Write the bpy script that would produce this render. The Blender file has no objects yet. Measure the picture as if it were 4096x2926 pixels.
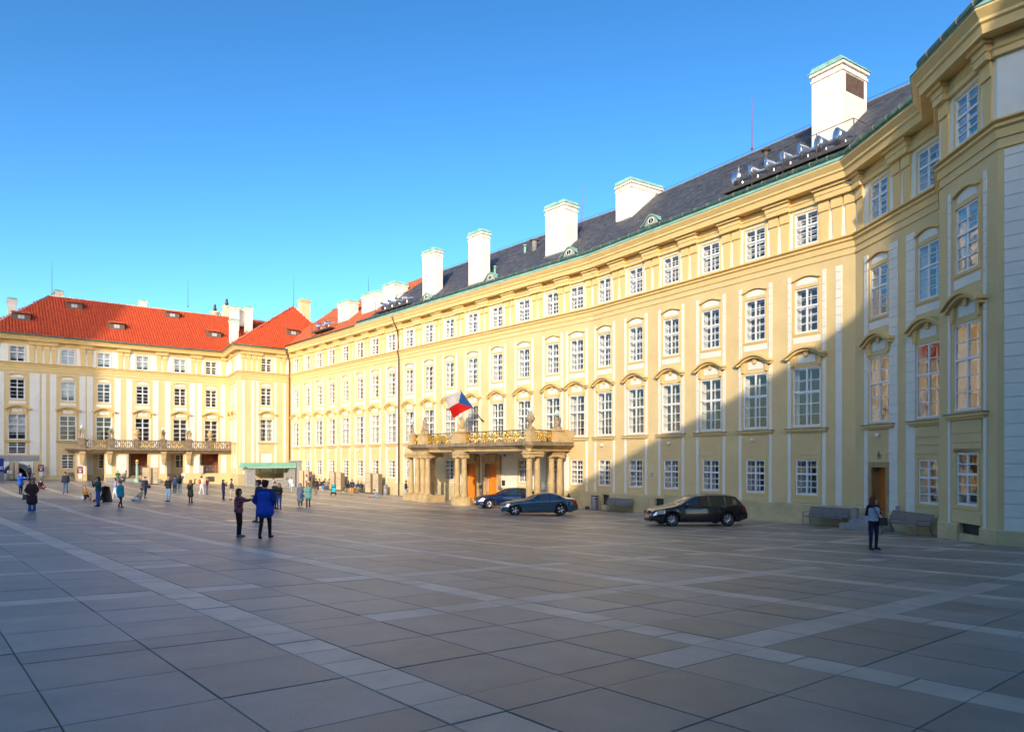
import bpy, bmesh, math, random
import numpy as np
from mathutils import Vector, Matrix
random.seed(7); RNG = np.random.default_rng(7)
SC = bpy.context.scene
COL = SC.collection
rad = math.radians

# ------------------------------------------------------------------ camera, sky, sun, exposure
F_PX, CX, HY, CAMZ = 2812.0, 2048.0, 1840.0, 1.6
cam_d = bpy.data.cameras.new('camera'); cam = bpy.data.objects.new('camera', cam_d); COL.objects.link(cam)
cam_d.sensor_width = 36.0; cam_d.lens = 36.0 * F_PX / 4096.0
cam_d.shift_y = (HY - 1463.0) / 4096.0
cam_d.clip_start = 0.1; cam_d.clip_end = 3000.0
cam.location = (0, 0, CAMZ); cam.rotation_euler = (rad(90), 0, 0)
SC.camera = cam

SUN_AZ, SUN_EL = rad(191.5), rad(20.0)          # azimuth clockwise from +Y
SUN_DIR = Vector((math.sin(SUN_AZ) * math.cos(SUN_EL), math.cos(SUN_AZ) * math.cos(SUN_EL), math.sin(SUN_EL)))
world = bpy.data.worlds.new('World'); SC.world = world; world.use_nodes = True
wn = world.node_tree; wn.nodes.clear()
sky = wn.nodes.new('ShaderNodeTexSky'); sky.sky_type = 'NISHITA'; sky.sun_disc = False
sky.sun_elevation = SUN_EL; sky.sun_rotation = SUN_AZ; sky.altitude = 300; sky.air_density = 1.0; sky.dust_density = 1.7; sky.ozone_density = 3.0
hs = wn.nodes.new('ShaderNodeHueSaturation'); hs.inputs['Saturation'].default_value = 1.16; hs.inputs['Hue'].default_value = 0.49
bg = wn.nodes.new('ShaderNodeBackground'); bg.inputs['Strength'].default_value = 0.078
wo = wn.nodes.new('ShaderNodeOutputWorld')
wn.links.new(sky.outputs[0], hs.inputs['Color']); gm = wn.nodes.new('ShaderNodeGamma'); gm.inputs[1].default_value = 1.4
wn.links.new(hs.outputs[0], gm.inputs[0]); wn.links.new(gm.outputs[0], bg.inputs[0]); wn.links.new(bg.outputs[0], wo.inputs[0])
sun_d = bpy.data.lights.new('sun', 'SUN'); sun_d.energy = 2.0; sun_d.angle = rad(0.5); sun_d.color = (1.0, 0.88, 0.68)
sun = bpy.data.objects.new('sun', sun_d); COL.objects.link(sun); sun.location = (0, -40, 60)
sun.rotation_euler = (-SUN_DIR).to_track_quat('-Z', 'Y').to_euler()
vs = SC.view_settings; vs.view_transform = 'Standard'; vs.look = 'None'; vs.gamma = 1.0; vs.use_curve_mapping = False; vs.exposure = 1.08
SC.cycles.use_denoising = True; SC.cycles.max_bounces = 6; SC.cycles.transparent_max_bounces = 12
SC.cycles.diffuse_bounces = 3; SC.cycles.glossy_bounces = 3; SC.cycles.sample_clamp_indirect = 6.0

# ------------------------------------------------------------------ materials
MATS = {}
def mat(name, col, rough=0.7, metal=0.0, var=0.0, scale=3.0, bump=0.0, bscale=60.0, spec=0.4, col2=None, stretch=None, attr=None):
    if name in MATS: return MATS[name]
    m = bpy.data.materials.new(name); m.use_nodes = True; nt = m.node_tree; N = nt.nodes; Lk = nt.links
    p = N['Principled BSDF']; p.inputs['Base Color'].default_value = (*col, 1); p.inputs['Roughness'].default_value = rough
    p.inputs['Metallic'].default_value = metal; p.inputs['Specular IOR Level'].default_value = spec
    vec = None
    if var or bump:
        tc = N.new('ShaderNodeTexCoord'); mp = N.new('ShaderNodeMapping'); Lk.new(tc.outputs['Object'], mp.inputs[0]); vec = mp.outputs[0]
        if stretch: mp.inputs['Scale'].default_value = stretch
    src = None
    if var:
        nz = N.new('ShaderNodeTexNoise'); nz.inputs['Scale'].default_value = scale; nz.inputs['Detail'].default_value = 6; nz.inputs['Roughness'].default_value = 0.62
        Lk.new(vec, nz.inputs['Vector'])
        rp = N.new('ShaderNodeValToRGB'); rp.color_ramp.elements[0].position = 0.3; rp.color_ramp.elements[1].position = 0.7
        a = tuple(max(0, c * (1 - var)) for c in col); b = col2 if col2 else tuple(min(1, c * (1 + var)) for c in col)
        rp.color_ramp.elements[0].color = (*a, 1); rp.color_ramp.elements[1].color = (*b, 1)
        Lk.new(nz.outputs['Fac'], rp.inputs[0]); src = rp.outputs[0]
        Lk.new(src, p.inputs['Base Color'])
    if attr:
        at = N.new('ShaderNodeAttribute'); at.attribute_name = attr
        mx = N.new('ShaderNodeMix'); mx.data_type = 'RGBA'; mx.blend_type = 'MULTIPLY'; mx.inputs['Factor'].default_value = 1.0
        if src: Lk.new(src, mx.inputs['A'])
        else: mx.inputs['A'].default_value = (*col, 1)
        Lk.new(at.outputs['Color'], mx.inputs['B']); Lk.new(mx.outputs['Result'], p.inputs['Base Color'])
    if bump:
        bz = N.new('ShaderNodeTexNoise'); bz.inputs['Scale'].default_value = bscale; bz.inputs['Detail'].default_value = 4
        Lk.new(vec, bz.inputs['Vector'])
        bp = N.new('ShaderNodeBump'); bp.inputs['Strength'].default_value = bump; bp.inputs['Distance'].default_value = 0.02
        Lk.new(bz.outputs['Fac'], bp.inputs['Height']); Lk.new(bp.outputs[0], p.inputs['Normal'])
    MATS[name] = m; return m

def glass_mat(name, tint, refl, rough=0.02, wob=0.0, tr=0.9):
    m = bpy.data.materials.new(name); m.use_nodes = True; nt = m.node_tree; N = nt.nodes; Lk = nt.links; N.clear()
    o = N.new('ShaderNodeOutputMaterial'); t = N.new('ShaderNodeBsdfTransparent'); t.inputs[0].default_value = tuple(c * tr for c in tint) + (1,)
    g = N.new('ShaderNodeBsdfGlossy'); g.inputs['Roughness'].default_value = rough; g.inputs['Color'].default_value = (1, 1, 1, 1)
    lw = N.new('ShaderNodeLayerWeight'); lw.inputs['Blend'].default_value = 0.5
    pw = N.new('ShaderNodeMath'); pw.operation = 'POWER'; pw.inputs[1].default_value = 3.2; Lk.new(lw.outputs['Facing'], pw.inputs[0])
    fr = N.new('ShaderNodeMath'); fr.operation = 'MULTIPLY_ADD'; fr.inputs[1].default_value = 1.0 - refl; fr.inputs[2].default_value = refl; Lk.new(pw.outputs[0], fr.inputs[0])
    mx = N.new('ShaderNodeMixShader'); Lk.new(fr.outputs[0], mx.inputs[0]); Lk.new(t.outputs[0], mx.inputs[1]); Lk.new(g.outputs[0], mx.inputs[2])
    if wob:
        tc = N.new('ShaderNodeTexCoord'); nz = N.new('ShaderNodeTexNoise'); nz.inputs['Scale'].default_value = 2.2; nz.inputs['Detail'].default_value = 1
        Lk.new(tc.outputs['Object'], nz.inputs['Vector']); bp = N.new('ShaderNodeBump'); bp.inputs['Strength'].default_value = wob; bp.inputs['Distance'].default_value = 0.05
        Lk.new(nz.outputs['Fac'], bp.inputs['Height']); Lk.new(bp.outputs[0], g.inputs['Normal'])
    Lk.new(mx.outputs[0], o.inputs[0]); MATS[name] = m; return m

YEL = mat('yellow_plaster', (0.73, 0.53, 0.25), 0.85, var=0.08, scale=0.55, bump=0.25, bscale=40, col2=(0.77, 0.575, 0.285))
YEL2 = mat('yellow_trim', (0.76, 0.53, 0.22), 0.8, var=0.07, scale=1.5, bump=0.12, bscale=40)
CREAM = mat('cream_plaster', (0.82, 0.77, 0.66), 0.85, var=0.06, scale=0.9, bump=0.2, bscale=40)
SOCLE = mat('socle_plaster', (0.60, 0.47, 0.25), 0.9, var=0.20, scale=0.9, bump=0.3, bscale=30)
WHITE = mat('white_paint', (0.80, 0.79, 0.76), 0.45, var=0.03, scale=4)
LINING = mat('white_lining', (0.80, 0.77, 0.70), 0.7)
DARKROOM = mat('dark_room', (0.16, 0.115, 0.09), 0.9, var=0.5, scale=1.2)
BLIND = mat('white_blind', (0.72, 0.72, 0.70), 0.8)
CURTAIN = mat('curtain', (0.50, 0.47, 0.42), 0.9, var=0.25, scale=9, stretch=(1, 1, 0.05))
COPPER = mat('green_copper', (0.25, 0.47, 0.39), 0.65, var=0.30, scale=1.6, bump=0.1)
GUTTER = mat('gutter_copper', (0.085, 0.14, 0.115), 0.5, var=0.5, scale=5.0, metal=0.2)
PIPE = mat('brown_pipe', (0.13, 0.075, 0.045), 0.5, var=0.3, scale=3)
SLATE = mat('slate', (0.075, 0.078, 0.092), 0.55, var=0.35, scale=2.2, bump=0.2, attr='tint')
TILE = mat('red_tile', (0.54, 0.075, 0.020), 0.75, var=0.10, scale=1.6, bump=0.2, attr='tint')
TILEOLD = mat('old_red_tile', (0.48, 0.12, 0.045), 0.8, var=0.28, scale=1.8, bump=0.3, attr='tint')
MORTAR = mat('ridge_mortar', (0.62, 0.50, 0.40), 0.9, var=0.2, scale=8)
CHIM = mat('chimney_plaster', (0.80, 0.73, 0.62), 0.9, var=0.08, scale=1.2, bump=0.2)
CHIMY = mat('chimney_yellow', (0.72, 0.55, 0.30), 0.9, var=0.1, scale=1.2)
LEAD = mat('lead_flashing', (0.20, 0.19, 0.18), 0.6, var=0.2)
WOODD = mat('dormer_wood', (0.16, 0.10, 0.07), 0.8, var=0.3, scale=6)
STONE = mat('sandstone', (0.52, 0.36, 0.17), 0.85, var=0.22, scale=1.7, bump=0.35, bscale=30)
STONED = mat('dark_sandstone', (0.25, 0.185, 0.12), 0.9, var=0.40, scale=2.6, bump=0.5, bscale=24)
STATUE = mat('weathered_statue', (0.33, 0.24, 0.145), 0.9, var=0.45, scale=6, bump=0.5, bscale=30)
GRANITE = mat('grey_granite', (0.33, 0.32, 0.30), 0.7, var=0.2, scale=5, bump=0.3, bscale=80)
IRON = mat('black_iron', (0.045, 0.043, 0.045), 0.5, metal=0.4)
STEEL = mat('grey_steel', (0.22, 0.22, 0.225), 0.45, metal=0.5, var=0.1)
STEELD = mat('rack_steel', (0.075, 0.065, 0.06), 0.6, var=0.3)
ALU = mat('bright_aluminium', (0.75, 0.76, 0.78), 0.25, metal=0.9)
GOLD = mat('gold_leaf', (0.86, 0.56, 0.10), 0.35, metal=0.85)
ODOOR = mat('orange_wood', (0.50, 0.135, 0.02), 0.45, var=0.35, scale=3.5, stretch=(6, 6, 0.5))
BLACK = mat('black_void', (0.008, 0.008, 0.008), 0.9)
GLASS = glass_mat('window_glass', (1.0, 0.99, 0.97), 0.10, wob=0.25, tr=0.97)
CLEAR = glass_mat('clear_glass', (0.95, 0.97, 0.98), 0.06)

# ------------------------------------------------------------------ mesh helpers
class MB:
    def __init__(s): s.v = []; s.f = []; s.m = []
    def add(s, vs, fs, mi=0, M=None):
        b = len(s.v)
        if M is not None: vs = [tuple(M @ Vector(p)) for p in vs]
        s.v += [tuple(p) for p in vs]; s.f += [tuple(b + i for i in f) for f in fs]; s.m += [mi] * len(fs); return s
    def box(s, x0, x1, y0, y1, z0, z1, mi=0, M=None):
        return s.add([(x0, y0, z0), (x1, y0, z0), (x1, y1, z0), (x0, y1, z0), (x0, y0, z1), (x1, y0, z1), (x1, y1, z1), (x0, y1, z1)],
                     [(0, 3, 2, 1), (4, 5, 6, 7), (0, 1, 5, 4), (1, 2, 6, 5), (2, 3, 7, 6), (3, 0, 4, 7)], mi, M)
    def frus(s, x0, x1, X0, X1, y0, y1, z0, z1, mi=0):      # box whose bottom is x0..x1 and top X0..X1
        return s.add([(x0, y0, z0), (x1, y0, z0), (x1, y1, z0), (x0, y1, z0), (X0, y0, z1), (X1, y0, z1), (X1, y1, z1), (X0, y1, z1)],
                     [(0, 3, 2, 1), (4, 5, 6, 7), (0, 1, 5, 4), (1, 2, 6, 5), (2, 3, 7, 6), (3, 0, 4, 7)], mi)
    def prism_xz(s, poly, y0, y1, mi=0):                     # polygon in x,z (counter-clockwise seen from -y), pushed from y0 (front) to y1
        n = len(poly); vs = [(x, y0, z) for x, z in poly] + [(x, y1, z) for x, z in poly]
        fs = [tuple(range(n)), tuple(range(2 * n - 1, n - 1, -1))] + [(j, i, i + n, j + n) for i in range(n) for j in ((i + 1) % n,)]
        return s.add(vs, fs, mi)
    def prism_xy(s, poly, z0, z1, mi=0):                     # polygon counter-clockwise from above
        n = len(poly); vs = [(x, y, z0) for x, y in poly] + [(x, y, z1) for x, y in poly]
        fs = [tuple(range(n - 1, -1, -1)), tuple(range(n, 2 * n))] + [(i, j, j + n, i + n) for i in range(n) for j in ((i + 1) % n,)]
        return s.add(vs, fs, mi)
    def lathe(s, prof, seg=12, c=(0, 0), mi=0, a0=0.0):
        n = len(prof); vs = []; fs = []
        for r, z in prof:
            for k in range(seg):
                a = a0 + 2 * math.pi * k / seg; vs.append((c[0] + r * math.cos(a), c[1] + r * math.sin(a), z))
        for i in range(n - 1):
            for k in range(seg):
                k2 = (k + 1) % seg; fs.append((i * seg + k, i * seg + k2, (i + 1) * seg + k2, (i + 1) * seg + k))
        fs.append(tuple(range(seg - 1, -1, -1))); fs.append(tuple(range((n - 1) * seg, n * seg)))
        return s.add(vs, fs, mi)
    def tube(s, pts, r, seg=6, mi=0, closed=False):
        P = [Vector(p) for p in pts]; n = len(P); vs = []; fs = []
        rs = r if isinstance(r, (list, tuple)) else [r] * n
        up = Vector((0, 0, 1))
        for i, p in enumerate(P):
            if closed: t = (P[(i + 1) % n] - P[i - 1])
            else: t = (P[min(i + 1, n - 1)] - P[max(i - 1, 0)])
            t.normalize(); a = t.cross(up)
            if a.length < 1e-3: a = t.cross(Vector((0, 1, 0)))
            a.normalize(); b = t.cross(a)
            for k in range(seg):
                an = 2 * math.pi * k / seg; vs.append(tuple(p + (a * math.cos(an) + b * math.sin(an)) * rs[i]))
        m = n if closed else n - 1
        for i in range(m):
            for k in range(seg):
                k2 = (k + 1) % seg; i2 = (i + 1) % n
                fs.append((i * seg + k, i2 * seg + k, i2 * seg + k2, i * seg + k2))
        if not closed: fs.append(tuple(range(seg))); fs.append(tuple(range(n * seg - 1, (n - 1) * seg - 1, -1)))
        return s.add(vs, fs, mi)
    def sphere(s, c, r, seg=10, rings=6, mi=0, sc=(1, 1, 1)):
        vs = [(c[0], c[1], c[2] - r * sc[2])]; fs = []
        for i in range(1, rings):
            a = math.pi * i / rings
            for k in range(seg):
                b = 2 * math.pi * k / seg
                vs.append((c[0] + r * sc[0] * math.sin(a) * math.cos(b), c[1] + r * sc[1] * math.sin(a) * math.sin(b), c[2] - r * sc[2] * math.cos(a)))
        vs.append((c[0], c[1], c[2] + r * sc[2]))
        for k in range(seg): fs.append((0, 1 + (k + 1) % seg, 1 + k))
        for i in range(rings - 2):
            for k in range(seg):
                k2 = (k + 1) % seg; fs.append((1 + i * seg + k, 1 + i * seg + k2, 1 + (i + 1) * seg + k2, 1 + (i + 1) * seg + k))
        t = len(vs) - 1
        for k in range(seg): fs.append((t, 1 + (rings - 2) * seg + k, 1 + (rings - 2) * seg + (k + 1) % seg))
        return s.add(vs, fs, mi)
    def mesh(s, name, mats, smooth=False, tint=None):
        me = bpy.data.meshes.new(name); me.from_pydata(s.v, [], s.f)
        for m in (mats if isinstance(mats, (list, tuple)) else [mats]): me.materials.append(m)
        if len(me.materials) > 1: me.polygons.foreach_set('material_index', s.m)
        if smooth: me.polygons.foreach_set('use_smooth', [True] * len(me.polygons))
        if tint is not None:
            a = me.color_attributes.new('tint', 'FLOAT_COLOR', 'POINT'); a.data.foreach_set('color', np.asarray(tint, dtype=np.float32).ravel())
        me.update(); return me

WM = {}                                   # world matrix of every object made here
def link(name, mesh, parent=None, M=None):
    o = bpy.data.objects.new(name, mesh); COL.objects.link(o)
    M = M if M is not None else Matrix()
    if parent is not None:
        o.parent = parent; o.matrix_parent_inverse = WM[parent.name].inverted()
    o.matrix_basis = M; WM[o.name] = M.copy(); return o
def tag(o, label, cat, group=None, kind=None):
    o['label'] = label; o['category'] = cat
    if group: o['group'] = group
    if kind: o['kind'] = kind
    return o
def thing(name, label, cat, loc=(0, 0, 0), rz=0.0, group=None):
    M = Matrix.Translation(Vector(loc)) @ Matrix.Rotation(rz, 4, 'Z')
    o = link(name, None, None, M); o.empty_display_size = 0.3
    return tag(o, label, cat, group)
def part(name, mb, mats, parent, M=None, smooth=False):
    me = mb.mesh(name, mats, smooth) if isinstance(mb, MB) else mb
    return link(name, me, parent, M if M is not None else WM[parent.name])

# ------------------------------------------------------------------ the lie of the ground (metres below the camera's level)
_cp = []
for X in (-18, -9, 0, 9, 16):
    for Y in (-12, 0, 10, 20, 29): _cp.append((X, Y, 1.6 + 0.0201 * X + 0.0444 * Y))
_cp = [c for c in _cp if not (c[0] == 16 and c[1] in (20, 29))]
_cp += [(-23.5, 34.4, 2.6), (-23.2, 39.4, 2.65), (-36.8, 57.9, 2.78), (-56.7, 77.8, 2.2), (-51.5, 81.7, 2.26), (-37.4, 92.6, 3.1), (-33.5, 86.2, 3.1),
        (-28.6, 90.6, 3.3), (-11.2, 70.5, 3.5), (4.8, 52, 3.52), (7.8, 47.7, 3.48), (12.9, 40, 3.34), (16.7, 34.2, 3.22), (17, 29, 3.05), (15.9, 26.3, 2.88),
        (15.7, 22.8, 2.76), (16.4, 22, 2.74), (8.8, 34.9, 3.25), (-24.1, 49.3, 2.92), (-14.8, 49.5, 3.26), (-45, 66, 2.6), (-60, 60, 2.2), (22, 15, 2.6)]
_cp = np.array(_cp); _n = len(_cp)
def _tps(r2): return 0.5 * r2 * np.log(r2 + 1e-9)
_d2 = ((_cp[:, None, :2] - _cp[None, :, :2]) ** 2).sum(-1)
_A = np.zeros((_n + 3, _n + 3)); _A[:_n, :_n] = _tps(_d2) + np.eye(_n) * 2.0; _A[:_n, _n] = 1; _A[:_n, _n + 1:] = _cp[:, :2]; _A[_n:, :_n] = _A[:_n, _n:].T
_w = np.linalg.solve(_A, np.concatenate([_cp[:, 2], [0, 0, 0]]))
def gz(x, y):
    x = np.clip(np.asarray(x, float), -64, 24); y = np.clip(np.asarray(y, float), -14, 96)
    d2 = (x[..., None] - _cp[:, 0]) ** 2 + (y[..., None] - _cp[:, 1]) ** 2
    return CAMZ - (_tps(d2) @ _w[:_n] + _w[_n] + _w[_n + 1] * x + _w[_n + 2] * y)
def gzf(x, y): return float(gz(np.array([x]), np.array([y]))[0])
def pix_ground(px, py):                    # where the sight line through a photo pixel meets the ground
    Zs = np.linspace(3, 110, 2200); X = (px - CX) / F_PX * Zs; zr = CAMZ - (py - HY) / F_PX * Zs
    d = zr - gz(X, Zs); i = int(np.argmax(d < 0)) if (d < 0).any() else len(Zs) - 1
    return Vector((X[i], Zs[i], float(zr[i] - d[i])))
def H2z(h): return h + CAMZ
# ------------------------------------------------------------------ plan of the walls, corner by corner (left to right as seen from the courtyard)
def _pl(px, h): Z = F_PX * 11.0 / h; return Vector(((px - CX) / F_PX * Z, Z))
pL0, pLi, pFo, pCo = _pl(0, 397.4), _pl(911, 334), _pl(954, 358.8), _pl(1160, 341.5)
pAB, pBC, pCe, pD0, pD1, pE = _pl(2372, 609.5), _pl(3422, 905), _pl(3760, 1099), _pl(3757, 1178), _pl(3989, 1355), _pl(4096, 1388)
pLx = pL0 + (pL0 - pLi).normalized() * 9.0
pEx = pE + (pE - pD1).normalized() * 11.0
class Wall:
    def __init__(s, p0, p1):
        s.p0, s.p1 = p0, p1; d = p1 - p0; s.L = d.length; s.u = d.normalized(); s.n = Vector((s.u.y, -s.u.x))
        s.M = Matrix(((s.u.x, -s.n.x, 0, p0.x), (s.u.y, -s.n.y, 0, p0.y), (0, 0, 1, 0), (0, 0, 0, 1)))
    def at(s, sv, off=0.0, z=0.0): p = s.p0 + s.u * sv + s.n * off; return Vector((p.x, p.y, z))
    def mat(s, sv, z=0.0, off=0.0): return s.M @ Matrix.Translation((sv, -off, z))
    def s_of(s, px, off=0.0):                    # distance along the wall of what stands at photo column px, off metres before it
        r = (px - CX) / F_PX; a = s.p0 + s.n * off; return (r * a.y - a.x) / (s.u.x - r * s.u.y)
    def h_of(s, px, py, off=0.0): P = s.at(s.s_of(px, off), off); return CAMZ + (HY - py) / F_PX * P.y
WL, WF, WG = Wall(pLx, pLi), Wall(pLi, pFo), Wall(pFo, pCo)
WA, WB, WC, WR, WD, WE = Wall(pCo, pAB), Wall(pAB, pBC), Wall(pBC, pCe), Wall(pCe, pD0), Wall(pD0, pD1), Wall(pD1, pEx)

def sweep(path, prof, mb=None, mi=0, closed=True):
    """profile points (outward offset, z) carried along the wall corners with mitred joints"""
    mb = mb or MB(); n = len(path); vs = []; fs = []; k = len(prof)
    for i, p in enumerate(path):
        us = []
        if i > 0: us.append((p - path[i - 1]).normalized())
        if i < n - 1: us.append((path[i + 1] - p).normalized())
        ns = [Vector((u.y, -u.x)) for u in us]
        if len(ns) == 2:
            b = ns[0] + ns[1]; b = b / (1 + ns[0].dot(ns[1]))
        else: b = ns[0]
        for o, z in prof: q = p + b * o; vs.append((q.x, q.y, z))
    m = k if closed else k - 1
    for i in range(n - 1):
        for j in range(m):
            j2 = (j + 1) % k; fs.append((i * k + j, (i + 1) * k + j, (i + 1) * k + j2, i * k + j2))
    if closed: fs.append(tuple(range(k - 1, -1, -1))); fs.append(tuple(range((n - 1) * k, n * k)))
    return mb.add(vs, fs, mi)

def plate(xs, zs, fill, y0, y1, mb=None):
    """a board of grid cells with openings, all of one piece; fill(i, j) gives a material index or None"""
    mb = mb or MB(); nx, nz = len(xs), len(zs); ids = {}; vs = []; fs = []; ms = []
    def V(i, j, b):
        k = (i, j, b)
        if k not in ids: ids[k] = len(vs); vs.append((xs[i], y1 if b else y0, zs[j]))
        return ids[k]
    F = [[fill(i, j) for j in range(nz - 1)] for i in range(nx - 1)]
    def g(i, j): return F[i][j] if 0 <= i < nx - 1 and 0 <= j < nz - 1 else None
    for i in range(nx - 1):
        for j in range(nz - 1):
            m = F[i][j]
            if m is None: continue
            fs.append((V(i, j, 0), V(i + 1, j, 0), V(i + 1, j + 1, 0), V(i, j + 1, 0))); ms.append(m)
            fs.append((V(i, j, 1), V(i, j + 1, 1), V(i + 1, j + 1, 1), V(i + 1, j, 1))); ms.append(m)
            if g(i - 1, j) is None: fs.append((V(i, j, 0), V(i, j + 1, 0), V(i, j + 1, 1), V(i, j, 1))); ms.append(m)
            if g(i + 1, j) is None: fs.append((V(i + 1, j, 0), V(i + 1, j, 1), V(i + 1, j + 1, 1), V(i + 1, j + 1, 0))); ms.append(m)
            if g(i, j - 1) is None: fs.append((V(i, j, 0), V(i, j, 1), V(i + 1, j, 1), V(i + 1, j, 0))); ms.append(m)
            if g(i, j + 1) is None: fs.append((V(i, j + 1, 0), V(i + 1, j + 1, 0), V(i + 1, j + 1, 1), V(i, j + 1, 1))); ms.append(m)
    b = len(mb.v); mb.v += vs; mb.f += [tuple(b + q for q in f) for f in fs]; mb.m += ms; return mb

def wall_mesh(L, z0, z1, holes, mat_at, zcuts, scuts=()):
    xs = {0.0, L} | set(scuts); zs = {z0, z1} | set(zcuts)
    for a, b, c, d in holes: xs |= {a, b}; zs |= {c, d}
    xs = sorted(x for x in xs if 0 <= x <= L); zs = sorted(z for z in zs if z0 <= z <= z1)
    def fill(i, j):
        x = (xs[i] + xs[i + 1]) / 2; z = (zs[j] + zs[j + 1]) / 2
        for a, b, c, d in holes:
            if a < x < b and c < z < d: return None
        return mat_at(x, z)
    return plate(xs, zs, fill, 0.0, 0.38)

# ------------------------------------------------------------------ pavement: a mortar bed that carries single slabs
E_A = Vector((-0.6547, 0.7559)); E_B = Vector((0.7559, 0.6547))     # the two directions of the paving
def build_pavement():
    xs = np.concatenate([[-900, -300, -120], np.arange(-72, 34, 2.0), [60, 300, 900]]); ys = np.concatenate([[-600, -200, -60], np.arange(-20, 104, 2.0), [150, 400, 1500]])
    X, Y = np.meshgrid(xs, ys, indexing='ij'); Zg = gz(X, Y) - 0.018
    nx, ny = X.shape; mb = MB(); mb.v = list(zip(X.ravel(), Y.ravel(), Zg.ravel()))
    mb.f = [(i * ny + j, (i + 1) * ny + j, (i + 1) * ny + j + 1, i * ny + j + 1) for i in range(nx - 1) for j in range(ny - 1)]; mb.m = [0] * len(mb.f)
    bed = link('pavement', mb.mesh('pavement', mat('joint_mortar', (0.028, 0.028, 0.030), 0.9), True)); bed['kind'] = 'structure'
    P = 3.57; A0, B0 = 4.16 - 0.25, 3.08 - 0.25; band = 0.5; sl = (P - band) / 3
    walls = [WL, WF, WG, WA, WB, WC, WR, WD, WE]
    slabs = []
    def inside(x, y):
        if y < -2.0 or y > 93: return False
        if abs(x) > 0.80 * abs(y) + 2.6: return False
        for w in walls:
            s = (x - w.p0.x) * w.u.x + (y - w.p0.y) * w.u.y; d = (x - w.p0.x) * w.n.x + (y - w.p0.y) * w.n.y
            e = 3 if w in (WL, WA, WB) else 0.15
            if -e < s < w.L + e and -16 < d < -0.3 and not (w in (WF,) and d < -4): return False
        return True
    ca = np.arange(-16, 34); cb = np.arange(-16, 26)
    for ia in ca:
        for ib in cb:
            a0, b0 = A0 + ia * P, B0 + ib * P
            ctr = E_A * (a0 + P / 2) + E_B * (b0 + P / 2)
            if not (-3 < ctr.y < 97 and abs(ctr.x) < 0.85 * ctr.y + 6): continue
            cells = []
            n = 7; q = P / n                                      # light band running towards the palace corner: short setts across
            for k in range(n): cells.append((a0 + k * q, a0 + (k + 1) * q, b0, b0 + band, 1))
            for k in range(3): cells.append((a0, a0 + band, b0 + band + k * sl, b0 + band + (k + 1) * sl, 2))
            for i in range(3):
                for k in range(3): cells.append((a0 + band + i * sl, a0 + band + (i + 1) * sl, b0 + band + k * sl, b0 + band + (k + 1) * sl, 0))
            for (u0, u1, v0, v1, kd) in cells:
                c = E_A * ((u0 + u1) / 2) + E_B * ((v0 + v1) / 2)
                if inside(c.x, c.y): slabs.append((u0, u1, v0, v1, kd, c.x, c.y, ia, ib))
    slabs.sort(key=lambda t: t[5] ** 2 + t[6] ** 2)
    m = mat('stone_slab', (0.275, 0.235, 0.195), 0.36, var=0.22, scale=1.1, bump=0.35, bscale=110, spec=0.55, attr='tint')
    rest = MB(); rt = []
    allc = np.array([[(u0, v0), (u1, v0), (u1, v1), (u0, v1)] for (u0, u1, v0, v1, *_) in slabs])
    ia_ = 0
    for idx, (u0, u1, v0, v1, kd, cx_, cy_, ia, ib) in enumerate(slabs):
        g = 0.004 + 0.00006 * cy_; lift = random.uniform(-0.003, 0.003)
        hb = random.Random(int(ia) * 131 + int(ib) * 17 + 5); zone = hb.uniform(0.90, 1.10)
        if kd == 1: t = random.uniform(1.75, 2.15); col = (t * 1.06, t * 0.97, t * 0.92)
        elif kd == 2:
            t = random.choice((random.uniform(0.8, 0.95), random.uniform(1.5, 2.0), random.uniform(1.6, 2.0))); col = (t * 1.03, t * 0.98, t * 0.96)
        else: t = zone * random.uniform(0.80, 1.14); w = random.uniform(-0.05, 0.06); col = (t * (1 + w), t, t * (1 - w))
        pts = []
        for (aa, bb) in ((u0 + g, v0 + g), (u1 - g, v0 + g), (u1 - g, v1 - g), (u0 + g, v1 - g)):
            p = E_A * aa + E_B * bb; pts.append((p.x, p.y))
        zz = gz(np.array([p[0] for p in pts]), np.array([p[1] for p in pts])) + lift
        cen = (sum(p[0] for p in pts) / 4, sum(p[1] for p in pts) / 4)
        e = 0.006; top = []
        for (x, y), z in zip(pts, zz):
            d = Vector((cen[0] - x, cen[1] - y)).normalized() * e * 1.4; top.append((x + d.x, y + d.y, z + 0.0))
        mid = [(x, y, z - 0.005) for (x, y), z in zip(pts, zz)]; bot = [(x, y, z - 0.05) for (x, y), z in zip(pts, zz)]
        vs = top + mid + bot; fs = [(3, 2, 1, 0)] + [(i, (i + 1) % 4, 4 + (i + 1) % 4, 4 + i) for i in range(4)] + [(4 + i, 4 + (i + 1) % 4, 8 + (i + 1) % 4, 8 + i) for i in range(4)]
        if idx < 300:
            mb = MB().add(vs, fs); me = mb.mesh('slab', m, tint=[(*col, 1)] * 12); link('slab', me, bed)
        else:
            rest.add(vs, fs); rt += [(*col, 1)] * 12
    o = link('slabs_beyond', rest.mesh('slabs_beyond', m, tint=rt), bed); o['kind'] = 'stuff'
build_pavement()

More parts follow.
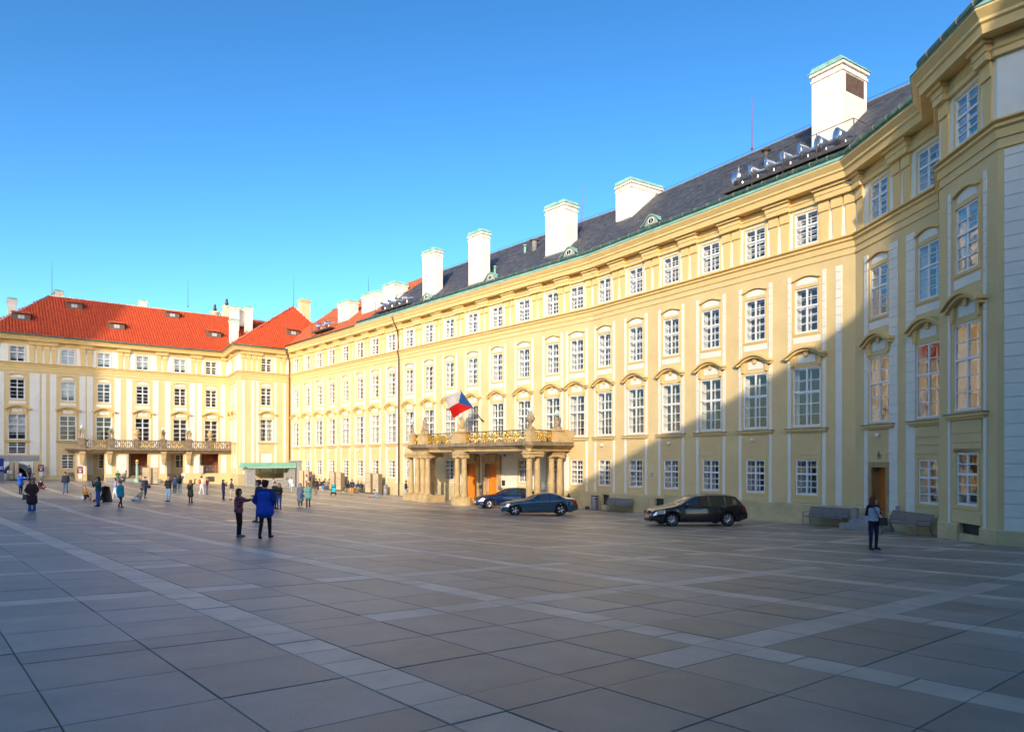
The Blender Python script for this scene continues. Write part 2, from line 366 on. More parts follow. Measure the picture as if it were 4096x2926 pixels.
# ------------------------------------------------------------------ windows
def win_grid(w, z0, z1, bar, mun, trans=0.0, inset=0.0):
    """bars of a two-leaf window: two lights above the transom, three below"""
    h = z1 - z0; x0, x1 = -w / 2 + inset, w / 2 - inset; z0 += inset; z1 -= inset
    zt = z0 + 0.585 * (z1 - z0); lo = (zt - 0.05 - z0 - bar); up = (z1 - bar - zt - 0.05)
    xs = [x0, x0 + bar, -bar * 0.55, bar * 0.55, x1 - bar, x1]
    zs = [z0, z0 + bar]
    for k in (1, 2): zc = z0 + bar + lo * k / 3; zs += [zc - mun / 2, zc + mun / 2]
    zs += [zt - 0.05, zt + 0.05]; zc = zt + 0.05 + up / 2; zs += [zc - mun / 2, zc + mun / 2, z1 - bar, z1]
    cells = [(xs[i], xs[i + 1], zs[j], zs[j + 1]) for i in (1, 3) for j in (1, 3, 5, 7, 9)]
    def fill(i, j): return None if i in (1, 3) and j in (1, 3, 5, 7, 9) else 0
    return xs, zs, fill, cells
WCACHE = {}
def window_meshes(w, z0, z1, back, rnd):
    key = (round(w, 3), round(z0, 3), round(z1, 3), back, rnd)
    if key in WCACHE: return WCACHE[key]
    xs, zs, fill, cells = win_grid(w, z0, z1, 0.085, 0.035)
    fr = plate(xs, zs, fill, 0.02, 0.09)
    fr.box(-w / 2 + 0.03, w / 2 - 0.03, 0.0, 0.02, (z0 + 0.585 * (z1 - z0)) - 0.045, (z0 + 0.585 * (z1 - z0)) + 0.01)
    if rnd:                                                # rounded upper corners
        for sg in (-1, 1):
            r = 0.24; c = [(sg * (w / 2), z1), (sg * (w / 2 - r), z1)]
            arc = [(sg * (w / 2 - r + r * math.sin(a)), z1 - r + r * math.cos(a)) for a in np.linspace(0, math.pi / 2, 6)][1:]
            poly = c + arc
            if sg > 0: poly = poly[::-1]
            poly = poly if sg < 0 else poly
            area = sum(poly[i][0] * poly[(i + 1) % len(poly)][1] - poly[(i + 1) % len(poly)][0] * poly[i][1] for i in range(len(poly)))
            fr.prism_xz(poly if area > 0 else poly[::-1], -0.004, 0.06, 1)
    frm = fr.mesh('window', [WHITE, YEL2])
    xs2, zs2, fill2, _ = win_grid(w, z0, z1, 0.075, 0.03, inset=0.05)
    sash = plate(xs2, zs2, fill2, 0.36, 0.40).mesh('sash', WHITE)
    ln = MB(); a, b = w / 2, 0.40                             # white reveal between the two layers, then the room
    ln.box(-a, -a + 0.02, 0.09, b, z0, z1); ln.box(a - 0.02, a, 0.09, b, z0, z1); ln.box(-a + 0.02, a - 0.02, 0.09, b, z0, z0 + 0.02); ln.box(-a + 0.02, a - 0.02, 0.09, b, z1 - 0.02, z1)
    lin = ln.mesh('lining', [LINING])
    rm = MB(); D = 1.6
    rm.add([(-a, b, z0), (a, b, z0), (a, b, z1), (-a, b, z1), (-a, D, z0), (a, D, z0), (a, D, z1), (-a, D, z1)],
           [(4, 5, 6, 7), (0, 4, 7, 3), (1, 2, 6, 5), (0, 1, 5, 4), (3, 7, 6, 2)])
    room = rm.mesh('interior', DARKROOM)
    gl = MB()
    for c in cells: gl.add([(c[0], 0.055, c[2]), (c[1], 0.055, c[2]), (c[1], 0.055, c[3]), (c[0], 0.055, c[3])], [(0, 1, 2, 3)])
    glz = gl.mesh('glazing', GLASS)
    panes = [MB().add([(c[0], 0.055, c[2]), (c[1], 0.055, c[2]), (c[1], 0.055, c[3]), (c[0], 0.055, c[3])], [(0, 1, 2, 3)]).mesh('pane', GLASS) for c in cells]
    cu = MB()
    if back == 'curtain':
        for sg in (-1, 1):
            n = 14; x0_, x1_ = (-a + 0.06, -a * 0.30) if sg < 0 else (a * 0.30, a - 0.06); vs = []; fs = []
            for i in range(n):
                x = x0_ + (x1_ - x0_) * i / (n - 1); y = 0.50 + 0.03 * math.sin(i * 1.9)
                vs += [(x, y, z0 + 0.03), (x, y, z1 - 0.03)]
                if i: fs.append((2 * i - 2, 2 * i, 2 * i + 1, 2 * i - 1))
            cu.add(vs, fs)
    elif back in ('blind', 'halfblind'):
        zb = z0 + 0.04 if back == 'blind' else z0 + (z1 - z0) * 0.28
        cu.box(-a + 0.05, a - 0.05, 0.43, 0.45, zb, z1 - 0.03)
    elif back == 'bars':
        for k in range(5): x = -a + 0.18 + k * (w - 0.36) / 4; cu.box(x - 0.012, x + 0.012, 0.43, 0.455, z0 + 0.02, z1 - 0.02)
        cu.box(-a + 0.02, a - 0.02, 0.458, 0.475, z0 + 0.5, z0 + 0.53); cu.box(-a + 0.02, a - 0.02, 0.458, 0.475, z1 - 0.7, z1 - 0.67)
    cur = cu.mesh('curtain', {'curtain': CURTAIN, 'bars': STEEL}.get(back, BLIND)) if cu.v else None
    WCACHE[key] = (frm, sash, lin, room, glz, panes, cur, back); return WCACHE[key]
PANES = {}
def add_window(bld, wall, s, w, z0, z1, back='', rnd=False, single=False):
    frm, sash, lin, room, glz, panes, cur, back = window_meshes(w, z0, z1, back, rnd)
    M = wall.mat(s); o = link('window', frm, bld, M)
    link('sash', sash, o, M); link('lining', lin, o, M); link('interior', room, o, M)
    if cur: link({'curtain': 'curtain', 'bars': 'window_bars'}.get(back, 'blind'), cur, o, M)
    if single and PANES.get(bld.name, 0) + 10 <= 300:
        PANES[bld.name] = PANES.get(bld.name, 0) + 10
        for p in panes: link('pane', p, o, M)
    else:
        g = link('glazing', glz, o, M); g['kind'] = 'stuff'
    return o
SHARE = {}
def shared(key, fn):
    if key not in SHARE: SHARE[key] = fn()
    return SHARE[key]
def notched(w, z0, z1, step, y=0.03, groove=0.012, gh=0.022, first=None, bevel=0.0):
    """a cream strip of one piece whose front is cut by horizontal joints"""
    prof = [(0.0, z0), (-y, z0)]; z = z0 + (first or step)
    while z < z1 - 0.12:
        prof += [(-y, z - gh / 2), (-groove * 0.4, z - gh / 2), (-groove * 0.4, z + gh / 2), (-y, z + gh / 2)]; z += step
    prof += [(-y, z1), (0.0, z1)]
    n = len(prof); mb = MB(); vs = [(-w / 2, a, b) for a, b in prof] + [(w / 2, a, b) for a, b in prof]
    fs = [(i, i + n, (i + 1) % n + n, (i + 1) % n) for i in range(n)]
    mb.add(vs, fs); 
    # side caps, strip by strip
    for side in (0, n):
        i = 1
        mb.f.append(tuple([side + k for k in (range(n) if side == 0 else range(n - 1, -1, -1))])); mb.m.append(0)
    return mb
def arc_band(half, zc, rise, t, y0, y1, flat=0.16, seg=16, mb=None, mi=0):
    """an eyebrow-shaped hood: flat tips, raised middle"""
    mb = mb or MB(); vs = []; fs = []
    for i in range(seg + 1):
        x = -half + 2 * half * i / seg; q = abs(x) / (half * (1 - flat)); z = zc + (rise * (1 - q * q) if q < 1 else 0.02 * (q - 1))
        vs += [(x, y0, z - t), (x, y0, z), (x, y1, z), (x, y1, z - t)]
        if i:
            a = 4 * (i - 1); b = 4 * i
            fs += [(a, b, b + 1, a + 1), (a + 1, b + 1, b + 2, a + 2), (a + 2, b + 2, b + 3, a + 3), (a + 3, b + 3, b, a)]
    fs += [(0, 1, 2, 3), (4 * seg + 3, 4 * seg + 2, 4 * seg + 1, 4 * seg)]
    return mb.add(vs, fs, mi)
def ring_frame(w, z0, z1, b, y0, y1, mb=None):
    return plate([-w / 2 - b, -w / 2, w / 2, w / 2 + b], [z0 - b, z0, z1, z1 + b], lambda i, j: None if (i == 1 and j == 1) else 0, y0, y1, mb)
def lunette(half, z0, z1, y0):
    pts = [(-half, z0), (half, z0)] + [(x, z0 + (z1 - z0) * (0.55 + 0.45 * math.cos(x / half * math.pi / 2))) for x in np.linspace(half * 0.94, -half * 0.94, 9)]
    return MB().prism_xz(pts, y0, 0.0)

# ------------------------------------------------------------------ one bay of the facades
HR = dict(top=(1.36, 12.74, 14.45), sec=(1.36, 8.21, 10.53), pn=(1.60, 3.35, 6.42), gf=(1.28, -0.20, 1.66), plinth=-0.66)
HLf = dict(top=(1.45, 12.68, 14.42), sec=(1.45, 8.46, 10.74), pn=(1.70, 3.92, 6.80), gf=(1.30, 0.60, 2.34), plinth=-0.10)
def bay(bld, wall, s, H, strips=((-1.0, 0.2), (1.0, 0.2)), rows='tspg', single=False, backs=None, strip_z0=None, gshift=0.0, ped=1.2, noband=False):
    M = wall.mat(s); k = 'R' if H is HR else 'L'
    bk = backs or {}
    def P(name, key, fn, m):
        me = shared((k, key), lambda: fn().mesh(name, m)); return link(name, me, bld, M)
    t, se, pn, gf = H['top'], H['sec'], H['pn'], H['gf']
    if 't' in rows:
        add_window(bld, wall, s, *t, back=bk.get('t', ''), single=single)
        P('window_surround', 'ts', lambda: ring_frame(t[0], t[1], t[2], 0.10, -0.025, 0.0), YEL2)
    if 's' in rows:
        add_window(bld, wall, s, *se, back=bk.get('s', ''), single=single)
        P('window_surround', 'ss', lambda: ring_frame(se[0], se[1], se[2], 0.11, -0.03, 0.0), YEL2)
        P('lunette_panel', 'lu', lambda: lunette(0.60, se[2] + 0.17, se[2] + 0.52, -0.015), CREAM)
        P('window_hood', 'ho', lambda: arc_band(0.80, se[2] + 0.50, 0.15, 0.07, -0.12, 0.0), YEL2)
        P('apron_panel', 'ap', lambda: MB().box(-0.78, 0.78, -0.015, 0, se[1] - 0.52, se[1] - 0.20), CREAM)
    if 'p' in rows:
        add_window(bld, wall, s, *pn, back=bk.get('p', ''), rnd=True, single=single)
        z = pn[2]
        def pedm():
            mb = arc_band(ped, z + 0.68, 0.40, 0.12, -0.36, 0.0); arc_band(ped - 0.07, z + 0.56, 0.40, 0.12, -0.24, 0.0, mb=mb); return mb
        P('pediment', ('pe', ped), pedm, YEL2)
        P('tablet', 'tb', lambda: MB().box(-0.50, 0.50, -0.015, 0, z + 0.24, z + 0.62), CREAM)
        P('keystone', 'ks', lambda: MB().frus(-0.09, 0.09, -0.14, 0.14, -0.10, 0, z + 0.55, z + 0.84), YEL2)
        for sg in (-1, 1):
            me = shared((k, 'co', sg), lambda: MB().frus(sg * 0.78 - 0.08, sg * 0.78 + 0.08, sg * 0.78 - 0.12, sg * 0.78 + 0.12, -0.12, 0, z + 0.08, z + 0.66).mesh('console', YEL2)); link('console', me, bld, M)
        P('window_surround', 'ps', lambda: ring_frame(pn[0], pn[1], pn[2], 0.08, -0.02, 0.0), YEL2)
        def sill():
            mb = MB().box(-1.22, 1.22, -0.20, 0, pn[1] - 0.13, pn[1] - 0.09, 1); mb.box(-1.20, 1.20, -0.17, 0, pn[1] - 0.23, pn[1] - 0.13, 0); mb.box(-1.14, 1.14, -0.09, 0, pn[1] - 0.32, pn[1] - 0.23, 0); return mb
        P('sill', 'si', sill, [YEL2, LEAD])
        if not noband:
            P('band_panel', 'bp', lambda: notched(1.72, gf[2] + 0.22, pn[1] - 0.36, 0.33, 0.03, 0.012, 0.03), YEL)
    if 'g' in rows:
        gs = (gf[0], gf[1] + gshift, gf[2] + gshift)
        add_window(bld, wall, s, *gs, back=bk.get('g', 'bars'), single=single)
        P('window_surround', ('gs', gshift), lambda: ring_frame(gs[0], gs[1], gs[2], 0.13, -0.03, 0.0), YEL2)
        P('apron_panel', ('ga', gshift), lambda: MB().box(-0.82, 0.82, -0.028, 0, H['plinth'] + 0.06, gs[1] - 0.22), YEL)
    for so, w in strips:
        z0 = H['plinth'] if strip_z0 is None else strip_z0
        me = shared((k, 'strip', w, z0), lambda: notched(w, z0, se[2] + 0.72, 0.43, 0.035).mesh('quoin_strip', CREAM))
        link('quoin_strip', me, bld, wall.mat(s + so))
def pilasters(bld, wall, s, n=2, H=HR):
    lz = (lambda z: z if z < 14.66 else 14.66 + (z - 14.66) * 0.70) if bld.get('low') else (lambda z: z)
    def one():
        mb = MB().frus(-0.21, 0.21, -0.27, 0.27, -0.06, 0, 12.66, 14.16); mb.frus(-0.28, 0.28, -0.30, 0.30, -0.13, 0, 14.16, 14.66); return mb
    me = shared('pilaster', lambda: one().mesh('pilaster', YEL2))
    for k in range(n): link('pilaster', me, bld, wall.mat(s + (k - (n - 1) / 2) * 0.70))
    w = 0.70 * n
    def blk():
        mb = MB().box(-w / 2, w / 2, -0.30, 0, lz(14.67), lz(14.93)); mb.box(-w / 2 - 0.03, w / 2 + 0.03, -0.34, 0, lz(14.93), lz(15.16)); mb.box(-w / 2 - 0.10, w / 2 + 0.10, -0.46, 0, lz(15.16), lz(15.30)); return mb
    link('entablature_block', shared(('blk', n, bool(bld.get('low'))), lambda: blk().mesh('entablature_block', YEL2)), bld, wall.mat(s))

STR = dict(   # profiles carried round each building
    ledge=[(0, 12.02), (0.05, 12.02), (0.07, 12.30), (0.16, 12.36), (0.16, 12.44), (0.05, 12.50), (0.05, 12.52), (0.20, 12.56), (0.20, 12.62), (0, 12.66)],
    lowmould=[(0, 11.66), (0.05, 11.68), (0.05, 11.76), (0, 11.78)],
    archi=[(0, 14.66), (0.14, 14.68), (0.14, 14.86), (0.20, 14.92), (0.10, 14.96), (0.10, 15.29), (0, 15.29)],
    corona=[(0, 15.30), (0.62, 15.30), (0.62, 15.34), (0.66, 15.58), (0.74, 15.64), (0.74, 15.74), (0.92, 15.98), (0.92, 16.04), (0, 16.04)],
    flash=[(0.94, 16.05), (0.96, 16.07), (0.50, 16.44), (0.46, 16.38)],
)
def low(prof): return [(o, z if z < 14.66 else 14.66 + (z - 14.66) * 0.70) for o, z in prof]
def tubepath(path, off, z, r):
    pts = []
    n = len(path)
    for i, p in enumerate(path):
        us = []
        if i > 0: us.append((p - path[i - 1]).normalized())
        if i < n - 1: us.append((path[i + 1] - p).normalized())
        ns = [Vector((u.y, -u.x)) for u in us]; b = ns[0] if len(ns) == 1 else (ns[0] + ns[1]) / (1 + ns[0].dot(ns[1]))
        q = p + b * off; pts.append((q.x, q.y, z))
    return pts
# ------------------------------------------------------------------ the long palace wing on the right
palace = thing('palace_wing', 'long yellow palace wing with cream trim and dark slate roof on the right', 'building', (pAB.x, pAB.y, gzf(pAB.x, pAB.y)))
PATH_R = [pCo, pAB, pBC, pCe, pD0, pD1, pEx]
A_S = [WA.s_of(px - 4.5 * (3400 - px) / 2200) for px in (1188.4, 1233.3, 1280.9, 1332, 1386.6, 1443.8, 1505.5, 1570.8, 1641.3, 1719.7, 1802.4, 1894, 1992.8, 2098.5, 2213, 2309.9)]
B_S = [WB.s_of(px - 4.5 * (3400 - px) / 2200) for px in (2420, 2545, 2686, 2844, 3022, 3226.8)]
C_S = [WC.s_of(3517), 5.35]
D_S = [WD.s_of(3868)]
DOOR_A = (38.3, 41.15)
def holes_for(ss, H, rows='tspg', gshift=0.0):
    out = []
    for s in ss:
        for r, k in (('t', 'top'), ('s', 'sec'), ('p', 'pn'), ('g', 'gf')):
            if r in rows:
                w, z0, z1 = H[k]; g = gshift if r == 'g' else 0
                out.append((s - w / 2, s + w / 2, z0 + g, z1 + g))
    return out
def std_mat(x, z): return 1 if 12.66 < z < 14.66 else (2 if z < -0.66 else 0)
ZC = (12.66, 14.66, -0.66)
hA = [h for h in holes_for(A_S, HR) if not (h[3] < 2.2 and any(abs((h[0] + h[1]) / 2 - d) < 1.2 for d in DOOR_A))]
hA += [(d - 0.78, d + 0.78, -2.4, 1.30) for d in DOOR_A]
def matA(x, z): return 1 if (DOOR_A[0] - 3.3 < x < DOOR_A[1] + 9.2 and -1.1 < z < 2.25) else std_mat(x, z)
part('wall', wall_mesh(WA.L, -2.6, 16.1, hA, matA, ZC + (2.25, -1.1), (DOOR_A[0] - 3.3, DOOR_A[1] + 9.2)), [YEL, CREAM, SOCLE], palace, WA.M)
VB = [(WB.s_of(2437) - 0.75, WB.s_of(2437), -1.55, -0.82), (WB.s_of(2665) - 1.0, WB.s_of(2665) - 0.2, -1.35, -0.85)]
part('wall', wall_mesh(WB.L, -2.6, 16.1, holes_for(B_S, HR) + VB, std_mat, ZC), [YEL, CREAM, SOCLE], palace, WB.M)
DOOR_C = C_S[0]
hC = holes_for(C_S[:1], HR, 'tsp') + holes_for(C_S[1:], HR) + [(DOOR_C - 0.56, DOOR_C + 0.56, -0.98, 1.28)]
part('wall', wall_mesh(WC.L, -2.6, 16.1, hC, std_mat, ZC), [YEL, CREAM, SOCLE], palace, WC.M)
part('wall', wall_mesh(WR.L, -2.6, 16.1, [], std_mat, ZC), [YEL, CREAM, SOCLE], palace, WR.M)
VD = (WD.s_of(3837), WD.s_of(3921), -0.97, -0.52)
part('wall', wall_mesh(WD.L, -2.6, 16.1, holes_for(D_S, HR, gshift=0.22) + [VD], std_mat, ZC), [YEL, CREAM, SOCLE], palace, WD.M)
part('wall', wall_mesh(WE.L, -2.6, 16.1, [], std_mat, ZC), [YEL, CREAM, SOCLE], palace, WE.M)
for w, (a, b, c, d) in ((WB, VB[0]), (WB, VB[1]), (WD, VD)):
    part('cellar_vent', MB().box(a, b, 0.18, 0.22, c, d), BLACK, palace, w.M)
    g = part('vent_grille', plate(list(np.linspace(a, b, 2)), list(np.linspace(c, d, 2)), lambda i, j: 0, 0.14, 0.16), mat('vent_mesh', (0.03, 0.03, 0.03), 0.6), palace, w.M)
rr = random.Random(3)
for i, s in enumerate(A_S):
    isd = i in (11, 12); inp = DOOR_A[0] - 3.3 < s < DOOR_A[1] + 9.2
    bay(palace, WA, s, HR, rows='tsp' if isd else 'tspg', strips=((-1.0, 0.2), (1.0, 0.2)), strip_z0=2.4 if inp else None, noband=inp, backs={'s': rr.choice(('', 'curtain', '')), 'p': rr.choice(('', 'curtain')), 't': ''})
for i, s in enumerate(B_S):
    bay(palace, WB, s, HR, single=True, backs={'g': 'curtain' if i > 1 else 'bars', 't': 'curtain' if i == 5 else ''})
bay(palace, WC, C_S[0], HR, rows='tsp', strips=((-1.02, 0.3), (1.08, 0.62)), single=True)
bay(palace, WC, C_S[1], HR, strips=((-1.12, 0.6),), single=True)
bay(palace, WD, D_S[0], HR, strips=((-1.06, 0.16), (1.06, 0.16)), single=True, gshift=0.22, backs={'g': ''})
# the strip left of the diagonal wall and the corner strips
for w, s, wd in ((WB, WB.L - 0.85, 0.34), (WE, 1.05, 1.7), (WE, 4.4, 3.6)):
    z1 = 11.25 if w is not WE else 11.6
    me = notched(wd, -0.66, z1, 0.43, 0.035).mesh('quoin_strip', CREAM); link('quoin_strip', me, palace, w.mat(s))
for ss, w in ((A_S, WA), (B_S, WB)):
    for a, b in zip(ss[:-1], ss[1:]): pilasters(palace, w, (a + b) / 2)
pilasters(palace, WA, A_S[0] - 1.55, 2); pilasters(palace, WA, WA.L - 0.36, 1); pilasters(palace, WB, 0.36, 1)
pilasters(palace, WB, B_S[5] + 1.72, 3); pilasters(palace, WC, 0.48, 1); pilasters(palace, WC, 3.65, 2); pilasters(palace, WD, 0.45, 1); pilasters(palace, WD, WD.L - 0.45, 1)
part('string_course', sweep(PATH_R, STR['ledge']), YEL2, palace, Matrix()); part('string_moulding', sweep(PATH_R, STR['lowmould']), YEL2, palace, Matrix())
part('architrave', sweep(PATH_R, STR['archi']), YEL2, palace, Matrix()); part('cornice', sweep(PATH_R, STR['corona']), YEL2, palace, Matrix())
part('plinth', sweep([pCo + WA.u * 2.2, WA.p0 + WA.u * (DOOR_A[0] - 1.0)], [(0, -2.7), (0.06, -2.7), (0.06, -0.70), (0, -0.64)]), SOCLE, palace, Matrix())
part('plinth', sweep([WA.p0 + WA.u * (DOOR_A[1] + 1.0), pAB, WB.p0 + WB.u * (VB[0][0] - 0.04)], [(0, -2.7), (0.06, -2.7), (0.06, -0.70), (0, -0.64)]), SOCLE, palace, Matrix())
part('plinth', sweep([WB.p0 + WB.u * (VB[0][1] + 0.04), WB.p0 + WB.u * (VB[1][0] - 0.04)], [(0, -2.7), (0.06, -2.7), (0.06, -0.70), (0, -0.64)]), SOCLE, palace, Matrix())
part('plinth', sweep([WB.p0 + WB.u * (VB[1][1] + 0.04), pBC, WC.p0 + WC.u * (DOOR_C - 0.78)], [(0, -2.7), (0.06, -2.7), (0.06, -0.70), (0, -0.64)]), SOCLE, palace, Matrix())
part('plinth', sweep([WC.p0 + WC.u * (DOOR_C + 0.78), pCe, pD0, WD.p0 + WD.u * (VD[0] - 0.03)], [(0, -2.7), (0.06, -2.7), (0.06, -0.70), (0, -0.64)]), SOCLE, palace, Matrix())
part('plinth', sweep([WD.p0 + WD.u * (VD[1] + 0.03), pD1, pEx], [(0, -2.7), (0.06, -2.7), (0.06, -0.70), (0, -0.64)]), SOCLE, palace, Matrix())
# door, frame and steps in the diagonal wall
part('door_frame', plate([DOOR_C - 0.80, DOOR_C - 0.56, DOOR_C + 0.56, DOOR_C + 0.80], [-0.98, 1.28, 1.52], lambda i, j: None if (i == 1 and j == 0) else 0, -0.05, 0.30), mat('door_stone', (0.42, 0.27, 0.13), 0.8, var=0.2, scale=2), palace, WC.M)
dl = part('door', MB().box(DOOR_C - 0.56, DOOR_C + 0.10, 0.30, 0.36, -0.98, 1.28).box(DOOR_C + 0.11, DOOR_C + 0.56, 0.28, 0.34, -0.98, 1.28), ODOOR, palace, WC.M)
part('handle', MB().tube([(DOOR_C + 0.16, 0.27, 0.05), (DOOR_C + 0.16, 0.20, 0.05), (DOOR_C + 0.30, 0.20, 0.05)], 0.014), STEEL, dl, WC.M)
gC = gzf(*WC.at(DOOR_C, 0.5).xy)
for k in range(3):
    part('step', MB().box(DOOR_C - 0.95 - 0.22 * k, DOOR_C + 0.95 + 0.1 * k, -0.45 - 0.34 * k, -0.07, gC - 0.2, -0.99 - (k) * (-0.99 - gC) / 3), GRANITE, palace, WC.M)
# doors under the portico
for k, d in enumerate(DOOR_A):
    part('door_frame', plate([d - 1.2, d - 0.78, d + 0.78, d + 1.2], [-2.3, 1.30, 1.95], lambda i, j: None if (i == 1 and j == 0) else 0, -0.16, 0.30), STONE, palace, WA.M)
    part('door_hood', MB().box(d - 0.75, d + 0.75, -0.26, -0.16, 1.55, 2.10), STONE, palace, WA.M)
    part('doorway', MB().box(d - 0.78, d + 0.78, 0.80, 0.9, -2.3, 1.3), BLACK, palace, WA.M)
    R = Matrix.Translation((d - 0.74, 0.22, 0)) @ Matrix.Rotation(rad(12 if k == 0 else 8), 4, 'Z')
    dd = part('door', MB().box(0, 1.46, 0, 0.06, -2.2, 1.28).box(0.12, 0.66, -0.025, 0, -1.7, -0.2).box(0.8, 1.34, -0.025, 0, -1.7, -0.2).box(0.12, 0.66, -0.025, 0, 0, 1.1).box(0.8, 1.34, -0.025, 0, 0, 1.1), mat('bright_orange_door', (0.80, 0.23, 0.015), 0.45, var=0.25, scale=3, stretch=(6, 6, 0.5)), palace, WA.M @ R)
# rain pipe, dome cameras, small wall plates
sp = WA.s_of(1599)
part('rain_pipe', MB().tube([WA.at(sp, 0.92, 15.9), WA.at(sp, 0.62, 15.2), WA.at(sp, 0.26, 14.6), WA.at(sp, 0.16, 12.9), WA.at(sp, 0.28, 12.5), WA.at(sp, 0.12, 11.9), WA.at(sp, 0.12, -1.88)], 0.075, 8), PIPE, palace, Matrix(), True)
for px, py in ((1222, 1806), (1322, 1804), (1434, 1801), (1561, 1799), (2411, 1781), (2678, 1773)):
    w = WA if px < 2372 else WB; s = w.s_of(px); z = w.h_of(px, py)
    part('dome_camera', MB().lathe([(0.02, 0.10), (0.11, 0.09), (0.11, 0.0), (0.085, -0.05), (0.03, -0.09)], 10), WHITE, palace, w.mat(s, z, 0.10), True)
for w, px, py in ((WB, 3014, 1760), (WC, 3518, 1740)):
    part('dome_camera', MB().lathe([(0.02, 0.10), (0.11, 0.09), (0.11, 0.0), (0.085, -0.05), (0.03, -0.09)], 10), WHITE, palace, w.mat(w.s_of(px), w.h_of(px, py), 0.10), True)
part('wall_plaque', MB().box(-0.10, 0.10, -0.02, 0, -0.11, 0.11, 0).box(-0.08, 0.08, -0.024, -0.02, -0.09, 0.09, 1), [mat('plaque_red', (0.25, 0.05, 0.05)), mat('plaque_face', (0.55, 0.58, 0.66))], palace, WB.mat(WB.s_of(2606), WB.h_of(2606, 1897)))
part('wall_emblem', MB().box(-0.17, 0.17, -0.012, 0, -0.24, 0.24, 0).sphere((0, -0.02, 0), 0.11, mi=1, sc=(0.8, 0.25, 1.3)), [mat('emblem_ground', (0.42, 0.33, 0.18)), mat('emblem_dark', (0.16, 0.13, 0.08))], palace, WC.mat(WC.s_of(3517), WC.h_of(3517, 1815)))
part('wall_box', MB().box(-0.1, 0.1, -0.05, 0, -0.15, 0.15), mat('grey_box', (0.3, 0.32, 0.32)), palace, WC.mat(WC.s_of(3592), WC.h_of(3592, 2036)))

# ---------------------------------------------------------------- roof of the palace
RIDGE_R = (-6.0, 21.85); EAVE_R = (0.35, 16.36)
PATH_RR = [pCo, pAB, pBC, pCe + (pCe - pBC).normalized() * 6]
roofR = part('roof', sweep([pCo, pAB, pBC, pCe + WC.u * 4], [(EAVE_R[0], EAVE_R[1]), (RIDGE_R[0], RIDGE_R[1]), (-12.5, 16.4)]), LEAD, palace, Matrix())
part('roof', sweep([pCe + WR.u * 0.3, pD0, pD1, pEx], [(0.5, 16.40), (-4.5, 20.3), (-9.5, 16.4)]), LEAD, palace, Matrix())
class RoofPlane:
    def __init__(s, wall, e, r, p0=None):
        s.w = wall; s.e = e; s.r = r; s.len = math.hypot(r[0] - e[0], r[1] - e[1])
    def at(s, sv, t, lift=0.0):                  # t metres up the slope
        q = t / s.len; o = s.e[0] + (s.r[0] - s.e[0]) * q; z = s.e[1] + (s.r[1] - s.e[1]) * q
        nx = -(s.r[1] - s.e[1]) / s.len * -1; nz = -(s.r[0] - s.e[0]) / s.len
        return s.w.at(sv, o + (s.r[1] - s.e[1]) / s.len * lift, z + nz * lift)
    def hit(s, px, py):
        a, b, c = s.at(0, 0), s.at(5, 0), s.at(0, 3); n = (b - a).cross(c - a); d = Vector(((px - CX) / F_PX, 1, -(py - HY) / F_PX)); o = Vector((0, 0, CAMZ))
        return o + d * ((a - o).dot(n) / d.dot(n))
    def st(s, P): sv = (P.x - s.w.p0.x) * s.w.u.x + (P.y - s.w.p0.y) * s.w.u.y; off = (P.x - s.w.p0.x) * s.w.n.x + (P.y - s.w.p0.y) * s.w.n.y; return sv, (s.e[0] - off) / (s.e[0] - s.r[0]) * s.len
RA, RB = RoofPlane(WA, EAVE_R, RIDGE_R), RoofPlane(WB, EAVE_R, RIDGE_R); RC = RoofPlane(WC, EAVE_R, RIDGE_R)
# where slate meets the old tiles
sE = RA.st(RA.hit(1395, 1332))[0]; sT = WA.s_of(1735, RIDGE_R[0])
def slates(plane, test, mats, w=0.34, ex=0.24, out=None):
    L = []
    nr = int(plane.len / ex)
    for r in range(nr):
        for c in range(int(plane.w.L * 1.5 / w)):
            sv = (c + (0.5 if r % 2 else 0)) * w - 2; t = r * ex
            if test(sv, t): L.append((sv, t))
    return L
def slate_mesh(plane, sv, t, w, ex):
    j = random.uniform(-0.01, 0.01); h = 0.022 + random.uniform(0, 0.010); g = 0.006
    a = plane.at(sv + g, t + j, h); b = plane.at(sv + w - g, t + j, h); c = plane.at(sv + w - g, t + ex * 1.25, 0.008); d = plane.at(sv + g, t + ex * 1.25, 0.008)
    a2 = plane.at(sv + g, t + j, 0.0); b2 = plane.at(sv + w - g, t + j, 0.0)
    return [tuple(v) for v in (a, b, c, d, a2, b2)], [(0, 1, 2, 3), (4, 5, 1, 0), (4, 0, 3), (5, 2, 1)]
def miter(plane, left, right):
    def ok(sv, t):
        q = t / plane.len * (plane.e[0] - plane.r[0]) - plane.e[0]     # metres behind the wall line
        lo = left(q) if left else -1e9; hi = right(q) if right else 1e9
        return lo <= sv <= hi and 0 <= t < plane.len - 0.05
    return ok
def tanhalf(w1, w2): c = w1.u.dot(w2.u); sg = w1.u.x * w2.u.y - w1.u.y * w2.u.x; return math.tan(math.acos(min(1, c)) / 2) * (1 if sg > 0 else -1)
kAB, kBC = tanhalf(WA, WB), tanhalf(WB, WC)
jobs = []
fA = lambda sv, t: sE + (sT - sE) * t / RA.len
okA = miter(RA, None, lambda q: WA.L - kAB * q); okB = miter(RB, lambda q: kAB * q, lambda q: WB.L - kBC * q); okC = miter(RC, lambda q: kBC * q, lambda q: WC.L + 3.5)
SW, SX = 0.34, 0.24
allS = [(RA, sv, t) for sv, t in slates(RA, lambda a, b: okA(a, b) and a > fA(a, b), None, SW, SX)] + [(RB, sv, t) for sv, t in slates(RB, okB, None, SW, SX)] + [(RC, sv, t) for sv, t in slates(RC, okC, None, SW, SX)]
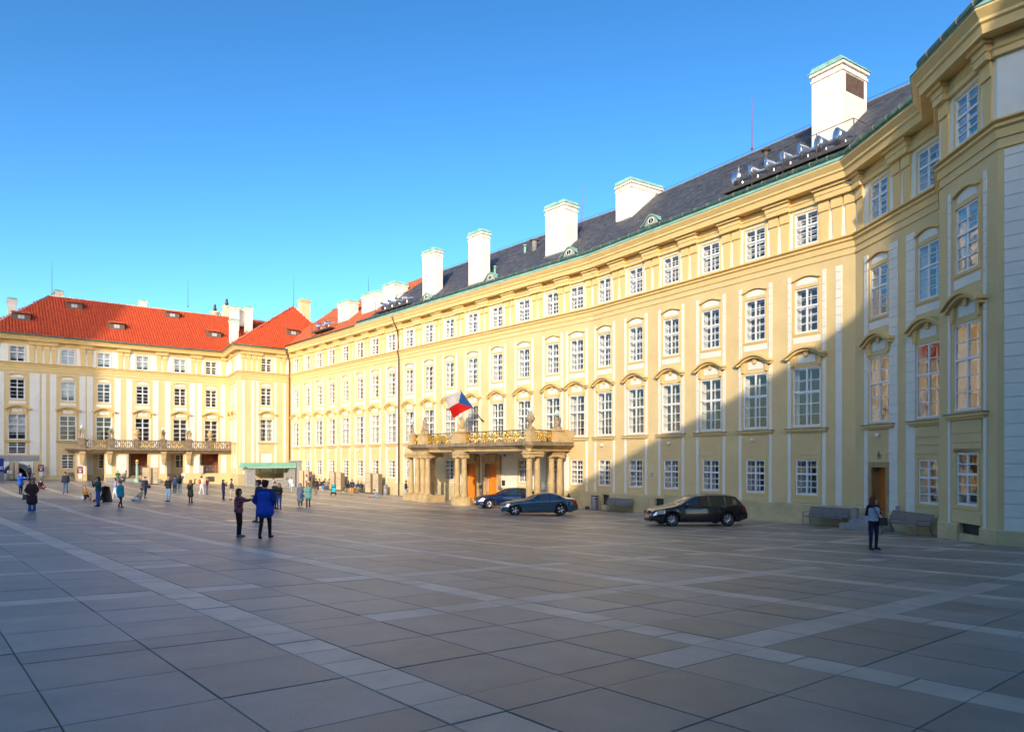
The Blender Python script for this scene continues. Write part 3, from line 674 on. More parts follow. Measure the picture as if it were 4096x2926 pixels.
def vis(pl, sv, t): P = pl.at(sv, t); return 9e9 if (CX + F_PX * P.x / P.y) > 3700 else P.length
allS.sort(key=lambda k: vis(*k))
bulk = MB(); bt = []
for i, (pl, sv, t) in enumerate(allS):
    v, f = slate_mesh(pl, sv, t, SW, SX); c = random.uniform(0.72, 1.3); col = (c, c * random.uniform(0.97, 1.03), c * random.uniform(0.96, 1.06), 1)
    if i < 300: link('slate', MB().add(v, f).mesh('slate', SLATE, tint=[col] * 6), roofR)
    else: bulk.add(v, f); bt += [col] * 6
o = link('slate_courses', bulk.mesh('slate_courses', SLATE, tint=bt), roofR); o['kind'] = 'stuff'
def tile_field(plane, test, w, ex, parent, material, single=0, amp=0.075, far=None):
    cells = []
    nr = int(plane.len / ex) + 1
    for r in range(nr):
        for c in range(-40, int(plane.w.L * 2 / w) + 60):
            sv, t = c * w, r * ex
            if test(sv + w / 2, t): cells.append((sv, t))
    cells.sort(key=lambda k: plane.at(*k).length)
    mb = MB(); tt = []; K = 5
    for i, (sv, t) in enumerate(cells):
        vs = []; fs = []
        for a, tb in ((0, t - 0.03), (1, t + ex)):
            for k in range(K):
                x = k / (K - 1); lift = 0.015 + amp * math.sin(math.pi * x) + (0.03 if a == 0 else 0.0)
                vs.append(tuple(plane.at(sv + x * w, min(tb, plane.len + 0.05), lift)))
        for k in range(K - 1): fs.append((k, k + 1, K + k + 1, K + k))
        b = len(vs)
        for k in range(K): vs.append(tuple(plane.at(sv + k / (K - 1) * w, t - 0.03, 0.0)))
        for k in range(K - 1): fs.append((b + k, b + k + 1, k + 1, k))
        c = random.uniform(0.90, 1.10); col = [(c, c * random.uniform(0.92, 1.06), c, 1)] * len(vs)
        if i < single: link('tile', MB().add(vs, fs).mesh('tile', material, tint=col), parent)
        else: mb.add(vs, fs); tt += col
    o = link('tile_courses', mb.mesh('tile_courses', material, tint=tt), parent); o['kind'] = 'stuff'
tile_field(RA, lambda a, b: okA(a, b) and a < fA(a, b) and a > -4 + 0.6 * b, 0.30, 0.34, roofR, TILEOLD, amp=0.028)
part('ridge_cap', sweep([pCo, pAB, pBC, pCe + WC.u * 4], [(RIDGE_R[0] + 0.14, RIDGE_R[1] - 0.08), (RIDGE_R[0], RIDGE_R[1] + 0.07), (RIDGE_R[0] - 0.14, RIDGE_R[1] - 0.08)]), LEAD, roofR, Matrix())
# green flashing and gutter from the slate edge to the right, brown gutter on the tiled part
pS = WA.p0 + WA.u * (sE - 0.3)
part('flashing', sweep([pS, pAB, pBC, pCe, pD0, pD1, pEx], STR['flash']), COPPER, palace, Matrix())
part('gutter', MB().tube(tubepath([pS, pAB, pBC, pCe], 0.60, 16.50, 0.13), 0.13, 8), GUTTER, palace, Matrix(), True)
part('gutter', MB().tube(tubepath([pCe + WR.u * 0.6, pD0, pD1, pEx], 0.62, 16.52, 0.13), 0.13, 8), GUTTER, palace, Matrix(), True)
part('gutter', MB().tube(tubepath([pCo + WA.u * 0.8, pS], 0.98, 16.10, 0.09), 0.09, 8), PIPE, palace, Matrix(), True)
hk = MB().tube([(-0.025, 0, 0), (0.025, 0, 0)], 0.142, 8).mesh('gutter_bracket', mat('bracket_copper', (0.30, 0.25, 0.19), 0.6), True)
for w, s0, s1 in ((WA, sE, WA.L), (WB, 0.4, WB.L), (WC, 0.4, WC.L - 0.2), (WD, 0.2, WD.L), (WE, 0.5, 4.0)):
    for s in np.arange(s0 + 0.3, s1, 0.95): link('gutter_bracket', hk, palace, w.mat(s, 16.505 if w not in (WD, WE) else 16.525, 0.60 if w not in (WD, WE) else 0.62))
# chimneys: (left px, right px, base px, top px, depth along the slope side in m, plane)
def chimney(parent, plane, px0, px1, pyb, pyt, dep, m=CHIM, louvre=False, wfac=1.0):
    P = plane.hit((px0 + px1) / 2, pyb); sv, t = plane.st(P); w = plane.w
    off = (P.x - w.p0.x) * w.n.x + (P.y - w.p0.y) * w.n.y
    a, b = w.s_of(px0, off), w.s_of(px1, off); W = abs(b - a) * wfac; sc = (a + b) / 2
    z1 = CAMZ + (HY - pyt) / F_PX * P.y; zb = P.z - 1.0
    mb = MB().box(-W / 2, W / 2, 0, dep, zb, z1 - 0.75)
    mb.box(-W / 2 - 0.05, W / 2 + 0.05, -0.05, dep + 0.05, z1 - 0.75, z1 - 0.62); mb.box(-W / 2, W / 2, 0, dep, z1 - 0.62, z1 - 0.42); mb.box(-W / 2 - 0.10, W / 2 + 0.10, -0.10, dep + 0.10, z1 - 0.42, z1 - 0.26)
    mb.box(-W / 2 - 0.16, W / 2 + 0.16, -0.16, dep + 0.16, z1 - 0.26, z1 - 0.22, 1); mb.frus(-W / 2 - 0.08, W / 2 + 0.08, -W / 2 + 0.04, W / 2 - 0.04, -0.08, dep + 0.08, z1 - 0.22, z1 + 0.02, 1)
    mb.box(-W / 2 - 0.04, W / 2 + 0.04, -0.12, 0.0, P.z - 0.35, P.z + 0.05, 2)
    if louvre:
        for k in range(9): mb.box(W / 2, W / 2 + 0.03, 0.35, dep - 0.35, z1 - 1.75 + k * 0.10, z1 - 1.75 + k * 0.10 + 0.05, 3)
        mb.box(W / 2, W / 2 + 0.012, 0.3, dep - 0.3, z1 - 1.8, z1 - 0.82, 3)
    return part('chimney', mb, [m, COPPER, LEAD, WOODD], parent, w.mat(sc, 0, off))
chimney(roofR, RA, 1352, 1393, 1288, 1202, 1.3); chimney(roofR, RA, 1447, 1505, 1250, 1168, 2.4); chimney(roofR, RA, 1532, 1580, 1212, 1131, 1.6)
chimney(roofR, RA, 1690, 1740, 1188, 998, 0.9); chimney(roofR, RA, 1874, 1928, 1137, 924, 0.9); chimney(roofR, RA, 2182, 2260, 1018, 811, 1.4)
chimney(roofR, RB, 2463, 2525, 884, 721, 3.2); chimney(roofR, RB, 3247, 3370, 572, 252, 2.3, louvre=True)
# copper eyebrow dormers
def eyebrow(plane, px, py, sz=1.0):
    P = plane.hit(px, py); sv, t = plane.st(P); w = plane.w; off = (P.x - w.p0.x) * w.n.x + (P.y - w.p0.y) * w.n.y
    mb = MB(); h = 0.62 * sz; W = 1.0 * sz
    n = 12; top = []; 
    for i in range(n + 1):
        x = -W + 2 * W * i / n; z = h * (0.5 + 0.5 * math.cos(math.pi * x / W)) ** 0.8; top.append((x, z))
    vs = []; fs = []
    for x, z in top: vs += [(x, -0.10, z), (x, -0.10, z + 0.07), (x * 0.75, z / 0.87 + 0.35, z + 0.05)]
    for i in range(n): a = 3 * i; b = a + 3; fs += [(a, b, b + 1, a + 1), (a + 1, b + 1, b + 2, a + 2)]
    mb.add(vs, fs, 0)
    mb.prism_xz([(-W * 0.62, -0.15), (W * 0.62, -0.15)] + [(x, z - 0.02) for x, z in reversed(top) if abs(x) < W * 0.63], -0.03, 0.05, 1)
    ring = [(0.26 * sz * math.cos(a), -0.05, 0.24 * sz + 0.20 * sz * math.sin(a)) for a in np.linspace(0, 2 * math.pi, 13)[:-1]]
    mb.tube(ring, 0.03, 5, 2, True); mb.prism_xz([(p[0], p[2]) for p in ring], -0.045, -0.02, 3); mb.box(-0.015, 0.015, -0.06, -0.045, 0.05 * sz, 0.43 * sz, 2)
    part('dormer', mb, [COPPER, mat('dormer_face', (0.30, 0.34, 0.28), 0.8, var=0.2), WHITE, BLACK], roofR, w.mat(sv, P.z, off))
for pl, px, py in ((RA, 1707, 1198), (RA, 1962, 1121), (RA, 2277, 1022), (RB, 2606, 898)): eyebrow(pl, px, py, 1.0)
# small vents, lightning rods
def pipe_vent(plane, px, py, r, h, cap=True, m=COPPER):
    P = plane.hit(px, py); mb = MB().lathe([(r, -0.4), (r, h), (r * 0.9, h + 0.02)], 10)
    if cap: mb.lathe([(r * 0.5, h + 0.02), (r * 0.5, h + 0.08), (r * 1.9, h + 0.10), (r * 1.7, h + 0.16), (0.02, h + 0.24)], 10)
    part('roof_vent', mb, m, roofR, Matrix.Translation(P), True)
for a in ((RA, 1980, 1098, 0.08, 0.55, True, COPPER), (RA, 2100, 1010, 0.10, 0.5, True, COPPER), (RA, 2138, 1000, 0.24, 0.75, True, LEAD), (RB, 3064, 660, 0.16, 0.75, True, STEELD), (RB, 2955, 720, 0.06, 0.8, False, STEEL)): pipe_vent(*a)
def rod(parent, P, h, m=IRON): part('lightning_rod', MB().tube([P, P + Vector((0, 0, h * 0.5)), P + Vector((0, 0, h))], [0.035, 0.025, 0.010], 5).sphere(tuple(P + Vector((0, 0, 0.1))), 0.09), m, parent, Matrix())
def rod_px(parent, wall, off, px, pyt, pyb, m=IRON):
    P = wall.at(wall.s_of(px, off), off); zb = CAMZ + (HY - pyb) / F_PX * P.y; zt = CAMZ + (HY - pyt) / F_PX * P.y
    rod(parent, Vector((P.x, P.y, zb)), zt - zb, m)
REDM = mat('rod_red', (0.30, 0.04, 0.05), 0.5)
rod_px(roofR, WB, RIDGE_R[0], 3008, 378, 600, REDM); rod_px(roofR, WB, RIDGE_R[0], 2328, 738, 905, REDM); rod_px(roofR, WA, RIDGE_R[0], 1474, 1108, 1172)
# safety line over the ridge
pts = []
for w, a, b in ((WA, sT, WA.L), (WB, 0.3, WB.L + 2.5)):
    for s in np.arange(a, b, 2.2): pts.append(w.at(s, RIDGE_R[0], RIDGE_R[1] + 0.20))
rl = MB().tube(pts, 0.012, 4)
for p in pts: rl.tube([p - Vector((0, 0, 0.3)), p], 0.012, 4)
part('ridge_rail', rl, STEELD, roofR, Matrix())
# ------------------------------------------------------------------ the wing across the end of the courtyard and its corner block
lwing = thing('palace_wing', 'yellow palace wing with steep red tiled roof closing the courtyard at left', 'building', (pLi.x, pLi.y, gzf(pLi.x, pLi.y)))
lwing['low'] = 1
L_S = [WL.s_of(px) for px in (69, 272, 416, 571, 721, 845)]
G_S = WG.s_of(1066)
F_S = (2.6, 5.2)
def std_matL(x, z): return 1 if 12.66 < z < 14.66 else (2 if z < -0.1 else 0)
ZL = (12.66, 14.66, -0.10)
ARCH = (L_S[0] - 1.55, L_S[0] + 1.55)
hL = holes_for(L_S[:1], HLf, 'tsp') + holes_for(L_S[1:], HLf) + [(L_S[0] - 0.85, L_S[0] + 0.85, 2.30, 3.72), (ARCH[0], ARCH[1], -1.0, 1.35)]
part('wall', wall_mesh(WL.L, -2.4, 15.6, hL, std_matL, ZL), [YEL, CREAM, SOCLE], lwing, WL.M)
part('wall', wall_mesh(WF.L, -2.4, 15.6, holes_for(F_S, HLf, 'ts') + holes_for(F_S, HLf, 'pg'), std_matL, ZL), [YEL, CREAM, SOCLE], lwing, WF.M)
part('wall', wall_mesh(WG.L, -2.6, 15.6, holes_for([G_S], HLf, 'tsp') + [(G_S - 0.7, G_S + 0.7, 0.2, 2.5)], std_matL, ZL), [YEL, CREAM, SOCLE], lwing, WG.M)
bk = [{'t': 'halfblind', 's': '', 'p': 'halfblind'}, {'t': 'blind', 's': 'halfblind'}, {'t': 'halfblind'}, {'t': 'halfblind'}, {'t': 'halfblind'}, {}]
WIDE = ((-1.45, 0.62), (1.45, 0.62))
for i, s in enumerate(L_S):
    rows = 'tsp' if i == 0 else 'tspg'; st = ((-1.75, 1.1), (1.62, 0.95)) if i == 0 else WIDE
    bay(lwing, WL, s, HLf, rows=rows, strips=st, single=True, backs={**bk[i], 'g': ''}, strip_z0=2.25 if i == 0 else None, noband=(i == 0 or i > 1), ped=1.25)
add_window(lwing, WL, L_S[0], 1.70, 2.30, 3.72, single=True)
me = notched(0.42, -0.1, 11.46, 0.43, 0.035).mesh('quoin_strip', CREAM)
link('quoin_strip', me, lwing, WL.mat(WL.s_of(176)))
for s in F_S: bay(lwing, WF, s, HLf, strips=((-1.0, 0.2), (1.0, 0.2)) if s > 3 else (), backs={'g': ''}, ped=1.1)
bay(lwing, WG, G_S, HLf, rows='tsp', strips=((-1.15, 0.28), (1.15, 0.28)), backs={'p': 'curtain'}, ped=1.2)
part('blind_window', MB().box(-0.70, 0.70, 0.05, 0.1, 0.2, 2.5), CREAM, lwing, WG.mat(G_S))
for s, w in ((0.45, 0.62), (1.75, 0.38), (WG.L - 0.75, 0.36)):
    link('quoin_strip', notched(w, -0.1, 11.46, 0.43, 0.035).mesh('quoin_strip', CREAM), lwing, WG.mat(s))
for a, b, n in ((0, 1, 4), (1, 2, 2), (2, 3, 2), (3, 4, 2), (4, 5, 2)): pilasters(lwing, WL, (L_S[a] + L_S[b]) / 2, n)
pilasters(lwing, WL, L_S[5] + 1.55, 1); pilasters(lwing, WL, L_S[0] - 2.3, 2)
pilasters(lwing, WG, G_S - 1.95, 4); pilasters(lwing, WG, G_S + 1.85, 2); pilasters(lwing, WF, 3.9, 2)
PATH_L = [pLx, pLi, pFo, pCo]
for nm, pr in (('string_course', 'ledge'), ('string_moulding', 'lowmould'), ('architrave', 'archi'), ('cornice', 'corona')): part(nm, sweep(PATH_L, low(STR[pr])), YEL2, lwing, Matrix())
part('plinth', sweep([WL.p0 + WL.u * (ARCH[1] + 0.9), pLi, pFo, pCo - WG.u * 0.1], [(0, -2.5), (0.06, -2.5), (0.06, -0.14), (0, -0.08)]), SOCLE, lwing, Matrix())
part('gutter', MB().tube(tubepath(PATH_L, 0.99, 15.67, 0.09), 0.09, 8), GUTTER, lwing, Matrix(), True)
part('rain_pipe', MB().tube([WG.at(WG.L - 0.9, 0.99, 15.6), WG.at(WG.L - 0.9, 0.90, 15.3), WG.at(WG.L - 0.35, 0.36, 14.9), WG.at(WG.L - 0.22, 0.30, 14.2), WG.at(WG.L - 0.22, 0.30, -1.5)], 0.085, 8), PIPE, lwing, Matrix(), True)
# stone gateway at the far left: lintel band and pointed arch
part('lintel', MB().box(L_S[0] - 4.6, L_S[0] + 2.05, -0.05, 0.1, 1.50, 2.12), GRANITE, lwing, WL.M)
zb = gzf(*WL.at(L_S[0]).xy)
spz = [(-1.55, 2 - 2)]
def arch_pts(r, top): 
    L = []
    for q in np.linspace(0, 1, 9): L.append((-r * math.cos(q * math.pi / 2) ** 0.8, zb + (top - zb) * math.sin(q * math.pi / 2) ** 0.9))
    return L + [(-x, z) for x, z in reversed(L[:-1])]
spd = [(-2.0, 1.36), (-2.0, zb - 0.2)] + arch_pts(1.5, 1.30) + [(2.0, zb - 0.2), (2.0, 1.36)]
n = len(spd); mb = MB(); a1 = arch_pts(1.5, 1.30)
for i in range(len(a1) - 1):      # white spandrels round the arch
    (x0, z0), (x1, z1) = a1[i], a1[i + 1]
    mb.add([(x0, -0.02, z0), (x1, -0.02, z1), (x1, -0.02, 1.48), (x0, -0.02, 1.48), (x0, 0.3, z0), (x1, 0.3, z1)], [(0, 1, 2, 3), (0, 4, 5, 1)])
part('spandrel', mb, CREAM, lwing, WL.mat(L_S[0]))
for k, (r, y) in enumerate(((1.42, -0.03), (1.22, 0.12), (1.02, 0.27))):
    part('arch_moulding', MB().tube([(x, y, z) for x, z in arch_pts(r, 1.22 - 0.17 * k)], 0.10, 6), GRANITE, lwing, WL.mat(L_S[0]), True)
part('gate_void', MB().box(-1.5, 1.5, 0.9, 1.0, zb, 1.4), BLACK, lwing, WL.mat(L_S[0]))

# ---------------------------------------------------------------- red roofs
EAVE_L, RIDGE_L = (0.95, 15.63), (-6.8, 21.75)
RL = RoofPlane(WL, EAVE_L, RIDGE_L)
sHip = WL.s_of(196, RIDGE_L[0])
rl_pts = [RL.at(sHip - 6.9, 0), RL.at(WL.L + 8, 0), RL.at(WL.L + 8, RL.len), RL.at(sHip, RL.len)]
bk_ = [WL.at(sHip - 6.9, -14.5, 15.63), WL.at(WL.L + 8, -14.5, 15.63)]
mb = MB().add([tuple(p) for p in rl_pts + bk_], [(0, 1, 2, 3), (3, 2, 5, 4), (0, 3, 4)])
roofL = part('roof', mb, mat('roof_felt', (0.10, 0.05, 0.04), 0.9), lwing, Matrix())
apex = Vector(((1175 - CX) / F_PX * 95.5, 95.5, CAMZ + (HY - 1226) / F_PX * 95.5))
eFo = Vector((*tubepath([pLi, pFo, pCo], 0.95, 0, 0)[1][:2], 15.63)); eCo = Vector((*tubepath([pFo, pCo, pAB], 0.95, 0, 0)[1][:2], 15.63)); eLi = Vector((*tubepath([pLx, pLi, pFo], 0.95, 0, 0)[1][:2], 15.63))
back = apex + Vector((-2, 9, -6))
mb = MB().add([tuple(p) for p in (eFo, eCo, apex, eLi, back)], [(0, 1, 2), (3, 0, 2), (3, 2, 4)])
roofG = part('roof', mb, mat('roof_felt', (0.10, 0.05, 0.04), 0.9), lwing, Matrix())
def in_tri(p, a, b, c):
    def cr(o, q, r): return (q[0] - o[0]) * (r[1] - o[1]) - (q[1] - o[1]) * (r[0] - o[0])
    d1, d2, d3 = cr(a, b, p), cr(b, c, p), cr(c, a, p); return (d1 >= 0) == (d2 >= 0) == (d3 >= 0)
def okL(a, t): return 0 <= t < RL.len - 0.05 and a > sHip - 6.9 + 6.9 * t / RL.len and a < WL.L + 7.5 and (a < WL.L + 0.4 or t > (a - WL.L) * 0.62)
tile_field(RL, okL, 0.30, 0.36, roofL, TILE, single=300)
class TriPlane:
    """roof face given by its eave and a peak, with the same tile coordinates"""
    def __init__(s, e0, e1, pk):
        s.o = e0; s.u = (e1 - e0).normalized(); nrm = s.u.cross(pk - e0).normalized(); s.n = nrm if nrm.z > 0 else -nrm
        s.v = s.n.cross(s.u); s.v = s.v if s.v.z > 0 else -s.v
        s.len = (pk - e0).dot(s.v); s.tri = ((0, 0), ((e1 - e0).length, 0), ((pk - e0).dot(s.u), s.len))
        class W: pass
        s.w = W(); s.w.L = (e1 - e0).length
    def at(s, a, t, lift=0.0): return s.o + s.u * a + s.v * t + s.n * lift
    def ok(s, a, t): return in_tri((a, t + 0.05), *s.tri)
for e0, e1 in ((eFo, eCo), (eLi, eFo)):
    tp = TriPlane(e0, e1, apex); tests = tp.ok
    if e0 is eFo:
        o_ = Vector((0, 0, CAMZ)); d_ = Vector(((1268 - CX) / F_PX, 1, -(1310 - HY) / F_PX)); V2 = o_ + d_ * ((tp.o - o_).dot(tp.n) / d_.dot(tp.n))
        q_ = ((V2 - tp.o).dot(tp.u), (V2 - tp.o).dot(tp.v))
        tests = lambda a, t, tp=tp, q_=q_: tp.ok(a, t) or in_tri((a, t + 0.05), tp.tri[1], q_, tp.tri[2])
        VAL = V2; part('roof_slope', MB().add([tuple(p) for p in (eCo, V2, apex)], [(0, 1, 2)]), mat('roof_felt', (0.10, 0.05, 0.04), 0.9), lwing, Matrix())
    tile_field(tp, tests, 0.30, 0.36, roofG, TILE)
def ridge_tiles(a, b, parent, r=0.13, m=MORTAR):
    part('ridge_cap', MB().tube([a, a.lerp(b, 0.5), b], r, 6), m, parent, Matrix(), True)
ridge_tiles(RL.at(sHip, RL.len), RL.at(WL.L + 7, RL.len), roofL); ridge_tiles(RL.at(sHip - 6.6, 0.3), RL.at(sHip, RL.len), roofL)
ridge_tiles(eFo + Vector((0, 0, 0.1)), apex, roofG, 0.11, TILEP := mat('ridge_tile', (0.50, 0.16, 0.08), 0.8, var=0.2)); ridge_tiles(apex, VAL, roofG)
part('valley_flashing', MB().tube([eCo + Vector((0, 0, 0.06)), VAL], 0.16, 6), COPPER, roofG, Matrix(), True)
def tile_dormer(plane, px, py, parent, W=0.85):
    P = plane.hit(px, py) if hasattr(plane, 'hit') else None
    sv, t = plane.st(P); M = plane.w.mat(sv, P.z, (P.x - plane.w.p0.x) * plane.w.n.x + (P.y - plane.w.p0.y) * plane.w.n.y)
    mb = MB()
    mb.add([(-W, 0, -0.1), (W, 0, -0.1), (W, 0, 0.95), (-W, 0, 0.95), (-W, 1.9, 1.3), (W, 1.9, 1.3), (-W, 0.35, 0.05), (W, 0.35, 0.05)], [(0, 1, 2, 3), (0, 3, 4, 6), (1, 7, 5, 2)], 0)
    mb.box(-0.34, 0.34, -0.03, 0.0, 0.22, 0.70, 2); mb.box(-0.29, 0.29, -0.04, -0.03, 0.27, 0.65, 3); mb.box(-0.02, 0.02, -0.045, -0.04, 0.27, 0.65, 2)
    n = 9
    for k in range(n):
        x0 = -W - 0.1 + (2 * W + 0.2) * k / n; x1 = -W - 0.1 + (2 * W + 0.2) * (k + 1) / n; xm = (x0 + x1) / 2
        vs = []; 
        for y, z in ((-0.28, 0.90), (2.1, 1.42)): vs += [(x0, y, z), (xm, y, z + 0.06), (x1, y, z)]
        vs += [(x0, -0.28, 0.86), (x1, -0.28, 0.86)]
        mb.add(vs, [(0, 1, 4, 3), (1, 2, 5, 4), (6, 7, 2, 1, 0)], 1)
    part('dormer', mb, [WOODD, mat('dormer_tile', (0.55, 0.09, 0.03), 0.8, var=0.2), mat('dormer_frame', (0.25, 0.17, 0.12), 0.8), mat('dormer_pane', (0.45, 0.5, 0.55), 0.15)], parent, M)
for px, py in ((85, 1283), (297, 1238), (467, 1320), (690, 1274), (858, 1352)): tile_dormer(RL, px, py, roofL)
class _T(TriPlane): pass
tpG = TriPlane(eFo, eCo, apex)
def triHit(tp, px, py):
    d = Vector(((px - CX) / F_PX, 1, -(py - HY) / F_PX)); o = Vector((0, 0, CAMZ)); return o + d * ((tp.o - o).dot(tp.n) / d.dot(tp.n))
class GP:
    w = WG
    def hit(s, px, py): return triHit(tpG, px, py)
    def st(s, P): return (P.x - WG.p0.x) * WG.u.x + (P.y - WG.p0.y) * WG.u.y, 0
tile_dormer(GP(), 1174, 1345, roofG)
def chim_at(parent, P, W, D, zt, wall, m=CHIM):
    z0 = P.z
    mb = MB().box(-W / 2, W / 2, -D / 2, D / 2, z0, zt - 0.6); mb.box(-W / 2 - 0.05, W / 2 + 0.05, -D / 2 - 0.05, D / 2 + 0.05, zt - 0.6, zt - 0.48); mb.box(-W / 2, W / 2, -D / 2, D / 2, zt - 0.48, zt - 0.38)
    mb.box(-W / 2 - 0.1, W / 2 + 0.1, -D / 2 - 0.1, D / 2 + 0.1, zt - 0.38, zt - 0.25); mb.frus(-W / 2 - 0.12, W / 2 + 0.12, -W / 2, W / 2, -D / 2 - 0.1, D / 2 + 0.1, zt - 0.25, zt, 1)
    M = wall.M.copy(); M.translation = (P.x, P.y, 0); part('chimney', mb, [m, COPPER], parent, M)
def chim_px(parent, wall, off, px0, px1, pyt, pyb, D=1.0, m=CHIM):
    P = wall.at(wall.s_of((px0 + px1) / 2, off), off); W = abs(wall.s_of(px1, off) - wall.s_of(px0, off)); zt = CAMZ + (HY - pyt) / F_PX * P.y; zb_ = CAMZ + (HY - pyb) / F_PX * P.y
    chim_at(parent, Vector((P.x, P.y, zb_ - 1.2)), W, D, zt, wall, m)
chim_px(roofL, WL, -9.0, 30, 66, 1193, 1240); chim_px(roofL, WL, -7.8, 216, 250, 1162, 1185); chim_px(roofL, WL, -7.8, 556, 584, 1201, 1220)
chim_px(roofL, WL, -0.8, 920, 950, 1277, 1385, 0.9); chim_px(roofL, WL, -3.4, 921, 953, 1226, 1290, 1.0); chim_px(roofL, WL, -4.2, 954, 971, 1232, 1270, 0.8); chim_px(roofL, WL, -3.4, 980, 1006, 1227, 1306, 1.0)
chim_px(roofG, WG, -9.5, 1200, 1234, 1196, 1255, 1.2, CHIMY)
for px, off in ((860, -16), (907, -16)):      # gable ornaments that rise behind the ridge
    P = WL.at(WL.s_of(px, off), off); zt = CAMZ + (HY - (1222 if px < 900 else 1200)) / F_PX * P.y
    mb = MB().lathe([(0.9 if px > 880 else 0.55, zt - 4), (0.9 if px > 880 else 0.55, zt - 1.9), (0.62, zt - 1.7), (0.55, zt - 1.2), (0.75, zt - 1.1), (0.6, zt - 0.9), (0.35, zt - 0.85)], 10, mi=0)
    mb.lathe([(0.16, zt - 0.85), (0.30, zt - 0.55), (0.14, zt - 0.3), (0.22, zt - 0.15), (0.05, zt + 0.25)], 8, mi=1)
    part('gable_urn', mb, [CHIMY, IRON], roofL, Matrix.Translation((P.x, P.y, 0)), True)
for px, t_, b_ in ((208, 1047, 1180), (752, 1117, 1228)): rod_px(roofL, WL, RIDGE_L[0], px, t_, b_)
rod(roofG, apex, (1223 - 1098) / F_PX * apex.y)

# ------------------------------------------------------------------ the unseen cathedral behind the viewer, its outline shaped to throw the courtyard's shade
def build_cathedral():
    sm = Vector((SUN_DIR.x, SUN_DIR.y)).normalized(); m = -sm; q = 15.0; v = Vector((-m.y, m.x))           # its front, square to the low sun
    sd = SUN_DIR / 1.0; sh = Vector((sd.x, sd.y)); 
    def onto(P):
        t = (P.x * m.x + P.y * m.y + q) / -(sh.x * m.x + sh.y * m.y); Q = P + sd * t; return (Q.x * v.x + Q.y * v.y, Q.z)
    pts = []
    for px, py in ((420, 1997), (700, 2004), (1100, 2021), (1500, 2034), (1940, 2040)):
        P = pix_ground(px, py); pts.append(onto(P))
    for w, px, py in ((WA, 2332, 1918), (WB, 2583, 1781), (WB, 2886, 1619), (WB, 3159, 1459)):
        P = w.at(w.s_of(px), 0); P.z = CAMZ + (HY - py) / F_PX * P.y; pts.append(onto(P))
    for px, py in ((3463, 1213), (3560, 930)):
        P = WC.at(WC.s_of(px), 0); P.z = CAMZ + (HY - py) / F_PX * P.y; pts.append(onto(P))
    pts.sort(key=lambda t: -t[0])
    prof = [(pts[0][0] + 60, pts[0][1] + 0.0)] + pts + [(pts[-1][0] - 3, pts[-1][1] + 8), (pts[-1][0] - 30, pts[-1][1] + 14)]
    cath = thing('cathedral', 'unseen dark stone cathedral behind the viewer, its outline shaped to shade the courtyard', 'cathedral', (-m.x * q, -m.y * q, 0))
    M = Matrix(((v.x, m.x, 0, -m.x * q), (v.y, m.y, 0, -m.y * q), (0, 0, 1, 0), (0, 0, 0, 1)))      # local x along the front, y outwards
    mb = MB(); vs = []; fs = []; n = len(prof)
    for w_, z in prof: vs += [(w_, 0, -3), (w_, 0, z), (w_, -0.9, z - 0.9), (w_, -0.9, -3)]
    for i in range(n - 1): a, b = 4 * i, 4 * i + 4; fs += [(a, a + 1, b + 1, b), (a + 1, a + 2, b + 2, b + 1), (a + 2, a + 3, b + 3, b + 2)]
    fs += [(0, 3, 2, 1), (4 * n - 4, 4 * n - 3, 4 * n - 2, 4 * n - 1)]
    mb.add(vs, fs); CST = mat('cathedral_stone', (0.30, 0.25, 0.19), 0.9, var=0.3, scale=0.4)
    part('shade_wall', mb, CST, cath, M)  # thin unseen wall, its top edge traced back from the wanted shadow line
    part('nave', MB().box(prof[-1][0], prof[0][0], -22, -0.9, -3, 7), CST, cath, M)
    for w_ in np.arange(pts[-1][0] - 24, pts[0][0] + 40, 7.5):        # buttresses
        z = np.interp(w_, [p[0] for p in prof][::-1], [p[1] for p in prof][::-1]) - 3.0
        part('buttress', MB().box(w_ - 0.6, w_ + 0.6, -0.2, 1.3, -3, z - 2.0), CST, cath, M)
    # the tower: its right-hand edge draws the upright shadow line on the far wing
    E = WL.at(WL.s_of(404), 0.0); t = 112.0; c = Vector((E.x, E.y)) + Vector((sh.x, sh.y)).normalized() * t
    side = Vector((-sh.y, sh.x)).normalized(); side = side if side.x < 0 else -side
    c2 = c + side * 7.5; d = Vector((sh.x, sh.y)).normalized()
    zt = 16.2 + t * math.tan(SUN_EL); h2 = 13.0; k = 0.29 * h2
    lo = [c, c + d * 10, c + d * 10 + side * 16, c + side * 16]; hi = [c + side * k, c + d * 10 + side * k, c + d * 10 + side * 14, c + side * 14]
    mb = MB().add([(p.x, p.y, -3) for p in lo] + [(p.x, p.y, zt) for p in lo] + [(p.x, p.y, zt + h2) for p in hi],
                  [(a + b, a + (b + 1) % 4, a + 4 + (b + 1) % 4, a + 4 + b) for a in (0, 4) for b in range(4)] + [(8, 9, 10, 11)])
    part('tower', mb, CST, cath, Matrix())
build_cathedral()
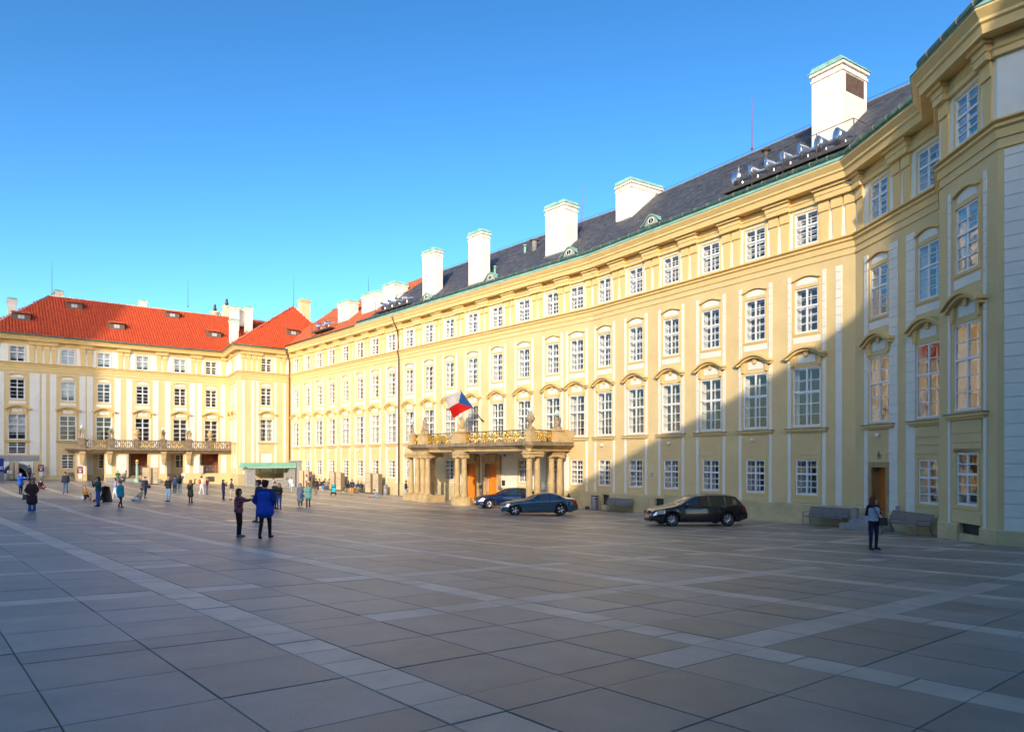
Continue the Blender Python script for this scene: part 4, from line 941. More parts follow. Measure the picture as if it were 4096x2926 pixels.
# ------------------------------------------------------------------ the stone portico with its balcony
def WLoc(w): return w.M            # wall frame: x along the wall, -y out of it
portico = thing('portico', 'sandstone portico with columns and gilded balcony railing before the orange doors', 'portico', WA.at(42.6, 2.3, gzf(*WA.at(42.6, 2.3).xy)))
PO = [(34.5, 0.03), (34.5, 3.5), (35.4, 4.4), (38.9, 4.85), (39.7, 4.35), (41.9, 4.4), (42.2, 4.85), (44.2, 4.85), (44.5, 4.4), (49.3, 4.15), (50.4, 4.5), (50.7, 4.2), (50.5, 0.03)]
def grow(poly, d):
    n = len(poly); out = []
    for i, p in enumerate(poly):
        a, b, c = Vector(poly[i - 1]), Vector(p), Vector(poly[(i + 1) % n]); u1 = (b - a).normalized(); u2 = (c - b).normalized()
        n1 = Vector((-u1.y, u1.x)); n2 = Vector((-u2.y, u2.x)); k = 1 + n1.dot(n2); q = b + (n1 + n2) / max(k, 0.5) * d
        out.append((q.x, max(q.y, 0.03)))
    return out
def slab(poly, z0, z1, mb=None, mi=0):           # (s, off) outline -> prism in wall frame
    mb = mb or MB(); pts = [(s, -o) for s, o in poly]
    ar = sum(pts[i][0] * pts[(i + 1) % len(pts)][1] - pts[(i + 1) % len(pts)][0] * pts[i][1] for i in range(len(pts)))
    return mb.prism_xy(pts if ar > 0 else pts[::-1], z0, z1, mi)
ZF = 2.93
en = slab(grow(PO, -0.10), 2.28, 2.46); slab(PO, 2.46, 2.56, en); slab(grow(PO, 0.16), 2.56, 2.66, en)
part('entablature', en, STONE, portico, WA.M)
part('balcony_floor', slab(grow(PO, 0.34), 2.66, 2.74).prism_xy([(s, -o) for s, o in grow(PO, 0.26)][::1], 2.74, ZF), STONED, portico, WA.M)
part('ceiling', slab(grow(PO, -0.5), 2.20, 2.28), CREAM, portico, WA.M)
cols = [(1644, 3.9), (1670, 4.15), (1692, 4.45), (1711, 4.45), (1733, 3.3), (1829, 4.5), (1857, 4.5), (2117, 4.0), (2149, 3.1), (2206, 1.4), (2239, 0.7)]
def colmesh():
    z0 = -1.33; mb = MB().box(-0.29, 0.29, -0.29, 0.29, z0, z0 + 0.10)
    mb.lathe([(0.28, z0 + 0.10), (0.29, z0 + 0.16), (0.25, z0 + 0.22), (0.235, z0 + 0.30), (0.235, 0.2), (0.20, 1.55), (0.225, 1.57), (0.225, 1.61), (0.20, 1.63), (0.20, 1.70), (0.26, 1.78)], 18); mb.box(-0.28, 0.28, -0.28, 0.28, 1.78, 1.86); return mb
cm = colmesh().mesh('column', STONE, False)
for p in cm.polygons: p.use_smooth = abs(p.normal.z) < 0.5 and len(p.vertices) == 4 and p.area < 0.2 and False
CS = []
for px, off in cols:
    s = WA.s_of(px, off); CS.append((s, off)); link('column', cm, portico, WA.mat(s, 0, off))
gP = gzf(*WA.at(43, 4).xy)
def blockpoly(pts, d): 
    s0, s1 = min(p[0] for p in pts) - d, max(p[0] for p in pts) + d; o0, o1 = min(p[1] for p in pts) - d, max(p[1] for p in pts) + d
    return [(s0, o0), (s0, o1), (s1, o1), (s1, o0)]
for grp in ((0, 1), (2, 3, 4), (5, 6), (7, 8), (9, 10)):
    pts = [CS[i] for i in grp]; bp = blockpoly(pts, 0.36)
    if grp == (5, 6):
        c = ((bp[0][0] + bp[2][0]) / 2, bp[0][1]); bp = [(bp[0][0] - 0.15, bp[0][1])] + [(c[0] - 1.0 * math.cos(a) * 1.05, c[1] + 0.25 + 0.75 * math.sin(a)) for a in np.linspace(0.0, math.pi, 11)] + [(bp[3][0] + 0.15, bp[0][1])]
    part('column_base', slab(bp, gP - 0.5, -1.33), STONE, portico, WA.M)
    part('impost', slab(blockpoly(pts, 0.30), 1.861, 2.06, slab(blockpoly(pts, 0.34), 2.06, 2.12)).box(0, 0, 0, 0, 0, 0) if False else slab(blockpoly(pts, 0.34), 2.06, 2.12, slab(blockpoly(pts, 0.27), 1.861, 2.06)).prism_xy([(s, -o) for s, o in blockpoly(pts, 0.27)], 2.12, 2.28), STONE, portico, WA.M)
# pedestals carrying the sculpture
peds = {'cherub': (1652, 3.75, 0.32), 'lady': (1699, 4.45, 0.48), 'trio': (1845, 4.45, 0.62), 'urn': (2122, 4.05, 0.28), 'group': (2228, 1.1, 0.62)}
PS = {}
for k, (px, off, r) in peds.items():
    s = WA.s_of(px, off); PS[k] = (s, off, r); zt = 3.86
    mb = MB().box(-r * 1.05, r * 1.05, -r * 0.85, r * 0.85, ZF, ZF + 0.12); mb.frus(-r, r, -r * 0.92, r * 0.92, -r * 0.8, r * 0.8, ZF + 0.12, zt - 0.12); mb.box(-r * 1.06, r * 1.06, -r * 0.9, r * 0.9, zt - 0.12, zt)
    part('pedestal', mb, STONE, portico, WA.mat(s, 0, off))
mb = MB(); s1 = PS['group'][0]; mb.box(s1 + 0.45, s1 + 0.75, -0.9, -0.05, ZF, 3.8); part('parapet_end', mb, STONE, portico, WA.M)
# wrought-iron railing with gilded scrolls
def spiral(c, r, turns, a0, sgn=1, n=18):
    out = []
    for i in range(n + 1):
        q = i / n; rr_ = r * (1 - 0.82 * q); a = a0 + sgn * turns * 2 * math.pi * q; out.append((c[0] + rr_ * math.cos(a), 0.0, c[1] + rr_ * math.sin(a)))
    return out
def railing(p, q):
    (s0, o0), (s1, o1) = p, q; d = Vector((s1 - s0, -(o1 - o0))); L = d.length; ang = math.atan2(d.y, d.x)
    M = WA.M @ Matrix.Translation((s0, -o0, 0)) @ Matrix.Rotation(ang, 4, 'Z')
    fr = MB().box(0, L, -0.03, 0.03, 3.74, 3.80).box(0, L, -0.02, 0.02, ZF + 0.05, ZF + 0.09).box(0, 0.04, -0.02, 0.02, ZF, 3.74).box(L - 0.04, L, -0.02, 0.02, ZF, 3.74)
    pn = part('railing', fr, IRON, portico, M)
    g = MB(); b = MB(); n = max(1, round(L / 1.25)); w = L / n; zc = (ZF + 3.74) / 2 + 0.03
    for i in range(n):
        x = (i + 0.5) * w
        for sg in (-1, 1):
            g.tube(spiral((x + sg * w * 0.27, zc + 0.15), 0.24, 1.3, math.pi / 2, -sg), 0.045, 5); g.tube(spiral((x + sg * w * 0.22, zc - 0.17), 0.21, 1.25, -math.pi / 2, sg), 0.042, 5)
            g.tube([(x + sg * w * 0.44, 0, zc - 0.36), (x + sg * w * 0.49, 0, zc - 0.1), (x + sg * w * 0.40, 0, zc + 0.12), (x + sg * w * 0.46, 0, zc + 0.34)], 0.040, 5)
            b.tube([(x, 0, zc - 0.36), (x + sg * w * 0.12, 0, zc - 0.05), (x + sg * w * 0.05, 0, zc + 0.2), (x + sg * w * 0.18, 0, zc + 0.37)], 0.016, 5)
        g.sphere((x, 0, zc), 0.08, 8, 5)
    part('gilded_scrolls', g, GOLD, pn, M); part('iron_scrolls', b, IRON, pn, M)
def PP(k, ds=0.0): return (PS[k][0] + ds, PS[k][1])
railing(PP('cherub', 0.35), PP('lady', -0.5)); railing(PP('lady', 0.5), PP('trio', -0.65))
a, b = Vector(PP('trio', 0.65)), Vector(PP('urn', -0.3))
for k in range(3): railing(tuple(a.lerp(b, k / 3)), tuple(a.lerp(b, (k + 1) / 3)))
a, b = Vector((PS['urn'][0] + 0.05, PS['urn'][1] - 0.3)), Vector((PS['group'][0] - 0.05, PS['group'][1] + 0.55)); railing(tuple(a), tuple(b))
railing((34.6, 0.2), (34.6, 3.4))
# ceiling cameras and door-side stands
for px, py in ((1914, 1814), (2023, 1814)): part('dome_camera', MB().sphere((0, 0, 0), 0.10, 8, 6), STEEL, portico, WA.mat(WA.s_of(px), 2.02, 0.15))
for px, nm in ((1921, 'left'), (1998, 'right')):
    s = WA.s_of(px, 0.5); M = WA.mat(s, 0, 0.5); g0 = gzf(*WA.at(s, 0.5).xy)
    st = thing('notice_stand', 'small grey box on white legs at the %s side of the open orange door' % nm, 'notice stand', WA.at(s, 0.5, g0), group='stands by the doors')
    part('legs', MB().tube([(-0.05, 0, g0), (-0.05, 0, 0.0 - 0.85)], 0.015).tube([(0.05, 0, g0), (0.05, 0, -0.85)], 0.015).box(-0.12, 0.12, -0.08, 0.08, g0, g0 + 0.03), WHITE, st, M); part('box', MB().box(-0.13, 0.13, -0.06, 0.06, -0.85, -0.5), STEEL, st, M)
part('notice_board', MB().box(-0.2, 0.2, -0.02, 0, -0.5, -0.05), IRON, palace, WA.mat(WA.s_of(2014)))

# ------------------------------------------------------------------ the flag on its slanting pole
def build_flag():
    B = WA.at(40.02, 0.12, 0); B.z = CAMZ + (HY - 1684) / F_PX * B.y; off = 3.0
    T = WA.at(WA.s_of(1843, off), off, 0); T.z = CAMZ + (HY - 1561) / F_PX * T.y
    fl = thing('flag', 'white, red and blue flag blowing from a slanting pole above the portico', 'flag', tuple(B))
    part('flagpole', MB().tube([B, B.lerp(T, 0.5), T], [0.035, 0.032, 0.02], 8).sphere(tuple(T), 0.05), STEEL, fl, Matrix(), True)
    part('halyard', MB().tube([B, B.lerp(T, 0.30) + Vector((0, 0, -0.12)), B.lerp(T, 0.5)], 0.008, 4), STEEL, fl, Matrix())
    part('pole_socket', MB().tube([B - WA.n.to_3d() * 0.1, B + (T - B).normalized() * 0.25], 0.06, 8), IRON, fl, Matrix())
    hA, hB = B.lerp(T, 0.98), B.lerp(T, 0.46); fly = Vector((-1.42, -0.55, -0.42)); n, m = 20, 28
    vs = []; fs = []; mi = []
    for i in range(n + 1):
        for j in range(m + 1):
            a, b = i / n, j / m; p = hA.lerp(hB, a) + fly * b
            sag = Vector((-0.28, -0.1, -0.55)) * (a * b * 0.55) + Vector((0.05, 0.02, -0.20)) * (b * b)
            wv = 0.16 * b * math.sin(b * 8.5 + a * 3.2) + 0.07 * b * math.sin(a * 9 - b * 4)
            vs.append(tuple(p + sag + Vector((0.25, -0.8, 0.15)) * wv))
    for i in range(n):
        for j in range(m):
            fs.append((i * (m + 1) + j, i * (m + 1) + j + 1, (i + 1) * (m + 1) + j + 1, (i + 1) * (m + 1) + j)); a, b = (i + 0.5) / n, (j + 0.5) / m
            mi.append(2 if b / 0.46 < 1 - abs(2 * a - 1) else (0 if a < 0.5 else 1))
    mb = MB(); mb.v = vs; mb.f = fs; mb.m = mi
    def cloth(nm, c):
        m_ = mat(nm, c, 0.8); p = m_.node_tree.nodes['Principled BSDF']; N = m_.node_tree.nodes; t = N.new('ShaderNodeBsdfTranslucent'); t.inputs[0].default_value = (*c, 1); mx = N.new('ShaderNodeMixShader'); mx.inputs[0].default_value = 0.35
        o = N['Material Output']; m_.node_tree.links.new(p.outputs[0], mx.inputs[1]); m_.node_tree.links.new(t.outputs[0], mx.inputs[2]); m_.node_tree.links.new(mx.outputs[0], o.inputs[0]); return m_
    part('cloth', mb, [cloth('flag_white', (0.75, 0.72, 0.72)), cloth('flag_red', (0.75, 0.015, 0.015)), cloth('flag_blue', (0.02, 0.13, 0.45))], fl, Matrix(), True)
build_flag()

# ------------------------------------------------------------------ the balustraded balcony on the far wing
OFFL = 2.2
def sL(px, off=OFFL): return WL.s_of(px, off)
balc = thing('balcony', 'stone balustraded balcony on yellow piers along the far wing', 'balcony', WL.at(sL(600), OFFL, gzf(*WL.at(sL(600), OFFL).xy)))
b0, b1 = sL(304), WL.L - 0.05
gl_ = min(gzf(*WL.at(b0, OFFL).xy), gzf(*WL.at(b1, OFFL).xy)) - 0.3
ops = [(sL(348), sL(419), -9, 2.42), (sL(514), sL(592), -9, 2.42), (sL(668), sL(735), -9, 2.42), (sL(800), sL(876), -0.05, 2.42)]
xs = sorted({b0, b1} | {o[0] for o in ops} | {o[1] for o in ops}); zs = [gl_, -0.05, 2.42, 2.62]
def fl_(i, j):
    x, z = (xs[i] + xs[i + 1]) / 2, (zs[j] + zs[j + 1]) / 2
    return None if any(a < x < b and c < z < d for a, b, c, d in ops) else 0
part('arcade_wall', plate(xs, zs, fl_, -OFFL, -OFFL + 0.45), YEL, balc, WL.M)
part('end_wall', MB().box(b0, b0 + 0.4, -OFFL + 0.46, -0.02, gl_, 2.62), YEL, balc, WL.M)
for p0, p1 in ((310, 342), (424, 446), (466, 506), (604, 632), (641, 662), (741, 759), (774, 796), (884, 905)):
    part('pier_panel', MB().box(sL(p0), sL(p1), -OFFL - 0.03, -OFFL, 0.0 + (gl_ + 0.9) * 0, 2.2), CREAM, balc, WL.M)
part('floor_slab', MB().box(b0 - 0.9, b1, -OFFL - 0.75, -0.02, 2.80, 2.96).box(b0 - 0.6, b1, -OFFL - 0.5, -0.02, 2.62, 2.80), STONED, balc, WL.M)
for px in (327, 436, 652, 752):
    s = sL(px); part('corbel', MB().frus(-0.14, 0.14, -0.26, 0.26, -0.42, 0, 1.15, 2.35).box(-0.30, 0.30, -0.55, 0, 2.35, 2.62), STONE, balc, WL.mat(s, 0, OFFL + 0.04))
yF = -OFFL - 0.42
secs = [(sL(334), sL(430)), (sL(450), sL(642)), (sL(664), sL(744)), (sL(768), b1)]
ringm = None
for a, b in ((sL(334), sL(438)), (sL(438), sL(650)), (sL(650), sL(756)), (sL(756), b1)):
    n = max(2, round((b - a) / 0.62)); w = (b - a) / n; mb = MB().box(a, b, yF - 0.10, yF + 0.10, 3.86, 4.0).box(a, b, yF - 0.10, yF + 0.10, 2.96, 3.12)
    for k in range(n):
        x = a + (k + 0.5) * w; ov = [(x + 0.15 * math.cos(t), yF, 3.49 + 0.37 * math.sin(t)) for t in np.linspace(0, 2 * math.pi, 13)[:-1]]
        mb.tube(ov, 0.055, 5, 0, True); mb.sphere((x + w / 2 - 0.0, yF, 3.49), 0.10, 8, 5, 0, (1, 0.6, 1)) if k < n - 1 else None
        if k < n - 1: mb.tube([(x + w / 2, yF, 3.10), (x + w / 2, yF, 3.88)], 0.045, 5)
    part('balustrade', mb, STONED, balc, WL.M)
BP = {'pair_left': 327, 'pair_second': 445, 'urn_left': 548, 'pair_third': 652, 'pair_fourth': 756, 'urn_right': 841}
for k, px in BP.items():
    s = sL(px, OFFL + 0.42); r = 0.34 if 'pair' in k else 0.22
    part('pedestal', MB().box(-r, r, -0.26, 0.26, 2.96, 4.02).box(-r - 0.06, r + 0.06, -0.32, 0.32, 4.02, 4.12).box(-r + 0.08, r - 0.08, -0.29, -0.26, 3.2, 3.85), STONED, balc, WL.mat(s, 0, OFFL + 0.42))
RBR = mat('red_brown_plaster', (0.30, 0.085, 0.035), 0.85, var=0.3, scale=2)
for p0, p1, zz in ((520, 590, gl_), (806, 874, 0.0)): part('dark_recess', MB().box(sL(p0 + 6, 0.4), sL(p1 + 4, 0.4), -0.35, -0.05, zz, 2.4), RBR, balc, WL.M)
def grille(p0, p1, z0, z1, off):
    a, b = sL(p0, off), sL(p1, off); mb = MB(); w = (b - a) / 6
    for k in range(7): mb.box(a + k * w - 0.012, a + k * w + 0.012, -off - 0.012, -off + 0.012, z0, z1)
    for z in (z0 + 0.05, (z0 + z1) / 2, z1 - 0.05): mb.box(a, b, -off - 0.010, -off + 0.010, z - 0.014, z + 0.014)
    for k in range(3):
        x = a + (2 * k + 1) * w; mb.tube([(x + w * 0.8 * math.cos(t), -off - 0.02, (z0 + z1) / 2 + 0.3 * math.sin(t)) for t in np.linspace(0, 2 * math.pi, 13)[:-1]], 0.014, 4, 0, True)
    part('iron_grille', mb, mat('pale_iron', (0.42, 0.40, 0.38), 0.5, metal=0.3), balc, WL.M)
grille(806, 872, -0.05, 0.95, 2.05); grille(520, 586, -0.2, 0.9, 1.5)
part('well_kerb', MB().box(sL(516, 1.8), sL(590, 1.8), -1.9, -1.55, gl_, -0.25), STONE, balc, WL.M)
for p0, p1 in ((424, 470), (500, 560), (604, 640)): part('stone_bench', MB().box(sL(p0, 2.7), sL(p1, 2.7), -2.9, -2.3, gl_, gzf(*WL.at(sL(p0), 2.6).xy) + 0.42), GRANITE, balc, WL.M)
for p0, p1, zz in ((806, 850, 0),): part('cellar_lattice', MB().box(sL(p0 + 25), sL(p1 + 8), -OFFL - 0.02, -OFFL, -1.1, -0.45), STEELD, balc, WL.M)
part('meter_cabinet', MB().box(sL(799), sL(811), -OFFL - 0.25, -OFFL - 0.01, -0.05, 0.95), mat('cabinet', (0.55, 0.5, 0.42)), balc, WL.M)
# green post with a gilt finial before the balcony
P0 = WL.at(sL(548, 3.3), 3.3, 0); g0 = gzf(P0.x, P0.y)
gp = thing('fountain_post', 'tall pale green metal post with gilt finial before the middle bay', 'post', (P0.x, P0.y, g0))
part('shaft', MB().box(-0.24, 0.24, -0.24, 0.24, 0, 0.35).lathe([(0.20, 0.35), (0.16, 0.45), (0.13, 0.6), (0.11, 2.15), (0.17, 2.2), (0.19, 2.3), (0.12, 2.34)], 12), mat('pale_green_metal', (0.28, 0.44, 0.34), 0.5, var=0.15), gp); part('finial', MB().lathe([(0.07, 2.34), (0.14, 2.42), (0.17, 2.52), (0.10, 2.62), (0.03, 2.72)], 10).sphere((0.08, 0, 2.6), 0.07).sphere((-0.08, 0, 2.6), 0.07), GOLD, gp, None, True)

# ------------------------------------------------------------------ copper canopy in the corner and its granite piers
OG = 2.6
def sG(px, off=OG): return WG.s_of(px, off)
cn = thing('entrance_canopy', 'low green copper canopy on granite piers in the courtyard corner', 'canopy', WG.at(sG(1075), OG, gzf(*WG.at(sG(1075), OG).xy)))
gg = gzf(*WG.at(sG(1075), OG).xy) - 0.25
part('copper_roof', MB().box(sG(984), sG(1178), -OG - 0.55, -0.5, 0.70, 1.30).box(sG(966), sG(983), -OG - 0.35, -OG + 0.1, 0.78, 1.28), mat('canopy_copper', (0.22, 0.46, 0.34), 0.6, var=0.12, scale=1.5), cn, WG.M)
part('eaves_strip', MB().box(sG(984), sG(1178), -OG - 0.57, -OG - 0.55, 0.66, 0.78), mat('canopy_light', (0.38, 0.60, 0.46), 0.6), cn, WG.M)
for a, b in ((984, 1017), (1154, 1177)):
    part('granite_pier', MB().box(sG(a), sG(b), -OG - 0.35, -OG + 0.35, gg, 0.42).box(sG(a) - 0.05, sG(b) + 0.05, -OG - 0.42, -OG + 0.42, 0.42, 0.55), GRANITE, cn, WG.M)
    for k in range(3): part('bronze_bracket', MB().sphere(((sG(a) + sG(b)) / 2 + (k - 1) * 0.28, -OG, 0.62), 0.09, 8, 6, 0, (1, 2, 0.9)), GUTTER, cn, WG.M)
part('parapet', MB().box(sG(1021), sG(1151), -OG - 0.2, -OG + 0.2, gg, -0.72), GRANITE, cn, WG.M)
part('parapet_coping', MB().box(sG(1021), sG(1140), -OG - 0.28, -OG + 0.28, -0.72, -0.62), mat('pale_coping', (0.62, 0.55, 0.40), 0.8), cn, WG.M)
part('side_block', MB().box(sG(1139), sG(1153), -OG - 0.15, -OG + 0.3, -0.62, 0.05), GRANITE, cn, WG.M)
a_, b_ = WA.s_of(1160, 0.4), WA.s_of(1195, 0.4); gA = gzf(*WA.at(b_, 0.4).xy)
part('stone_portal', plate([a_, a_ + 0.5, b_ - 0.55, b_], [gA - 0.3, 0.9, 1.45], lambda i, j: None if (i == 1 and j == 0) else 0, -0.45, 0.0).box(a_ - 0.15, b_ + 0.15, -0.6, 0.0, 1.45, 1.62), GRANITE, palace, WA.M)
part('portal_void', MB().box(a_ + 0.5, b_ - 0.55, -0.06, -0.02, gA - 0.3, 0.9), mat('dim_stone', (0.16, 0.15, 0.14), 0.9), palace, WA.M)

# ------------------------------------------------------------------ floodlight racks on the roof
def flood_rack(plane, x0, y0, x1, y1, lamps, label, dep=1.2, up=0.45, facing=-1):
    A, B = plane.hit(x0, y0), plane.hit(x1, y1); (sa, ta), (sb, tb) = plane.st(A), plane.st(B); t = (ta + tb) / 2
    o = thing('floodlight_rack', label, 'floodlights', tuple(plane.at((sa + sb) / 2, t)), group='floodlight racks on the roofs')
    z = plane.at(sa, t).z + up; w = plane.w; off0 = plane.e[0] + (plane.r[0] - plane.e[0]) * t / plane.len; L = abs(sb - sa); s0 = min(sa, sb)
    M = w.mat(s0, z, off0)
    part('platform', MB().box(0, L, -0.25, dep - 0.25, 0, 0.06).box(0, L, -0.27, -0.25, -0.04, 0.14), STEELD, o, M)
    n = max(3, int(L / 1.6) + 1)
    for k in range(n):
        x = 0.03 + (L - 0.06) * k / (n - 1); part('rail_post', MB().tube([(x, -0.22, -up - 0.1), (x, -0.22, 1.15)], 0.028, 5), STEELD, o, M); part('strut', MB().tube([(x, -0.22, -up), (x, dep - 0.4, 0.0)], 0.022, 5), STEELD, o, M)
    part('handrail', MB().tube([(0.03, -0.22, 1.15), (L - 0.03, -0.22, 1.15), (L - 0.03, dep - 0.3, 1.15)], 0.02, 5), STEELD, o, M)
    for k in range(lamps):
        x = 0.35 + (L - 0.7) * (k + 0.5) / lamps; yaw = random.uniform(-0.35, 0.15) - 0.5
        R = M @ Matrix.Translation((x, 0.25, 0.72)) @ Matrix.Rotation(yaw, 4, 'Z') @ Matrix.Rotation(rad(98), 4, 'X') @ Matrix.Scale(1.45, 4)
        lp = part('floodlight', MB().lathe([(0.05, -0.50), (0.075, -0.48), (0.075, -0.14), (0.13, -0.10), (0.30, 0.20), (0.31, 0.22)], 12), ALU, o, R, True)
        part('lamp_glass', MB().lathe([(0.01, 0.18), (0.29, 0.205), (0.29, 0.21), (0.01, 0.215)], 12), mat('lamp_glass', (0.45, 0.52, 0.58), 0.12, metal=0.3), lp, R); part('yoke', MB().tube([(x - 0.14, 0.25, 0.06), (x - 0.12, 0.25, 0.62)], 0.02, 4).tube([(x + 0.14, 0.25, 0.06), (x + 0.12, 0.25, 0.62)], 0.02, 4).box(x - 0.16, x + 0.16, 0.21, 0.29, 0.06, 0.09), ALU, lp, M)
flood_rack(RB, 2890, 822, 3440, 596, 7, 'long dark steel rack of silver floodlights on the slate roof near the big chimney')
flood_rack(RA, 1508, 1272, 1640, 1232, 4, 'rack of silver floodlights where slate meets the old red tiles')
flood_rack(RA, 1254, 1348, 1328, 1325, 2, 'small steel rack with two floodlights low on the red roof by the corner')
# ------------------------------------------------------------------ benches, bins, boards
def ground_at(wall, px, off):
    s = wall.s_of(px, off); P = wall.at(s, off); return Vector((P.x, P.y, gzf(P.x, P.y))), s
def bench(wall, px0, px1, off, label, arms=True, group='grey metal benches'):
    a, b = wall.s_of(px0, off), wall.s_of(px1, off); L = abs(b - a); P = wall.at(min(a, b), off); g = gzf(P.x, P.y); P2 = wall.at(max(a, b), off); g2 = gzf(P2.x, P2.y)
    M = wall.mat(min(a, b), 0, off) @ Matrix.Shear('XZ', 4, (0, 0)) if False else wall.mat(min(a, b), (g + g2) / 2, off)
    o = thing('bench', label, 'bench', tuple(wall.at((a + b) / 2, off, (g + g2) / 2)), group=group)
    MESH = mat('bench_mesh', (0.20, 0.175, 0.16), 0.6, metal=0.2, var=0.1, scale=40)
    part('seat', MB().box(0.02, L - 0.02, -0.48, 0.0, 0.42, 0.45), MESH, o, M); part('seat_rim', MB().tube([(0, -0.5, 0.43), (L, -0.5, 0.43)], 0.025, 6), STEEL, o, M)
    for k in range(3):
        x0, x1 = L * k / 3 + 0.03, L * (k + 1) / 3 - 0.03
        part('back_panel', MB().add([(x0, 0.02, 0.47), (x1, 0.02, 0.47), (x1, 0.17, 0.86), (x0, 0.17, 0.86), (x0, 0.035, 0.47), (x1, 0.035, 0.47), (x1, 0.185, 0.86), (x0, 0.185, 0.86)], [(0, 1, 2, 3), (5, 4, 7, 6), (0, 4, 5, 1), (3, 2, 6, 7), (0, 3, 7, 4), (1, 5, 6, 2)]), MESH, o, M)
    for k in range(4): x = L * k / 3; part('back_stay', MB().tube([(x, 0.0, 0.43), (x, 0.18, 0.88)], 0.02, 6), STEEL, o, M)
    part('top_rail', MB().tube([(0, 0.18, 0.88), (L, 0.18, 0.88)], 0.022, 6), STEEL, o, M)
    for x in (0.0, L):
        part('leg', MB().tube([(x, -0.5, 0.65 if arms else 0.43), (x, -0.5, -0.06)], 0.022, 6), STEEL, o, M); part('leg', MB().tube([(x, 0.0, 0.43), (x, 0.22, -0.06)], 0.022, 6), STEEL, o, M)
        if arms: part('armrest', MB().tube([(x, -0.5, 0.65), (x, 0.08, 0.65)], 0.014, 6), STEEL, o, M)
    return o
bench(WB, 2424, 2524, 0.55, 'grey metal bench between the litter bin and the black car')
bench(WB, 3236, 3392, 0.60, 'grey metal mesh bench left of the stone post and steps')
bench(WC, 3556, 3716, 0.75, 'grey metal mesh bench right of the wooden door')
bench(WA, 1268, 1312, 1.3, 'bench against the far wall crowded with seated people', False); bench(WA, 1392, 1452, 1.3, 'bench by the far wall with three seated people behind the man in orange trousers', False)
bench(WL, 272, 308, 0.7, 'grey bench at the far wing behind the walking man in a cap', False)
def bin_(P, label, r=0.23, h=0.95):
    o = thing('litter_bin', label, 'litter bin', tuple(P), group='round metal litter bins')
    part('drum', MB().lathe([(r * 0.94, 0.0), (r, 0.03), (r, h - 0.10), (r * 0.99, h - 0.06)], 20), mat('brushed_steel', (0.42, 0.42, 0.43), 0.4, metal=0.7), o, None, True); part('lid', MB().lathe([(r * 1.03, h - 0.06), (r * 1.03, h), (r * 0.9, h + 0.02)], 20), mat('bin_lid', (0.10, 0.10, 0.10), 0.5), o, None, True)
    part('slot', MB().sphere((0.02, -r * 0.88, h - 0.22), 0.12, 10, 6, 0, (1, 0.3, 0.5)), BLACK, o)
bin_(ground_at(WB, 2379, 0.55)[0], 'grey steel litter bin beside the cellar vent left of the near bench', 0.26, 1.0)
bin_(ground_at(WA, 1542, 0.7)[0], 'grey litter bin by the lit wall near the woman lying down'); bin_(ground_at(WL, 24, 1.8)[0], 'squat grey litter bin by the pointed stone gateway', 0.32, 0.85)
for px, lab in ((3421, 'short tapering stone post left of the door steps'), (3506, 'stone post half hidden behind the woman in the cardigan')):
    P, s = ground_at(WC if px > 3430 else WB, px, 0.8); P.z = gzf(P.x, P.y)
    if px > 3430: P, s = ground_at(WC, 3512, 1.5)
    o = tag(link('stone_post', MB().lathe([(0.20, -0.05), (0.20, 0.14), (0.175, 0.16), (0.15, 0.86), (0.18, 0.88), (0.18, 0.93), (0.14, 0.95)], 14).mesh('stone_post', GRANITE), None, Matrix.Translation(P)), lab, 'stone post', 'stone posts by the door')
P, _ = ground_at(WB if False else WA, 2275, 0.9)
tag(link('hydrant', MB().lathe([(0.10, -0.1), (0.09, 0.75), (0.16, 0.80), (0.16, 0.88), (0.09, 0.92), (0.06, 1.05), (0.02, 1.10)], 10).mesh('hydrant', IRON), None, Matrix.Translation(P)), 'small black iron post with flared cap behind the blue convertible', 'iron post')
P, _ = ground_at(WA, 2348, 0.9) if False else ground_at(WA, 2349, 0.6)
tag(link('ground_lamp', MB().box(-0.17, 0.17, -0.12, 0.12, 0, 0.10).lathe([(0.14, 0.1), (0.16, 0.16), (0.10, 0.22)], 10).mesh('ground_lamp', mat('lamp_navy', (0.05, 0.07, 0.12), 0.4)), None, Matrix.Translation(P)), 'small dark floor lamp at the wall foot left of the litter bin', 'floor lamp')
